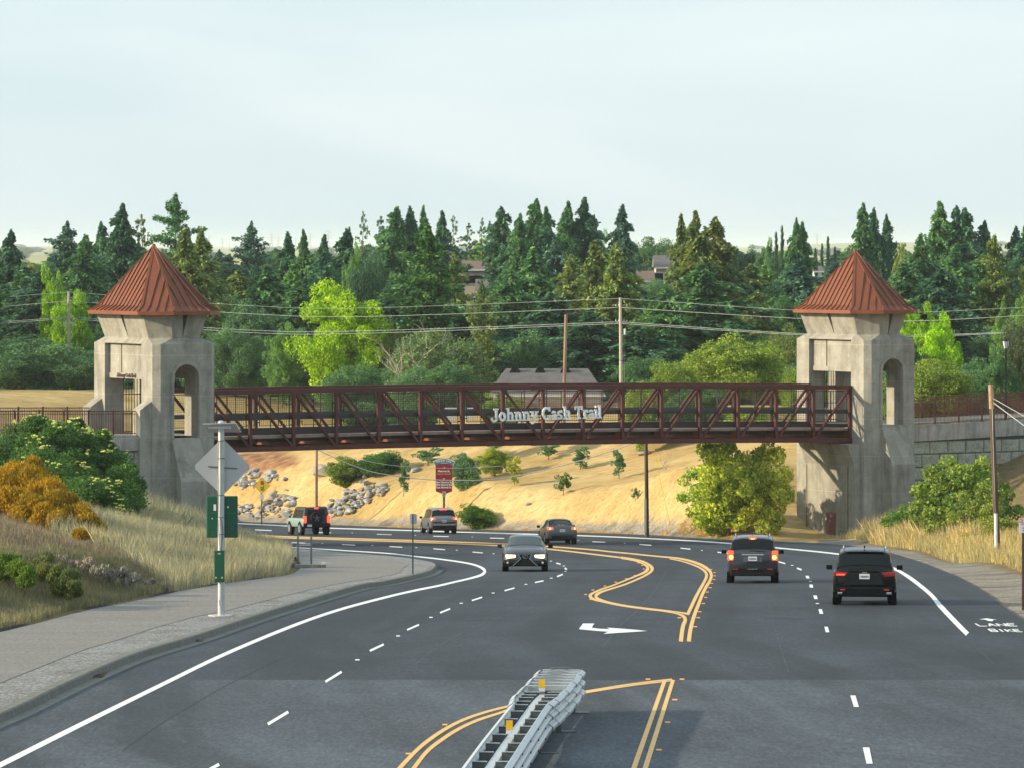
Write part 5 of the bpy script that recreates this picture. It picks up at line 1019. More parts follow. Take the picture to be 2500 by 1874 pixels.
def place_car(name,label,px,py,rel,front=False,axle=.9):
    g=G(px,py); beta=math.atan2(CX-px,F); hd=beta+R(rel)+(math.pi if front else 0)   # ccw from straight away
    d=Vector((-math.sin(hd),math.cos(hd),0)); sl=(float(zroad(g.y+d.y*1.5))-float(zroad(g.y-d.y*1.5)))/3.0*1.0
    pitch=math.atan(sl); M=Matrix.Translation(Vector((g.x,g.y,g.z+.006)))@Matrix.Rotation(math.atan2(d.y,d.x),4,'Z')@Matrix.Rotation(-pitch,4,'Y')@Matrix.Translation((-axle,0,0))
    t=empty(name,(0,0,0),M=M); return tag(t,label,'car')
def rbox(m,x,y,z,dx,dy,dz): return m.box((x,y,z),(dx,dy,dz))
def arches(t,xs,r,W,mat=M_TRIM):
    for x in xs:
        for s in(-1,1): MB().tube([(x,s*(W-.16),r),(x,s*(W+.006),r)],[r+.06]*2,20).build('wheel_arch',mat,t)
def plate(t,x,z,chars=True):
    p=rbox(MB(),x,0,z,.02,.31,.155).build('licence_plate',M_PLT,t); m=MB()
    for k in range(7): rbox(m,x-.013,-.105+.035*k,z-.005,.004,.020,.06)
    m.build('characters',M_PLTM,p)
def mirrors(t,x,z,W,mat):
    for s in(-1,1):
        m=MB().prism([(x-.07,s*(W+.03)),(x-.07,s*(W+.22)),(x+.06,s*(W+.20)),(x+.10,s*(W+.03))][::(1 if s>0 else -1)],z-.07,z+.08); o=m.build('wing_mirror',mat,t,bevel=.02)
        MB().box((x-.075,s*(W+.13),z),(.012,.15,.11)).build('mirror_glass',M_WIN,o)
def lit(t,name,c,d,core=None,lit_=True):
    o=MB().box(c,d).build(name,M_REDL if lit_ else M_RED,t,bevel=.02)
    if core: MB().tube([(c[0]-d[0]/2-.012,core[0],core[1]),(c[0]-d[0]/2+.02,core[0],core[1])],[core[2]]*2,12).build('lit_bulb',M_ORL,o)
P_BLK=mat_plain('paint_black',(.004,.005,.006),.22,0,.04,2)
# --- SUV factory
def suv(name,label,px,py,rel,W,H,L,body,st=None,tail='slim',wr=.36,roofmat=None,axle=.92):
    t=place_car(name,label,px,py,rel,axle=axle); w=W/2; b=H
    st=[(0.02,.42,.98,1.00,w*.86,w*.86,w*.78),(.06,.34,1.00,1.06,w*.95,w*.94,w*.82),(.16,.32,1.03,1.14,w*.985,w*.96,w*.82),(.32,.30,1.05,b-.24,w,w*.965,w*.76),(.50,.28,1.05,b-.085,w,w*.965,w*.735),(1.2,.27,1.04,b-.01,w,w*.97,w*.74),(2.2,.27,1.01,b,w,w*.975,w*.74),(3.0,.27,.98,b-.06,w,w*.97,w*.73),(3.35,.27,.98,b-.25,w,w*.97,w*.74),(3.75,.28,.99,1.08,w,w*.96,w*.80),(4.35,.30,.90,1.00,w*.98,w*.92,w*.76),(L-.10,.34,.78,.88,w*.90,w*.84,w*.66),(L,.42,.66,.74,w*.78,w*.74,w*.60)]
    rows,mk=carbody(st,L); grid_mesh(rows).build('body',body,t,smooth=True)
    panel(rows,mk[2]+1,mk[4]-2,8,16,.014).build('rear_window',M_WIN,t,smooth=True)
    panel(rows,mk[8]-3,mk[9]-1,9,15,.014).build('windscreen',M_WIN,t,smooth=True)
    for j0,j1 in((7,9),(15,17)): panel(rows,mk[4]+2,mk[8],j0,j1,.012).build('side_window',M_WIN,t,smooth=True)
    for x in(axle,axle+2.85):
        for s in(-1,1): wheel(t,x,s*(w-.135),wr,.25)
    arches(t,(axle,axle+2.85),wr,w)
    rbox(MB(),.10,0,.40,.22,W*.86,.30).build('rear_bumper',M_TRIM if body is not P_BLK else P_BLK,t,bevel=.04)
    rbox(MB(),L/2,0,.30,L*.8,W*.8,.12).build('underbody',M_TRIM,t)
    m=MB()
    for s in(-1,1): m.tube([(.75,s*w*.66,b-.01),(.85,s*w*.66,b+.06),(2.5,s*w*.66,b+.055),(2.65,s*w*.66,b-.01)],.018,6)
    m.build('roof_rails',M_CHR if body is not M_TRIM else M_TRIM,t)
    mirrors(t,3.25,1.06,w,body)
    return t,rows,mk
t,rows,mk=suv('black_suv','black SUV in the right lane nearest the viewer, tail lamps unlit',2110.6,1474,0,1.93,1.70,4.86,P_BLK)
for s in(-1,1):
    o=MB().prism([(s*.93,1.02),(s*.50,.98),(s*.62,.86),(s*.93,.88)][::s],-.02,.18,M=Matrix(((0,0,1,0),(1,0,0,0),(0,1,0,0),(0,0,0,1)))).build('tail_lamp',M_RED,t,bevel=.01)
    rbox(MB(),-.028,s*.72,.925,.012,.26,.035).build('lamp_strip',M_REDL if s>0 else M_RED,o)
    rbox(MB(),-.03,s*.66,.47,.02,.15,.04).build('reflector',M_REDL if 0 else mat_plain('reflector_red',(.45,.02,.02),.3),t)
    rbox(MB(),-.03,s*.74,.36,.05,.14,.07).build('exhaust',M_CHR,t,bevel=.015)
rbox(MB(),-.02,0,1.035,.02,.95,.03).build('spoiler_lip',M_TRIM,t); plate(t,-.03,.87); rbox(MB(),-.035,0,.985,.012,.16,.045).build('badge',M_CHR,t)
MB().prism([(-.62,.62),(-.40,.94),(.40,.94),(.62,.62)],-.024,-.012,M=Matrix(((0,0,1,0),(1,0,0,0),(0,1,0,0),(0,0,0,1)))).build('tailgate_recess',mat_plain('tailgate_grey',(.012,.014,.016),.3),t)
rbox(MB(),.36,0,1.60,.12,1.2,.03).build('roof_spoiler',P_BLK,t,bevel=.01); MB().prism([(-.05,-.02),(.10,0),(-.05,.02)],1.70,1.79).build('antenna_fin',M_TRIM,t,M=Matrix.Translation((.75,0,0)))
MB().bar((.13,-.05,1.10),(.15,.35,1.12),.03,.02).build('wiper',M_TRIM,t)
P_DG=paintm('paint_dark_grey',(.045,.050,.060),.5,.3)
t,rows,mk=suv('dark_grey_suv','dark grey SUV braking with round glowing tail lamps, chrome strip on its tailgate',1837.6,1421,0,1.84,1.68,4.77,P_DG)
for s in(-1,1):
    lit(t,'tail_lamp',(.03,s*.79,.98),(.12,.20,.34),(s*.77,.92,.075)); rbox(MB(),-.0,s*.62,.50,.06,.20,.05).build('reflector',M_RED,t)
rbox(MB(),-.02,0,1.00,.04,.78,.065).build('chrome_strip',M_CHR,t,bevel=.015); rbox(MB(),-.012,0,.86,.02,.66,.20).build('plate_recess',mat_plain('recess_grey',(.10,.10,.11),.4),t); plate(t,-.03,.87); rbox(MB(),-.03,0,.50,.06,.34,.03).build('bumper_highlight',M_CHR,t)
o=rbox(MB(),.36,0,1.585,.05,.26,.05).build('high_brake_lamp',M_REDL,t); MB().box((.33,0,1.575),(.02,.12,.025)).build('lit_bulb',M_ORL,o); MB().cyl((.62,0,1.66),(.48,0,1.98),.006,5).build('antenna',M_TRIM,t); MB().tube([(.7,-.6,1.735),(.7,.6,1.735)],.014,6).build('roof_crossbar',mat_plain('rack_red_brown',(.10,.03,.02),.5),t)
MB().bar((.13,-.45,1.12),(.15,.1,1.15),.03,.02).build('wiper',M_TRIM,t)
P_SG=paintm('paint_silver_grey',(.19,.20,.215),.6,.3)
t,rows,mk=suv('silver_suv','silver grey SUV with lit brake lamps in the far lane below the direction sign',1079,1301.5,9.5,1.84,1.69,4.70,P_SG)
for s in(-1,1): lit(t,'tail_lamp',(.10,s*.76,1.00),(.26,.30,.13),(s*.80,1.0,.045))
plate(t,-.03,.84); rbox(MB(),-.01,0,.60,.05,1.5,.05).build('bumper_trim',M_CHR,t); o=rbox(MB(),.36,0,1.60,.06,.50,.06).build('high_brake_lamp',M_REDL,t); rbox(MB(),-.02,0,.75,.02,1.5,.06).build('lower_garnish',M_TRIM,t)
# boxy off-roader with spare wheel
P_MINT=paintm('paint_mint',(.24,.36,.335),.1,.35); P_CHAR=mat_plain('charcoal_top',(.03,.032,.038),.5)
t=place_car('mint_offroader','boxy mint off-road car with charcoal hardtop and spare wheel on the far road',766,1304.5,15.5,axle=.75); tag(t,cat_='car'); w=.93
st=[(0,.62,1.02,1.08,w*.9,w*.9,w*.86),(.05,.52,1.05,1.10,w*.97,w*.97,w*.9),(.5,.50,1.07,1.12,w,w,w*.9),(1.6,.48,1.07,1.12,w,w,w*.9),(3.0,.48,1.07,1.12,w,w,w*.9),(3.2,.5,1.06,1.13,w,w,w*.9),(4.0,.55,1.02,1.10,w*.98,w*.96,w*.86),(4.25,.6,.95,1.0,w*.92,w*.9,w*.8)]
rows,mk=carbody(st,4.25); grid_mesh(rows).build('body',P_MINT,t,smooth=True)
m=MB().prism([(.03,-w*.93),(2.95,-w*.93),(2.95,w*.93),(.03,w*.93)],1.08,1.80,top=[(.14,-w*.80),(2.55,-w*.80),(2.55,w*.80),(.14,w*.80)]); m.build('hardtop',P_CHAR,t,bevel=.04)
for s in(-1,1):
    for a,b_ in((.45,1.05),(1.2,1.95),(2.05,2.65)): m=MB(); q=[(a,s*w*.915,1.17),(b_,s*w*.915,1.17),(min(b_,2.5),s*w*.835,1.66),(a,s*w*.835,1.66)]; m.poly([(x,y+s*.012,z) for x,y,z in q]); m.build('side_window',M_WIN,t)
    MB().box((.35,s*.90,1.44),(.55,.10,.62)).build('quarter_panel',P_MINT,t) if False else None
    for x in(.75,3.3): wheel(t,x,s*(w-.10),.42,.28)
m=MB(); q=[(.045,-.62,1.18),(.045,.62,1.18),(.125,.55,1.66),(.125,-.55,1.66)]; m.poly([(x-.02,y,z) for x,y,z in q]); m.build('rear_window',M_WIN,t)
arches(t,(.75,3.3),.42,w+.02)
rbox(MB(),-.03,0,.62,.20,1.80,.24).build('rear_bumper',M_TRIM,t,bevel=.03); rbox(MB(),-.015,0,1.0,.03,1.45,.62).build('tailgate',P_CHAR,t); sw_=wheel(t,-.16,.0001,.40,.24,spare=True); sw_.location=(-.17,.06,1.10)
for s in(-1,1): o=rbox(MB(),-.02,s*.80,1.03,.10,.20,.42).build('tail_lamp',M_REDL,t,bevel=.02)
rbox(MB(),.04,0,1.74,.06,.26,.08).build('high_brake_lamp',M_REDL,t); rbox(MB(),-.14,.52,.62,.02,.31,.15).build('licence_plate',M_PLT,t); rbox(MB(),2.1,0,.55,3.6,1.5,.2).build('underbody',M_TRIM,t)
m=MB()
for s in(-1,1): m.tube([(.3,s*.68,1.82),(2.4,s*.68,1.82)],.025,6)
m.build('roof_rails',M_TRIM,t); mirrors(t,2.85,1.18,w,P_MINT)
# sedans
def sedan(name,label,px,py,rel,W,H,L,body,front=False,axle=1.0):
    t=place_car(name,label,px,py,rel,front,axle=(axle if not front else L-.85)); w=W/2
    st=[(0,.40,.86,.92,w*.84,w*.80,w*.66),(.06,.30,.92,1.00,w*.94,w*.90,w*.72),(.25,.27,.95,1.05,w*.98,w*.94,w*.76),(.60,.24,.95,1.08,w,w*.955,w*.76),(.95,.23,.95,1.22,w,w*.96,w*.70),(1.45,.22,.94,H-.04,w,w*.965,w*.64),(2.1,.22,.92,H,w,w*.97,w*.66),(2.7,.22,.91,H-.05,w,w*.97,w*.67),(3.15,.22,.91,H-.26,w,w*.965,w*.70),(3.50,.23,.91,1.00,w,w*.96,w*.78),(4.15,.25,.82,.90,w*.98,w*.93,w*.74),(L-.12,.28,.68,.76,w*.90,w*.86,w*.64),(L,.34,.56,.62,w*.76,w*.74,w*.56)]
    rows,mk=carbody(st,L); grid_mesh(rows).build('body',body,t,smooth=True)
    panel(rows,mk[3]+2,mk[5]-1,9,15,.014).build('rear_window',M_WIN,t,smooth=True); panel(rows,mk[7]+1,mk[9]-1,9,15,.014).build('windscreen',M_WIN if not front else mat_plain('windscreen_glass',(.045,.062,.068),.12,0,.05,1),t,smooth=True)
    for j0,j1 in((7,9),(15,17)): panel(rows,mk[4]+2,mk[8]+1,j0,j1,.012).build('side_window',M_WIN,t,smooth=True)
    for x in(axle,L-.85):
        for s in(-1,1): wheel(t,x,s*(w-.125),.33,.23)
    arches(t,(axle,L-.85),.33,w); rbox(MB(),L/2,0,.26,L*.8,W*.8,.12).build('underbody',M_TRIM,t); mirrors(t,3.1,.99,w,body if not front else M_TRIM); return t
t=sedan('grey_sedan','grey sedan with glowing orange tail lamps on the far side of the road',1368,1326.8,7.2,1.80,1.44,4.62,paintm('paint_mid_grey',(.085,.10,.105),.5,.3))
for s in(-1,1): lit(t,'tail_lamp',(.10,s*.70,.90),(.24,.32,.12),(s*.72,.90,.05)); rbox(MB(),.0,s*.72,.42,.05,.16,.06).build('reflector',M_RED,t)
plate(t,-.03,.78); rbox(MB(),.02,0,.38,.12,1.2,.2).build('rear_valance',M_TRIM,t); o=rbox(MB(),.70,0,1.10,.04,.30,.05).build('high_brake_lamp',M_ORL,t)
t=sedan('oncoming_sedan','dark grey sedan driving towards the viewer with lit headlights',1282,1393.3,0,1.81,1.43,4.67,paintm('paint_graphite',(.055,.062,.072),.5,.28),front=True); L_=4.67
gx_=L_+.02; SW=Matrix(((0,0,1,0),(1,0,0,0),(0,1,0,0),(0,0,0,1)))
MB().prism([(-.26,.68),(.26,.68),(.17,.52),(.48,.24),(-.48,.24),(-.17,.52)][::-1],gx_-.10,gx_+.015,M=SW).build('spindle_grille',M_TRIM,t)
m=MB()
for s in(-1,1):
    m.bar((gx_+.02,s*.27,.69),(gx_+.02,s*.17,.52),.02,.03); m.bar((gx_+.02,s*.17,.52),(gx_+.02,s*.49,.23),.02,.03)
m.build('grille_surround',M_CHR,t); m=MB()
for k in range(14): a0,a1=R(360/14*k),R(360/14*(k+1)); m.bar((gx_+.03,.10*math.cos(a0),.60+.07*math.sin(a0)),(gx_+.03,.10*math.cos(a1),.60+.07*math.sin(a1)),.018,.014)
m.bar((gx_+.03,.03,.65),(gx_+.03,-.02,.57),.02,.014).bar((gx_+.03,-.02,.57),(gx_+.03,-.07,.57),.014,.02).build('emblem',M_CHR,t)
for s in(-1,1):
    o=MB().prism([(s*.78,.66),(s*.36,.66),(s*.40,.56),(s*.74,.53)][::s],gx_-.35,gx_-.02,M=SW).build('headlight',M_CHR,t,bevel=.01); MB().prism([(s*.78,.665),(s*.38,.655),(s*.41,.565),(s*.75,.54)][::s],gx_-.03,gx_-.005,M=SW).build('lit_lens',M_HDL,o)
    MB().cyl((gx_-.12,s*.70,.36),(gx_+.0,s*.70,.36),.045,12).build('fog_lamp',mat_plain('fog_lens',(.6,.6,.55),.2),t)
    MB().prism([(s*.84,.46),(s*.56,.46),(s*.52,.26),(s*.80,.26)][::s],gx_-.3,gx_-.06,M=SW).build('air_intake',M_TRIM,t)
# ------------------------------------------------------------------ crash cushion at the head of the median
M_GALV=mat_plain('galvanised_steel',(.50,.53,.55),.42,.55,.10,3,.08,20); M_GALVD=mat_plain('dark_galvanised',(.13,.145,.15),.5,.5,.15,3); M_WOOD=mat_plain('weathered_pole_wood',(.27,.185,.12),.9,0,.3,3,.4,8,stretch=(1,1,.15)); M_WOODD=mat_plain('dark_pole_wood',(.085,.055,.04),.9,0,.3,3,.4,8,stretch=(1,1,.15))
M_GREEN=mat_plain('sign_green',(.004,.085,.045),.45); M_SGBK=mat_plain('bare_aluminium_sign',(.46,.475,.49),.5,.3,.05,1.5); M_YSG=mat_plain('sign_yellow',(.85,.52,.02),.4); M_PYEL=mat_plain('reflector_yellow',(.90,.52,.01),.4)
lt=[(1060,1982),(1133,1873.6),(1186,1801.7),(1252,1719),(1265,1694),(1287,1674),(1325,1632.5)]; rt_=[(1160,1990),(1233,1873.6),(1278.7,1803),(1336.5,1715.7),(1376,1681),(1401,1654.5),(1416,1633)]
LP=[G(x,y,.81) for x,y in lt]; RP=[G(x,y,.81) for x,y in rt_]
cc=empty('crash_cushion',(LP[1]+RP[1])/2-Vector((0,0,.81))); tag(cc,'long galvanised crash cushion barrier with corrugated side rails in the foreground median','crash barrier'); CO=-Vector(cc.location)
def thrie(pts,side,name,off=0.0,mat=M_GALV,solid=True):
    prof=[(0,0),(.03,-.02),(.075,-.05),(.075,-.10),(.015,-.14),(.0,-.165),(.015,-.19),(.075,-.23),(.075,-.28),(.015,-.32),(0,-.345),(.015,-.37),(.075,-.41),(.075,-.46),(.03,-.49),(0,-.51)]
    m=MB(); k=len(prof); n=len(pts)
    for i,p in enumerate(pts):
        d=(pts[min(i+1,n-1)]-pts[max(i-1,0)]); d=Vector((d.x,d.y,0)).normalized(); nr=Vector((d.y,-d.x,0))*side
        for u,z in prof: m.v.append(tuple(p+nr*(u+off)+Vector((0,0,z))+CO))
        for u,z in prof[::-1]: m.v.append(tuple(p+nr*(u+off-.012)+Vector((0,0,z))+CO))
    K=2*k
    for i in range(n-1):
        for j in range(K): m.f.append((i*K+j,i*K+(j+1)%K,(i+1)*K+(j+1)%K,(i+1)*K+j))
    m.f.append(tuple(range(K))); m.f.append(tuple((n-1)*K+j for j in range(K-1,-1,-1)))
    return m.build(name,mat,cc)
def lerp_path(P_,t):
    i=min(int(t),len(P_)-2); return P_[i].lerp(P_[i+1],t-i)
def at_y(P_,y):
    for a,b in zip(P_[:-1],P_[1:]):
        if (a.y-y)*(b.y-y)<=0 and a.y!=b.y: return a.lerp(b,(y-a.y)/(b.y-a.y))
    return P_[0] if y<P_[0].y else P_[-1]
ynose=min(LP[-1].y,RP[-1].y)-.05; ytel=at_y(RP,G(1340,1712,.81).y).y
for P_,sd_ in((LP,-1),(RP,1)):
    ys=np.linspace(P_[0].y,ytel,14); thrie([at_y(P_,y) for y in ys],sd_,'thrie_beam_rail')
    ys=np.linspace(ytel-.35,ynose,9)
    for i in range(8): a,b=at_y(P_,ys[i]),at_y(P_,ys[i+1]+.12 if i<7 else ys[i+1]); thrie([a,a.lerp(b,.5),b],sd_,'fender_panel',.02+.018*(i%2)+.012*(7-i)/7)
    m=MB()
    for y in np.linspace(P_[0].y+.6,ytel-.2,9):
        p=at_y(P_,y); q=at_y(P_,y+.1); d=(q-p).normalized(); nr=Vector((d.y,-d.x,0))*sd_
        for z in(-.075,-.255,-.435):
            for e in(-.03,.03): c=p+nr*.082+d*e+Vector((0,0,z))+CO; m.box(tuple(c),(.025,.025,.03))
    m.build('bolts',M_GALVD,cc)
# lengthwise centre beam and cross plates
mid=lambda y: (at_y(LP,y)+at_y(RP,y))/2
yd=[G(1200,y,.78).y for y in(1935,1905,1879,1854.5,1831.4,1810,1788.4,1768.6,1750.7,1732,1716.5,1708,1699,1692.6,1686)]
m=MB()
for a,b in zip(yd[:-1],yd[1:]): m.bar(mid(a)+Vector((0,0,-.14))+CO,mid(b)+Vector((0,0,-.14))+CO,.13,.10)
m.build('centre_beam',M_GALV,cc)
for y in yd:
    a,b,c=at_y(LP,y),at_y(RP,y),mid(y); zc=Vector((0,0,-.28))
    for e0,e1 in((a.lerp(c,.04),a.lerp(c,.80)),(b.lerp(c,.80),b.lerp(c,.04))):
        o=MB().bar(e0+zc+CO,e1+zc+CO,.012,.46).build('cross_plate',M_GALVD,cc); MB().bar(e0+Vector((0,-.012,-.045))+CO,e1+Vector((0,-.012,-.045))+CO,.04,.012).build('flange',M_GALV,o)
for i,y in enumerate([G(1370,y,.81).y for y in(1671,1663.6,1657,1650.4,1643.8,1638,1632.5)]):
    a,b=at_y(LP,y),at_y(RP,y); MB().bar(a+Vector((0,0,-.05))+CO,b+Vector((0,0,-.05))+CO,.10,.09).build('nose_crossbar',M_GALV,cc); c=(a+b)/2; m=MB(); w_=(b.x-a.x)*.30
    pts=[c+Vector((w_*math.cos(t),.10,.0+.035*math.sin(t)))+CO for t in np.linspace(0,math.pi,9)]
    for p,q in zip(pts[:-1],pts[1:]): m.bar(p,q,.05,.006)
    m.build('arched_strap',M_GALVD,cc)
m=MB(); post=MB()
for P_,sd_ in((LP,-1),(RP,1)):
    for y in np.linspace(P_[0].y+.3,ynose-.3,7):
        p=at_y(P_,y)+Vector((-.12*sd_,0,-.81)); MB().box(tuple(p+CO+Vector((0,0,.30))),(.10,.12,.62)).build('post',M_GALVD,cc); MB().box(tuple(p+CO+Vector((.1*sd_,0,.012))),(.42,.16,.02)).build('base_plate',M_GALVD,cc)
pass
m=MB(); a=mid(yd[0])+Vector((0,0,-.74)); b=mid(ynose)+Vector((0,0,-.74)); m.bar(a+CO,b+CO,.22,.10); m.build('ground_rail',M_GALVD,cc)
for px,py in((1323,1682),(1243.5,1785)):
    p=G(px,py,.80)+CO; o=MB().box((p.x,p.y,p.z+.11),(.11,.02,.15)).build('yellow_reflector',M_PYEL,cc); MB().box((p.x,p.y+.004,p.z+.0),(.11,.02,.07)).build('white_foot',M_WHITE,o)
# ------------------------------------------------------------------ solar sign post on the gravel strip
b0=G(540,1503,.15); sp_=empty('sign_post',b0); tag(sp_,'tall grey sign post with blank diamond sign back, green panels and solar panel on top','sign'); k=b0.y/F
zz=lambda y:(1503-y)*k; xx=lambda x:(x-540)*k
MB().tube([(0,0,0),(0,0,zz(1037)-.03),(0,0,zz(1028)),(0,0,zz(1027)+.02)],[.098,.085,.085,.04],14).build('pole',M_GALV,sp_,smooth=True)
MB().prism([(.33*math.cos(a)*(1+.2*math.sin(3*a)),.33*math.sin(a)) for a in [R(24*i) for i in range(15)]],-.02,.03).build('concrete_footing',mat_plain('pale_footing',(.42,.42,.41),.9,0,.2,6),sp_)
dm=MB(); c=[xx(542),zz(1139)]; hx,hz_=.80,.80; q=[]
for i,(ax,az) in enumerate(((0,1),(1,0),(0,-1),(-1,0))):
    for e in(-1,1):
        t_=.07*e; nx_,nz_=((0,1),(1,0),(0,-1),(-1,0))[(i+e)%4]; q.append((c[0]+hx*(ax*(.94)+nx_*.06),c[1]+hz_*(az*.94+nz_*.06)))
SWY=Matrix(((1,0,0,0),(0,0,1,0),(0,1,0,0),(0,0,0,1)))
dm.prism(q,.10,.115,M=SWY).build('diamond_sign_back',M_SGBK,sp_); MB().bar((xx(507),.09,zz(1138)),(xx(579),.09,zz(1143)),.02,.03).build('sign_bracket',M_GALVD,sp_)
g=MB().box((xx(541.5),.13,zz(1261)),(xx(580)-xx(503),.06,zz(1210)-zz(1312))).build('green_panel',M_GREEN,sp_,bevel=.05); MB().box((xx(541.5),.095,zz(1252)),(xx(578)-xx(505),.02,.02)).build('panel_rib',mat_plain('sign_green_light',(.01,.13,.08),.5),g); MB().box((xx(524),.094,zz(1238)),(.07,.006,.17)).box((xx(556),.094,zz(1237)),(.05,.006,.05)).box((xx(517.5),.094,zz(1265)),(.03,.006,.03)).build('stickers',M_WHITE,g)
MB().box((xx(526),.095,zz(1290)),(.45,.015,.02)).box((xx(556),.095,zz(1290)),(.45,.015,.02)).build('panel_bracket',M_GREEN,g)
bx=MB().box((xx(536.5),-.13,zz(1380)),(xx(549)-xx(524.5),.16,zz(1341)-zz(1418))).build('green_cabinet',M_GREEN,sp_,bevel=.01); MB().box((xx(536.5),-.215,zz(1349)),(.09,.006,.035)).build('cabinet_label',mat_plain('label_grey',(.35,.42,.40),.5),bx)
m=MB()
for x in(528.5,543.5): m.prism([(xx(x)-.028,zz(1409)),(xx(x)+.028,zz(1409)),(xx(x),zz(1404.5))],-.222,-.212,M=SWY)
m.build('warning_triangles',mat_plain('label_yellow',(.75,.72,.15),.5),bx); MB().box((xx(539),-.105,zz(1469)),(.08,.02,.15)).build('post_tag',M_SGBK,sp_)
sl_=MB(); b=len(sl_.v); q=[(xx(497),-.35,zz(1034)),(xx(577),-.35,zz(1032)),(xx(586),.45,zz(1056)),(xx(506),.45,zz(1056))]; sl_.v+=q+[(x,y,z+.03) for x,y,z in q]
for f in((3,2,1,0),(4,5,6,7),(0,1,5,4),(1,2,6,5),(2,3,7,6),(3,0,4,7)): sl_.f.append(tuple(b+i for i in f))
sl_.build('solar_panel',M_SGBK,sp_); MB().box((xx(537),-.10,zz(1040)),(xx(565)-xx(510),.05,.10)).build('panel_mount',mat_plain('white_mount',(.66,.68,.69),.5),sp_)
m=MB().tube([(-.06,-.09,zz(1075)),(-.075,-.10,zz(1150)),(-.06,-.10,zz(1200)),(-.075,-.09,zz(1260)),(.02,-.12,zz(1268)),(.06,-.10,zz(1300)),(0,-.12,zz(1341))],.008,5).tube([(-.075,-.09,zz(1265)),(-.05,-.11,zz(1310)),(-.03,-.12,zz(1341))],.008,5); m.build('cable',M_TRIM,sp_)
for y in(1075,1118,1208,1262,1303): MB().tube([(0,0,zz(y)-.012),(0,0,zz(y)+.012)],.094,12).build('band_clamp',M_GALVD,sp_)
# ------------------------------------------------------------------ other signs and small furniture
def text_obj(s,size,mat,parent,loc,name='lettering',ext=.004,rot=(R(90),0,0),ax='CENTER',off=.0):
    cu=bpy.data.curves.new(name,'FONT'); cu.body=s; cu.size=size; cu.align_x=ax; cu.extrude=ext; cu.offset=off; o=bpy.data.objects.new(name,cu); COL.objects.link(o)
    dg=bpy.context.evaluated_depsgraph_get(); me=bpy.data.meshes.new_from_object(o.evaluated_get(dg)); bpy.data.objects.remove(o); me.materials.clear(); me.materials.append(mat); o=bpy.data.objects.new(name,me); COL.objects.link(o); o.parent=parent; o.location=loc; o.rotation_euler=rot; return o
# red direction sign
D=329; k=D/F; bz=gz((1084-CX)*k,D); sg2=empty('direction_sign',((1084-CX)*k,D,bz)); tag(sg2,'maroon direction sign with arched grey blue top standing beyond the far road','sign'); zz=lambda y:HC-(y-HY)*k-bz; xx=lambda x:(x-1084.2)*k
M_MAR=mat_plain('sign_maroon',(.22,.012,.018),.5,0,.05,1); M_SBL=mat_plain('sign_slate_blue',(.10,.20,.25),.5); M_SWH=mat_plain('sign_cream_white',(.78,.78,.75),.5)
SWY2=SWY
body=[(xx(1064),zz(1198)),(xx(1084.5),zz(1206)),(xx(1104),zz(1198)),(xx(1104.5),zz(1134)),(xx(1095),zz(1130.5)),(xx(1084),zz(1129.5)),(xx(1073),zz(1130.5)),(xx(1063.5),zz(1134))]
pl=MB().prism(body,0,.06,M=SWY).build('sign_panel',M_MAR,sg2)
n=10; up_=[(xx(1058.5+51*i/n),zz(1126.5-7.5*math.sin(math.pi*i/n))) for i in range(n+1)]; lo_=[(xx(1063+42*i/n),zz(1134-4.5*math.sin(math.pi*i/n))) for i in range(n+1)][::-1]
def grow_poly(p,e):
    cx_=sum(a for a,_ in p)/len(p); cy_=sum(b for _,b in p)/len(p); return [(a+(e if a>cx_ else -e)*.8,b+(e if b>cy_ else -e)*.5) for a,b in p]
MB().prism(grow_poly(up_+lo_,.06),.025,.055,M=SWY).build('arch_border',M_SWH,sg2); ar=MB().prism(up_+lo_,0,.06,M=SWY).build('arched_header',M_SBL,sg2)
for i,ch in enumerate('FOLSOM LAKE'):
    if ch!=' ': t_=(i-5)/5; text_obj(ch,.155,M_SWH,ar,(xx(1084+16.5*t_),-.008,zz(1128.0-3.2*(1-t_*t_))),'lettering',.004,(R(90),R(6*t_),0),off=.004)
text_obj('CROSSING',.10,M_SWH,ar,(0,-.008,zz(1130.2)),'lettering',.004)
M_OR=mat_plain('letter_gold',(.62,.28,.06),.5)
for s_,y_,mt,sz in(('Natoma St.',1151,M_SWH,.19),('Historic District',1157.3,M_OR,.155),('East Natoma St.',1178,M_SWH,.18),('Blue Ravine Rd.',1184,M_SWH,.18),('East Bidwell St.',1190.5,M_SWH,.18)): text_obj(s_,sz,mt,pl,(0,-.008,zz(y_)),'lettering',.004,off=.004)
def arrow(cx_,cy_,s,ang,parent):
    m=MB(); c,sn=math.cos(ang),math.sin(ang); A=lambda x,y:(cx_+(x*c-y*sn)*s,cy_+(x*sn+y*c)*s)
    for q in([(-1,-.14),(.4,-.14),(.4,.14),(-1,.14)],[(.15,-.75),(.45,-.75),(1,0),(.45,.75),(.15,.75),(.6,0)]): m.prism([A(*p) for p in q],-.012-.001*len(q),-.002,M=SWY)
    m.build('arrow',M_SWH,parent)
arrow(xx(1084),zz(1141),.085,0,pl); arrow(xx(1084),zz(1169),.085,R(90),pl)
MB().box((0,.05,zz(1240)),(.16,.14,zz(1205)-zz(1275))).build('post',M_GALVD,sg2); bd=MB().box((0,-.02,zz(1204.5)),(.26,.02,.36)).build('post_badge',M_SGBK,sg2); MB().prism([(-.09,zz(1209)),(-.03,zz(1209)),(.06,zz(1204.5)),(-.03,zz(1200)),(-.09,zz(1200)),(0,zz(1204.5))],-.038,-.032,M=SWY).build('chevron',M_TRIM,bd)
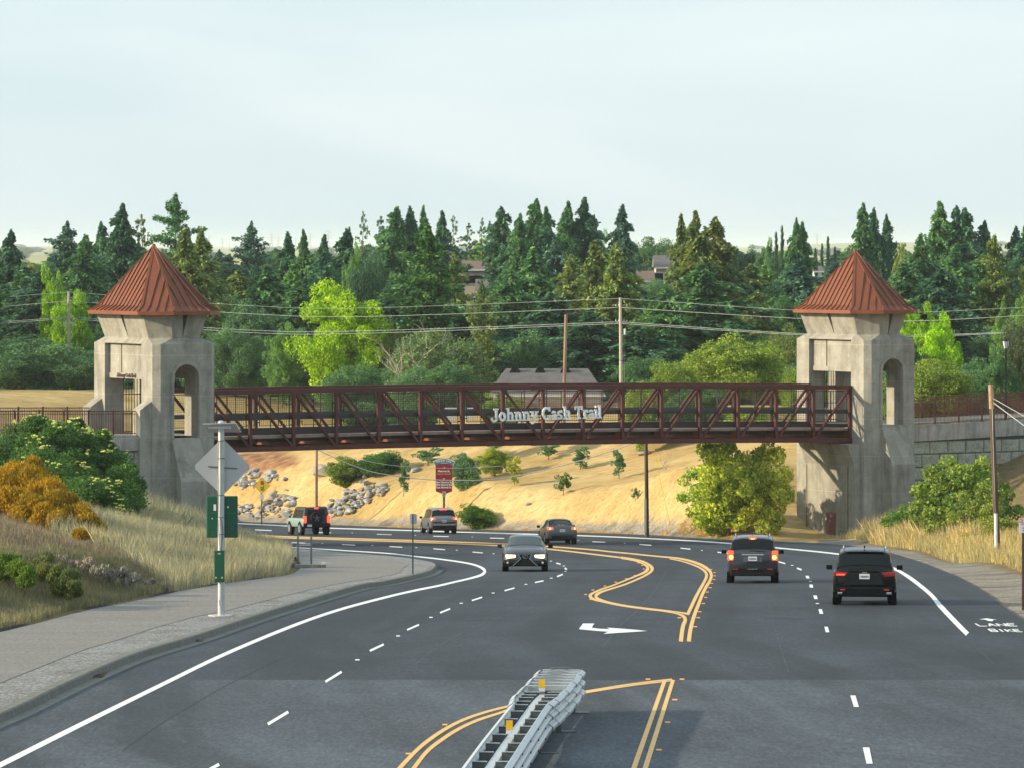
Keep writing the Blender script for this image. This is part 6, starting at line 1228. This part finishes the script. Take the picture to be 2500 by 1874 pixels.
# signal ahead sign
D=350; k=D/F; xb=(640-CX)*k; bz=gz((638.5-CX)*k,D)-.1; s3=empty('signal_ahead_sign',(xb,D,bz)); tag(s3,'yellow diamond sign with traffic light symbol among the boulders','sign'); zz=lambda y:HC-(y-HY)*k-bz; xx=lambda x:(x-640)*k
def dia(s,y0,y1,mat,nm,par,c=(0,0)):
    return MB().prism([(c[0],c[1]-s),(c[0]+s,c[1]),(c[0],c[1]+s),(c[0]-s,c[1])],y0,y1,M=SWY).build(nm,mat,par)
cz=zz(1184.5); pn=dia(.62,0,.03,M_TRIM,'sign_border',s3,(0,cz)); dia(.59,-.008,.0,M_YSG,'sign_face',pn,(0,cz)); MB().box((0,-.013,cz),(.22,.008,.72)).build('signal_housing',mat_plain('sign_black_red',(.05,.02,.01),.5),pn)
for z,c_ in((.23,(.55,.02,.02)),(0,(.85,.50,.03)),(-.23,(.01,.42,.16))): MB().tube([(0,-.024,cz+z),(0,-.018,cz+z)],.10,14).build('signal_lens',mat_plain('lens',c_,.4),pn)
MB().box((xx(639.5),0,zz(1212)),(.26,.02,.42)).build('small_plate',mat_plain('pale_plate',(.60,.56,.62),.5),s3); MB().box((xx(639),.03,(zz(1198))/2),(.09,.06,zz(1198))).build('post',M_WOODD,s3)
# sign back on green post
b0=G(1008,1401,.15); k=b0.y/F; s4=empty('small_sign',b0); tag(s4,'small grey sign back on a thin dark green post in the gravel','sign'); zz=lambda y:(1401-y)*k; xx=lambda x:(x-1008)*k
MB().box((0,0,zz(1253)/2),(.05,.05,zz(1253))).build('post',mat_plain('post_green',(.01,.06,.05),.5),s4); MB().prism([(xx(1000),zz(1278)),(xx(1016),zz(1278)),(xx(1017.5),zz(1275)),(xx(1017.5),zz(1256)),(xx(1016),zz(1253)),(xx(1000),zz(1253))],.035,.05,M=SWY).build('sign_back',M_SGBK,s4,bevel=.004)
# no-stopping sign at right edge
D=160; k=D/F; b0=G(2499,1488); k=b0.y/F; s5=empty('no_stopping_sign',b0); tag(s5,'white and red NO STOPPING sign on a brown post cut by the right photo edge','sign'); zz=lambda y:(1488-y)*k; xx=lambda x:(x-2499)*k
MB().box((0,0,zz(1262)/2),(.10,.09,zz(1262))).build('post',mat_plain('post_brown',(.075,.04,.035),.7,0,.2,4),s5); f_=MB().box((xx(2502),-.06,zz(1281)),(xx(2517)-xx(2487.5),.012,zz(1263)-zz(1299.5))).build('sign_face',mat_plain('sign_white_pink',(.68,.66,.70),.5),s5,bevel=.003)
nb_=MB().box((xx(2492.5),-.069,zz(1268.8)),(xx(2497.5)-xx(2488.3),.006,zz(1264)-zz(1273.8))).build('red_block',mat_plain('sign_red',(.50,.03,.05),.5),f_)
text_obj('NO',.10,M_SWH,f_,(xx(2492.8),-.074,zz(1272)),off=.003); text_obj('STOPPING',.055,mat_plain('letter_red',(.35,.03,.05),.5),f_,(xx(2502),-.068,zz(1279.5))); text_obj('ANY',.075,M_MAR,f_,(xx(2502),-.068,zz(1289))); text_obj('TIME',.075,M_MAR,f_,(xx(2502),-.068,zz(1296)))
# path end posts with rails and concrete block
b0=G(745,1378,.155); k=b0.y/F; s6=empty('path_barrier',b0); tag(s6,'two grey posts joined by thin rails at the end of the path','barrier'); xx=lambda x:(x-745)*k; zz=lambda y:(1378-y)*k
for x in(727.5,760): MB().box((xx(x),0,zz(1310)/2),(.075,.075,zz(1310))).prism([(xx(x)-.05,-.05),(xx(x)+.05,-.05),(xx(x)+.05,.05),(xx(x)-.05,.05)],zz(1310),zz(1307),top=[(xx(x)-.01,-.01),(xx(x)+.01,-.01),(xx(x)+.01,.01),(xx(x)-.01,.01)]).build('post',M_GALVD,s6)
for y in(1326,1329.5): MB().bar((xx(727.5),0,zz(y)),(xx(760),0,zz(y)),.04,.03).build('rail',M_GALV,s6)
b0=G(758,1385,.155); o=MB().box((0,0,.06),(1.25,.35,.16)).build('concrete_slab',M_KERB); o.location=b0; tag(o,'low concrete slab at the foot of the two grey posts','slab')
b0=G(791,1385,.155); o=MB().box((0,0,.10),(.18,.3,.22)).build('concrete_block',mat_plain('pale_block',(.45,.45,.43),.9),bevel=.02); o.location=b0; tag(o,'small pale concrete block at the end of the low slab','block')
p=P(696,1378,190); p.z=gz(p.x,p.y); o=MB().box((0,0,.14),(.24,.2,.30)).box((0,0,.30),(.32,.26,.05)).build('utility_box',mat_plain('box_white',(.60,.66,.62),.6)); o.location=p; tag(o,'small white utility box in the grass near the path posts','utility box')
b0=G(800,1300); o=MB().prism([(-.10,-.08),(.08,-.1),(.13,.05),(0,.12)],0,.42,top=[(-.14,-.05),(.02,-.08),(.14,.02),(.02,.08)]).build('litter_bag',mat_plain('plastic_white',(.66,.66,.67),.6)); o.location=b0; tag(o,'white scrap of litter on the road behind the mint off-road car','litter')
# stakes at right verge
for i,(x0,y0,x1,y1) in enumerate([(2415.5,1354,2412.5,1373),(2428.5,1352,2424,1374),(2437,1352,2437.5,1379),(2455.5,1357,2455.5,1388),(2476.5,1363,2476.5,1384)]):
    D=215-i*3; a=P(x1,y1,D); b=P(x0,y0,D); z=gz(a.x,a.y)-.1; o=MB().tube([(0,0,0),(b.x-a.x,0,b.z-a.z+.35)],.018,6).build('stake',mat_plain('rusty_stake',(.16,.07,.035),.8)); o.location=(a.x,a.y,z); tag(o,'thin rusty stake standing in the golden grass by the right wood pole','stake','rusty stakes in the golden grass')
# ------------------------------------------------------------------ poles, lamp post and wires
POLES={}
def pole(name,label,px0,y0,px1,y1,D,r0,mat,extra=None,sink=1.2):
    a=P(px1,y1,D); b=P(px0,y0,D); t=empty(name,a); tag(t,label,'utility pole'); v=b-a; MB().tube([(0,0,-sink),v*.5,v],[r0,r0*.88,r0*.75],10).build('shaft',mat,t,smooth=True)
    POLES[label]=b; return t,v,D/F
t,v,k=pole('utility_pole','pale utility pole with transformer can above the middle of the bridge',1514.5,727,1517,1010,352,.15,mat_plain('pale_pole',(.42,.38,.32),.85,0,.15,3,stretch=(1,1,.2)))
for y in(751,788): z=(1010-y)*k; MB().box((0,0,z),(.9,.1,.10)).build('crossarm',M_WOOD,t)
m=MB()
for y in(747,784):
    for x in(-.42,-.2,.2,.42): m.cyl((x,0,(1010-y)*k-.02),(x,0,(1010-y)*k+.10),.035,6)
m.build('insulators',M_WHITE,t); MB().cyl((.27,-.05,(1010-817)*k),(.27,-.05,(1010-803)*k),.10,10).build('transformer',mat_plain('transformer_white',(.6,.62,.64),.5),t); MB().tube([(.2,0,(1010-850)*k),(.24,0,(1010-940)*k),(.22,0,0)],.015,5).build('conduit',M_GALV,t)
t,v,k=pole('utility_pole','plain brown utility pole left of the pale one behind the bridge',1382,768,1376,1010,345,.155,M_WOOD)
t,v,k=pole('utility_pole','weathered utility pole with crossarm in front of the bright tree at far left',168,713,168,860,424,.16,mat_plain('pale_pole2',(.40,.36,.30),.85,0,.15,3))
for y in(737,777): MB().box((0,0,(860-y)*k),(.8,.1,.09)).build('crossarm',M_WOOD,t)
for x in(-.38,.38): MB().cyl((x,0,(860-796)*k),(x,0,(860-786)*k),.13,8).build('transformer',M_SGBK,t)
t,v,k=pole('utility_pole','thin bare pole between redwoods left of the lime tree',667,664,669,770,470,.13,mat_plain('pale_pole3',(.50,.42,.34),.85)); MB().box((0,0,(770-680)*k),(1.2,.1,.08)).build('crossarm',M_WOOD,t)
t,v,k=pole('utility_pole','brown pole standing below the left half of the bridge behind the mint car',773,1098,772,1262,344,.13,M_WOOD)
t,v,k=pole('utility_pole','dark pole with grey conduit at its foot below the bridge right of centre',1577,1070,1580,1297,294,.15,M_WOODD); MB().box((-.12,-.1,1.05),(.14,.14,2.2)).build('conduit_guard',M_GALV,t); m=MB()
for z in(.3,.5,.75): m.box((.1,-.15,z),(.04,.02,.07))
m.build('reflectors',M_PYEL,t); MB().tube([(-.03,-.16,2.1),(-.02,-.15,5.8)],.035,6).build('riser_conduit',M_TRIM,t)
D=222; t,v,k=pole('utility_pole','brown wood pole at the right with white conduit at its foot',2418.5,938,2437,1356,D,.155,M_WOODD,sink=.6); MB().tube([(-.10,-.12,-.2),(-.13,-.12,(1356-1252)*k)],.085,8).build('conduit_guard',mat_plain('pale_guard',(.55,.60,.60),.6),t); MB().tube([(-.15,-.10,(1356-1252)*k),(-.30,-.1,(1356-1000)*k),(-.36,-.05,(1356-950)*k)],.03,6).build('riser_conduit',M_SGBK,t)
MB().tube([v*.86,v],[.125,.118],10).build('pale_top',mat_plain('fresh_wood_top',(.40,.27,.17),.85,0,.2,3),t)
def wire(name,label,pts,r=.012,mat=None,grp=None,cat_='wire'):
    a=pts[0]; o=MB().tube([p-a for p in pts],r,5).build(name,mat or M_GALV); o.location=a; return tag(o,label,cat_,grp)
def sag(a,b,s,n=14): return [a.lerp(b,i/n)-Vector((0,0,s*4*(i/n)*(1-i/n))) for i in range(n+1)]
for y0,ya,ys,yb,nm in ((738,713,812,672-0,'top'),):
    pass
M_WIRE=mat_plain('aluminium_wire',(.42,.45,.47),.4,.5)
W=[((-40,730),(168,713),(1514,729),(2560,748),'top power line crossing in front of the forest',[(168,713),(600,746),(900,752),(1514,729)],[(1514,729),(1950,758),(2230,763),(2540,748)]),
   ((-40,753),(168,735),(1514,750),(2560,768),'second power line crossing in front of the forest',[(168,735),(600,766),(900,773),(1514,751)],[(1514,751),(1950,778),(2230,784),(2540,768)]),
   ((-40,790),(168,774),(1514,786),(2560,805),'third power line crossing in front of the forest',[(168,774),(600,806),(900,808),(1514,786)],[(1514,786),(1950,815),(2230,819),(2470,811)]),
   ((-40,793),(168,777),(1514,789),(2560,808),'lowest power line crossing in front of the forest',[(168,778),(600,812),(900,814),(1514,790)],[(1514,790),(1950,818),(2230,822),(2470,813)])]
for a,b,c,d_,lab,l1,l2 in W:
    pts=[P(a[0],a[1],430)]+[P(x,y,424+(352-424)*(x-168)/1346) for x,y in cat(l1,6)][:-1]+[P(x,y,352-30*(x-1514)/1000) for x,y in cat(l2,6)]; wire('power_line',lab,pts,.012 if 'top' in lab else .017,M_WIRE,'power lines strung across the forest')
for l1,lab in (([(1000,945),(1150,915),(1280,885),(1378,851)],'dark cable sloping down left from the brown pole'),([(1382,850),(1515,880),(1620,897),(1690,908)],'dark cable sloping down right from the brown pole'),([(1520,833),(1600,862),(1690,890)],'thin cable dropping right from the pale pole'),([(1002,930),(1200,893),(1290,870),(1378,846)],'thin upper cable left of the brown pole')):
    wire('cable',lab,[P(x,y,346) for x,y in cat(l1,6)],.018,M_BLK)
wire('cable','thick pale cable sagging under the bridge from left to right',[P(x,y,300) for x,y in cat([(770,1095),(880,1142),(960,1160),(1080,1171),(1230,1166),(1400,1128),(1577,1072)],8)],.030,mat_plain('cable_grey',(.40,.40,.42),.5))
wire('cable','thin upper cable sagging under the left half of the bridge',[P(x,y,302) for x,y in cat([(770,1095),(900,1125),(980,1137),(1110,1142),(1230,1136)],8)],.014,M_GALV)
wire('guy_wire','guy wire running from the right wood pole down to the right edge, upper',[P(2425,972,222),P(2520,1026,214)],.02,M_WIRE); wire('guy_wire','guy wire running from the right wood pole down to the right edge, lower',[P(2425,982,222),P(2530,1060,214)],.028,M_WIRE)
wire('guy_wire','yellow sleeved guy wire leaning right of the conduit pole',[P(1598,1098,296),P(1616,1190,297),P(1640,1296,297.5)],.016,M_PYEL); wire('guy_wire','pale guy wire just right of the conduit pole',[P(1592,1098,296),P(1603,1220,297),P(1617,1294,297.5)],.010,M_YSG)
D=296; k=D/F; bz=gz((2456-CX)*k,D); t=empty('lamp_post',((2456-CX)*k,D,bz)); tag(t,'dark lamp post with white lantern standing behind the right wood pole','street lamp'); H_=HC-(851-HY)*k-bz
MB().tube([(0,0,0),(0,0,.5),(0,0,.55),(0,0,H_-.3),(0,0,H_)],[.11,.11,.07,.05,.07],10).build('post',M_BLK,t,smooth=True); MB().prism([(.13*math.cos(R(60*i)),.13*math.sin(R(60*i))) for i in range(6)],H_,H_+.46,top=[(.22*math.cos(R(60*i)),.22*math.sin(R(60*i))) for i in range(6)]).build('lantern_glass',mat_plain('lamp_glass_white',(.68,.72,.74),.25),t)
MB().prism([(.26*math.cos(R(60*i)),.26*math.sin(R(60*i))) for i in range(6)],H_+.46,H_+.72,top=[(.04*math.cos(R(60*i)),.04*math.sin(R(60*i))) for i in range(6)]).cyl((0,0,H_+.7),(0,0,H_+.95),.02,6,.005).build('lantern_cap',M_BLK,t); fm=MB()
for i in range(6): fm.bar((.135*math.cos(R(60*i)),.135*math.sin(R(60*i)),H_),(.225*math.cos(R(60*i)),.225*math.sin(R(60*i)),H_+.46),.025,.025)
fm.build('lantern_frame',M_BLK,t)
# ------------------------------------------------------------------ boulders
M_ROCK=mat_plain('boulder_granite',(.27,.28,.295),.9,0,.4,1.2,.6,6); M_ROCK2=mat_plain('boulder_tan',(.32,.29,.24),.9,0,.3,1.2,.6,6); RK=[]
for sdd in range(6):
    rg=np.random.default_rng(sdd+300); bm=bmesh.new(); bmesh.ops.create_icosphere(bm,subdivisions=2,radius=.5); pl_=[rg.normal(size=3) for _ in range(15)]
    for v_ in bm.verts:
        c=np.array(v_.co)
        for nrm in pl_:
            nn_=nrm/np.linalg.norm(nrm); d_=c@nn_-.30
            if d_>0: c=c-nn_*d_
        v_.co=Vector(c*np.array([1.15,1,.8]))
    me=bpy.data.meshes.new('boulder'); bm.to_mesh(me); bm.free(); me.materials.append(M_ROCK if sdd%3 else M_ROCK2); RK.append(me)
def pile(n,poly,szr,lab,grp,dz=0,Dr=None):
    xs=[p[0] for p in poly]; ys=[p[1] for p in poly]; c=0
    while c<n:
        x,y=random.uniform(min(xs),max(xs)),random.uniform(min(ys),max(ys))
        if not inside(np.array([x]),np.array([y]),poly)[0]: continue
        D=None
        lo,hi=Dr
        for _ in range(30):   # where the sight line meets the slope
            m_=(lo+hi)/2; q=P(x,y,m_)
            if q.z>gz(q.x,q.y): lo=m_
            else: hi=m_
        q=P(x,y,lo); s=szr[0]*.8+(szr[1]*1.35-szr[0]*.8)*random.random()**1.8; o=bpy.data.objects.new('boulder',random.choice(RK)); COL.objects.link(o); o.location=(q.x,q.y,gz(q.x,q.y)+s*.2+dz*random.random()); o.scale=(s*random.uniform(.8,1.5),s*random.uniform(.8,1.2),s*random.uniform(.6,1.1)); o.rotation_euler=(random.uniform(-.3,.3),random.uniform(-.3,.3),random.uniform(0,6)); tag(o,lab,'boulder',grp); c+=1
pile(40,[(575,1165),(640,1140),(665,1150),(700,1175),(660,1190),(600,1195),(560,1195)],(.35,.8),'pale boulder in the upper heap left, behind the yellow diamond sign','upper boulder heap',0,(345,400))
pile(110,[(580,1235),(640,1245),(655,1205),(700,1198),(722,1225),(705,1262),(640,1266),(580,1264)],(.3,.7),'grey boulder in the heap around the yellow diamond sign post','boulder heap behind the mint car',.25,(335,380))
pile(110,[(793,1262),(800,1235),(850,1200),(880,1180),(915,1188),(948,1196),(930,1215),(880,1240),(850,1262)],(.3,.7),'grey boulder in the diagonal row on the golden slope','diagonal boulder row on the slope',.15,(318,370))
for i,(x,y,s,lab) in enumerate([(795,1158,2.0,'single large pale boulder left of the rounded green bush'),(893,1166,.7,'small pale stone on the slope right of the rounded green bush'),(1289,1231,.5,'tiny stone on the golden slope right of the low bright bush'),(1573,1108,.9,'flat pale stone left of the conduit pole'),(1015,1150,.9,'flat tilted stone left of the red direction sign')]):
    lo,hi=300,380
    for _ in range(30):
        m_=(lo+hi)/2; q=P(x,y,m_)
        if q.z>gz(q.x,q.y): lo=m_
        else: hi=m_
    q=P(x,y,lo); o=bpy.data.objects.new('boulder',RK[i%6]); COL.objects.link(o); o.location=(q.x,q.y,gz(q.x,q.y)+s*.1); o.scale=(s*1.4,s,s*.9); o.rotation_euler=(0,.2,i); tag(o,lab,'boulder')
for i,(px,py,D) in enumerate([(880,1222,330),(905,1200,333),(850,1245,328)]):
    near_shrub('grass_tuft','bright weed tuft between the boulders of the diagonal row','weed tuft',[(px,py-3,hit(px,py),.4),(px+14,py-12,hit(px,py),.35)],M_LEAF,(.12,.16,.02),.06,110,0,None,.1,40+i,upz=1)['group']='weed tufts among the boulders'
# ------------------------------------------------------------------ houses
M_WALL=mat_plain('house_wall_cream',(.50,.42,.28),.8,0,.06,.6); M_WALLW=mat_plain('house_wall_white',(.60,.61,.60),.8,0,.05,.6); M_SHG=mat_plain('grey_shingle',(.115,.105,.105),.9,0,.22,1.2,.4,6); M_SHB=mat_plain('brown_shingle',(.15,.095,.075),.9,0,.2,1.0); M_BRICK=mat_plain('brown_brick',(.26,.17,.13),.9,0,.2,2)
def house(name,label,px0,px1,yr,ye,yb,D,roofm,wallm,depth=9,hip=0,rot=0,windows=3,chim=None,gable=False,vents=0):
    k=D/F; w_=(px1-px0)*k; c=((px0+px1)/2-CX)*k; zb_=HC-(yb-HY)*k; t=empty(name,(c,D,zb_-1),R(rot)); tag(t,label,'house'); ze=(yb-ye)*k+1; zr_=(yb-yr)*k+1
    wl=MB().box((0,depth/2,ze/2-1),(w_-.6,depth-.6,ze+2)).build('wall',wallm,t)
    m=MB(); h=w_/2; r_=h-hip*k; y0,ym,y1=-.4,depth/2,depth+.4
    if gable: V_=[(-h,y0,ze),(h,y0,ze),(h,y1,ze),(-h,y1,ze),(0,y0,zr_),(0,y1,zr_)]; m.v+=V_; m.f+=[(0,4,5,3),(1,2,5,4),(0,1,2,3)]; MB().poly([(-h+.5,y0+.5,ze),(h-.5,y0+.5,ze),(0,y0+.5,zr_-.25)]).build('gable',wallm,t)
    else: V_=[(-h,y0,ze),(h,y0,ze),(h,y1,ze),(-h,y1,ze),(-r_,ym,zr_),(r_,ym,zr_)]; m.v+=V_; m.f+=[(0,1,5,4),(1,2,5),(2,3,4,5),(3,0,4),(0,3,2,1)]
    rf=m.build('roof',roofm,t); MB().box((0,y0-.02,ze-.08),(w_,.06,.2)).build('eave_board',M_WALLW,rf)
    for i in range(windows):
        x=-w_*.38+w_*.76*i/max(1,windows-1); wf=MB().box((x,.27,ze-1.25),(1.5,.12,1.15)).build('window',M_WALLW,t); MB().box((x,.2,ze-1.25),(1.3,.03,.95)).build('pane',M_WIN,wf)
    if chim: x,yt=chim; MB().box(((x-CX)*k-c,ym+.4,(yb-yt)*k/2+.5+zr_/4),(1.2,1.0,(yb-yt)*k+1-zr_/2)).build('chimney',M_WALL,rf)
    for i in range(vents): MB().prism([(-.45,-.25),(.45,-.25),(.45,.25),(-.45,.25)],zr_-.35,zr_+.18,top=[(-.2,-.2),(.2,-.2),(.2,.2),(-.2,.2)]).build('roof_vent',M_TRIM,rf,M=Matrix.Translation((-w_*.28+i*w_*.22,ym-.6,0)))
    return t,k
t,k=house('house','long low house with weathered grey shingle roof behind the bridge',1195,1478,903,962,1000,372,M_SHG,M_WALLW,9,hip=40,windows=7,vents=3)
MB().box((0,0,0),(.8,.02,.5)).build('skylight',M_WHITE,t.children[1],M=Matrix.Translation((-.8,2.6,2.65))@Matrix.Rotation(R(-25),4,'X'))
house('house','brown roofed cream house with chimney high among the trees',1092,1212,637,658,700,565,M_SHB,M_WALL,10,hip=0,windows=5,chim=(1208,627)); house('house','white house with dark roof below the brown roofed one',1160,1240,682,712,735,550,M_SHG,M_WALLW,9,windows=3,chim=(1223,676)); house('house','grey steep roofed house right of centre, below the rounded skyline tree',1597,1680,624,653,668,600,M_SHG,M_WALL,10,windows=2); house('house','lower brown roofed house left below the grey steep roofed one',1550,1600,662,686,692,570,M_SHB,M_WALL,9,windows=2); tree('O',1600,672,90,560,OK,'rounded green tree in front of the two roofs right of centre'); tree('R',1560,700,80,540,MD,'conifer below the brown roof right of centre'); house('house','small house with orange roof right of the lone tall conifer',637,680,702,716,728,520,mat_plain('terracotta',(.42,.16,.07),.8),M_WALL,8,windows=1); house('house','pale roofed house behind the right slope of the right tower roof',2160,2215,673,690,720,520,M_SHG,M_WALLW,9,gable=True,windows=1)
house('house','tiny white house among the green trees right of the left tower',588,612,708,718,728,560,M_WALLW,M_WALLW,6,windows=1); house('house','white flat building just right of the twin redwoods',1790,1822,658,662,676,600,M_WALLW,M_WALLW,6,windows=1); house('house','grey roof at the left of the cypress spires',1988,2012,650,662,680,560,M_SHG,M_WALLW,8,windows=1)
house('house','brown tile roofed building seen through the left part of the truss',778,822,966,985,1004,420,M_BRICK,M_WALLW,6,windows=1)
def at_x(px,D): return (px-CX)*D/F
for a,b,yt,D,lab in((1190,1515,982,365,'long brown masonry garden wall seen through the truss behind the lettering'),(790,845,984,430,'brown wall behind the trees seen through the left truss')):
    k=D/F; L=(b-a)*k; t=empty('garden_wall',(at_x(a,D),D,HC-(1030-HY)*k)); tag(t,lab,'wall'); H_=(1030-yt)*k; MB().box((L/2,0,H_/2-1),(L,.2,H_+2)).build('panels',M_BRICK,t); m=MB()
    for i in range(int(L/3)+1): m.box((i*3,-.02,H_/2-1),(.4,.34,H_+2.2))
    m.build('piers',M_BRICK,t)
for a,b,lab in((1087,1112,'left white box like cabin seen through the truss left of the lettering'),(1135,1153,'right white box like cabin seen through the truss left of the lettering')):
    D=360;k=D/F; w_=(b-a)*k; t=empty('white_cabin',(at_x((a+b)/2,D),D,HC-(1024-HY)*k)); tag(t,lab,'cabin'); H_=(1024-998)*k; MB().box((0,.6,H_/2),(w_,1.2,H_)).build('wall',M_WALLW,t); MB().box((0,.6,H_+.04),(w_+.15,1.4,.08)).build('roof',M_SGBK,t); MB().box((-w_*.2,-.01,H_*.6),(.25,.03,.2)).box((w_*.2,-.01,H_*.6),(.25,.03,.2)).build('window',M_WIN,t)
# ------------------------------------------------------------------ far electricity pylons on the plain
M_PYL=mat_plain('pylon_steel',(.40,.43,.46),.6)
def pylon(px,top,D,wide):
    k=D/F; x=at_x(px,D); zb_=gz(x,D); H_=HC-(top-HY)*k-zb_; t=empty('pylon',(x,D,zb_)); tag(t,'faint steel lattice pylon on the far hazy plain','pylon','far electricity pylons on the horizon'); m=MB(); b=H_*.10; r=H_*.006*max(1,wide)
    for sx in(-1,1):
        for sy in(-1,1): m.tube([(sx*b,sy*b,0),(sx*b*.25,sy*b*.25,H_*.6),(sx*b*.12,sy*b*.12,H_)],r,4)
    for i in range(6): z0,z1=H_*i/7,H_*(i+1)/7; w0=b*(1-.75*min(1,z0/H_/.6)); w1=b*(1-.75*min(1,z1/H_/.6)); m.bar((-w0,-w0,z0),(w1,-w1,z1),r*1.4,r*1.4).bar((w0,-w0,z0),(-w1,-w1,z1),r*1.4,r*1.4)
    m.build('lattice',M_PYL,t); m=MB()
    for z,wd in((.68,.17),(.80,.22),(.92,.15)): m.bar((-H_*wd,0,H_*z),(H_*wd,0,H_*z),r*2,r*2)
    m.build('crossarms',M_PYL,t)
for px,top,D in((120,588,6000),(510,573,7000),(543,581,6000),(560,592,8000),(598,572,7000),(643,587,8000),(663,570,5500),(680,573,6500),(722,580,8000),(757,568,6500),(801,562,5500),(1995,570,6500),(2235,585,7000)): pylon(px,top,D,1)
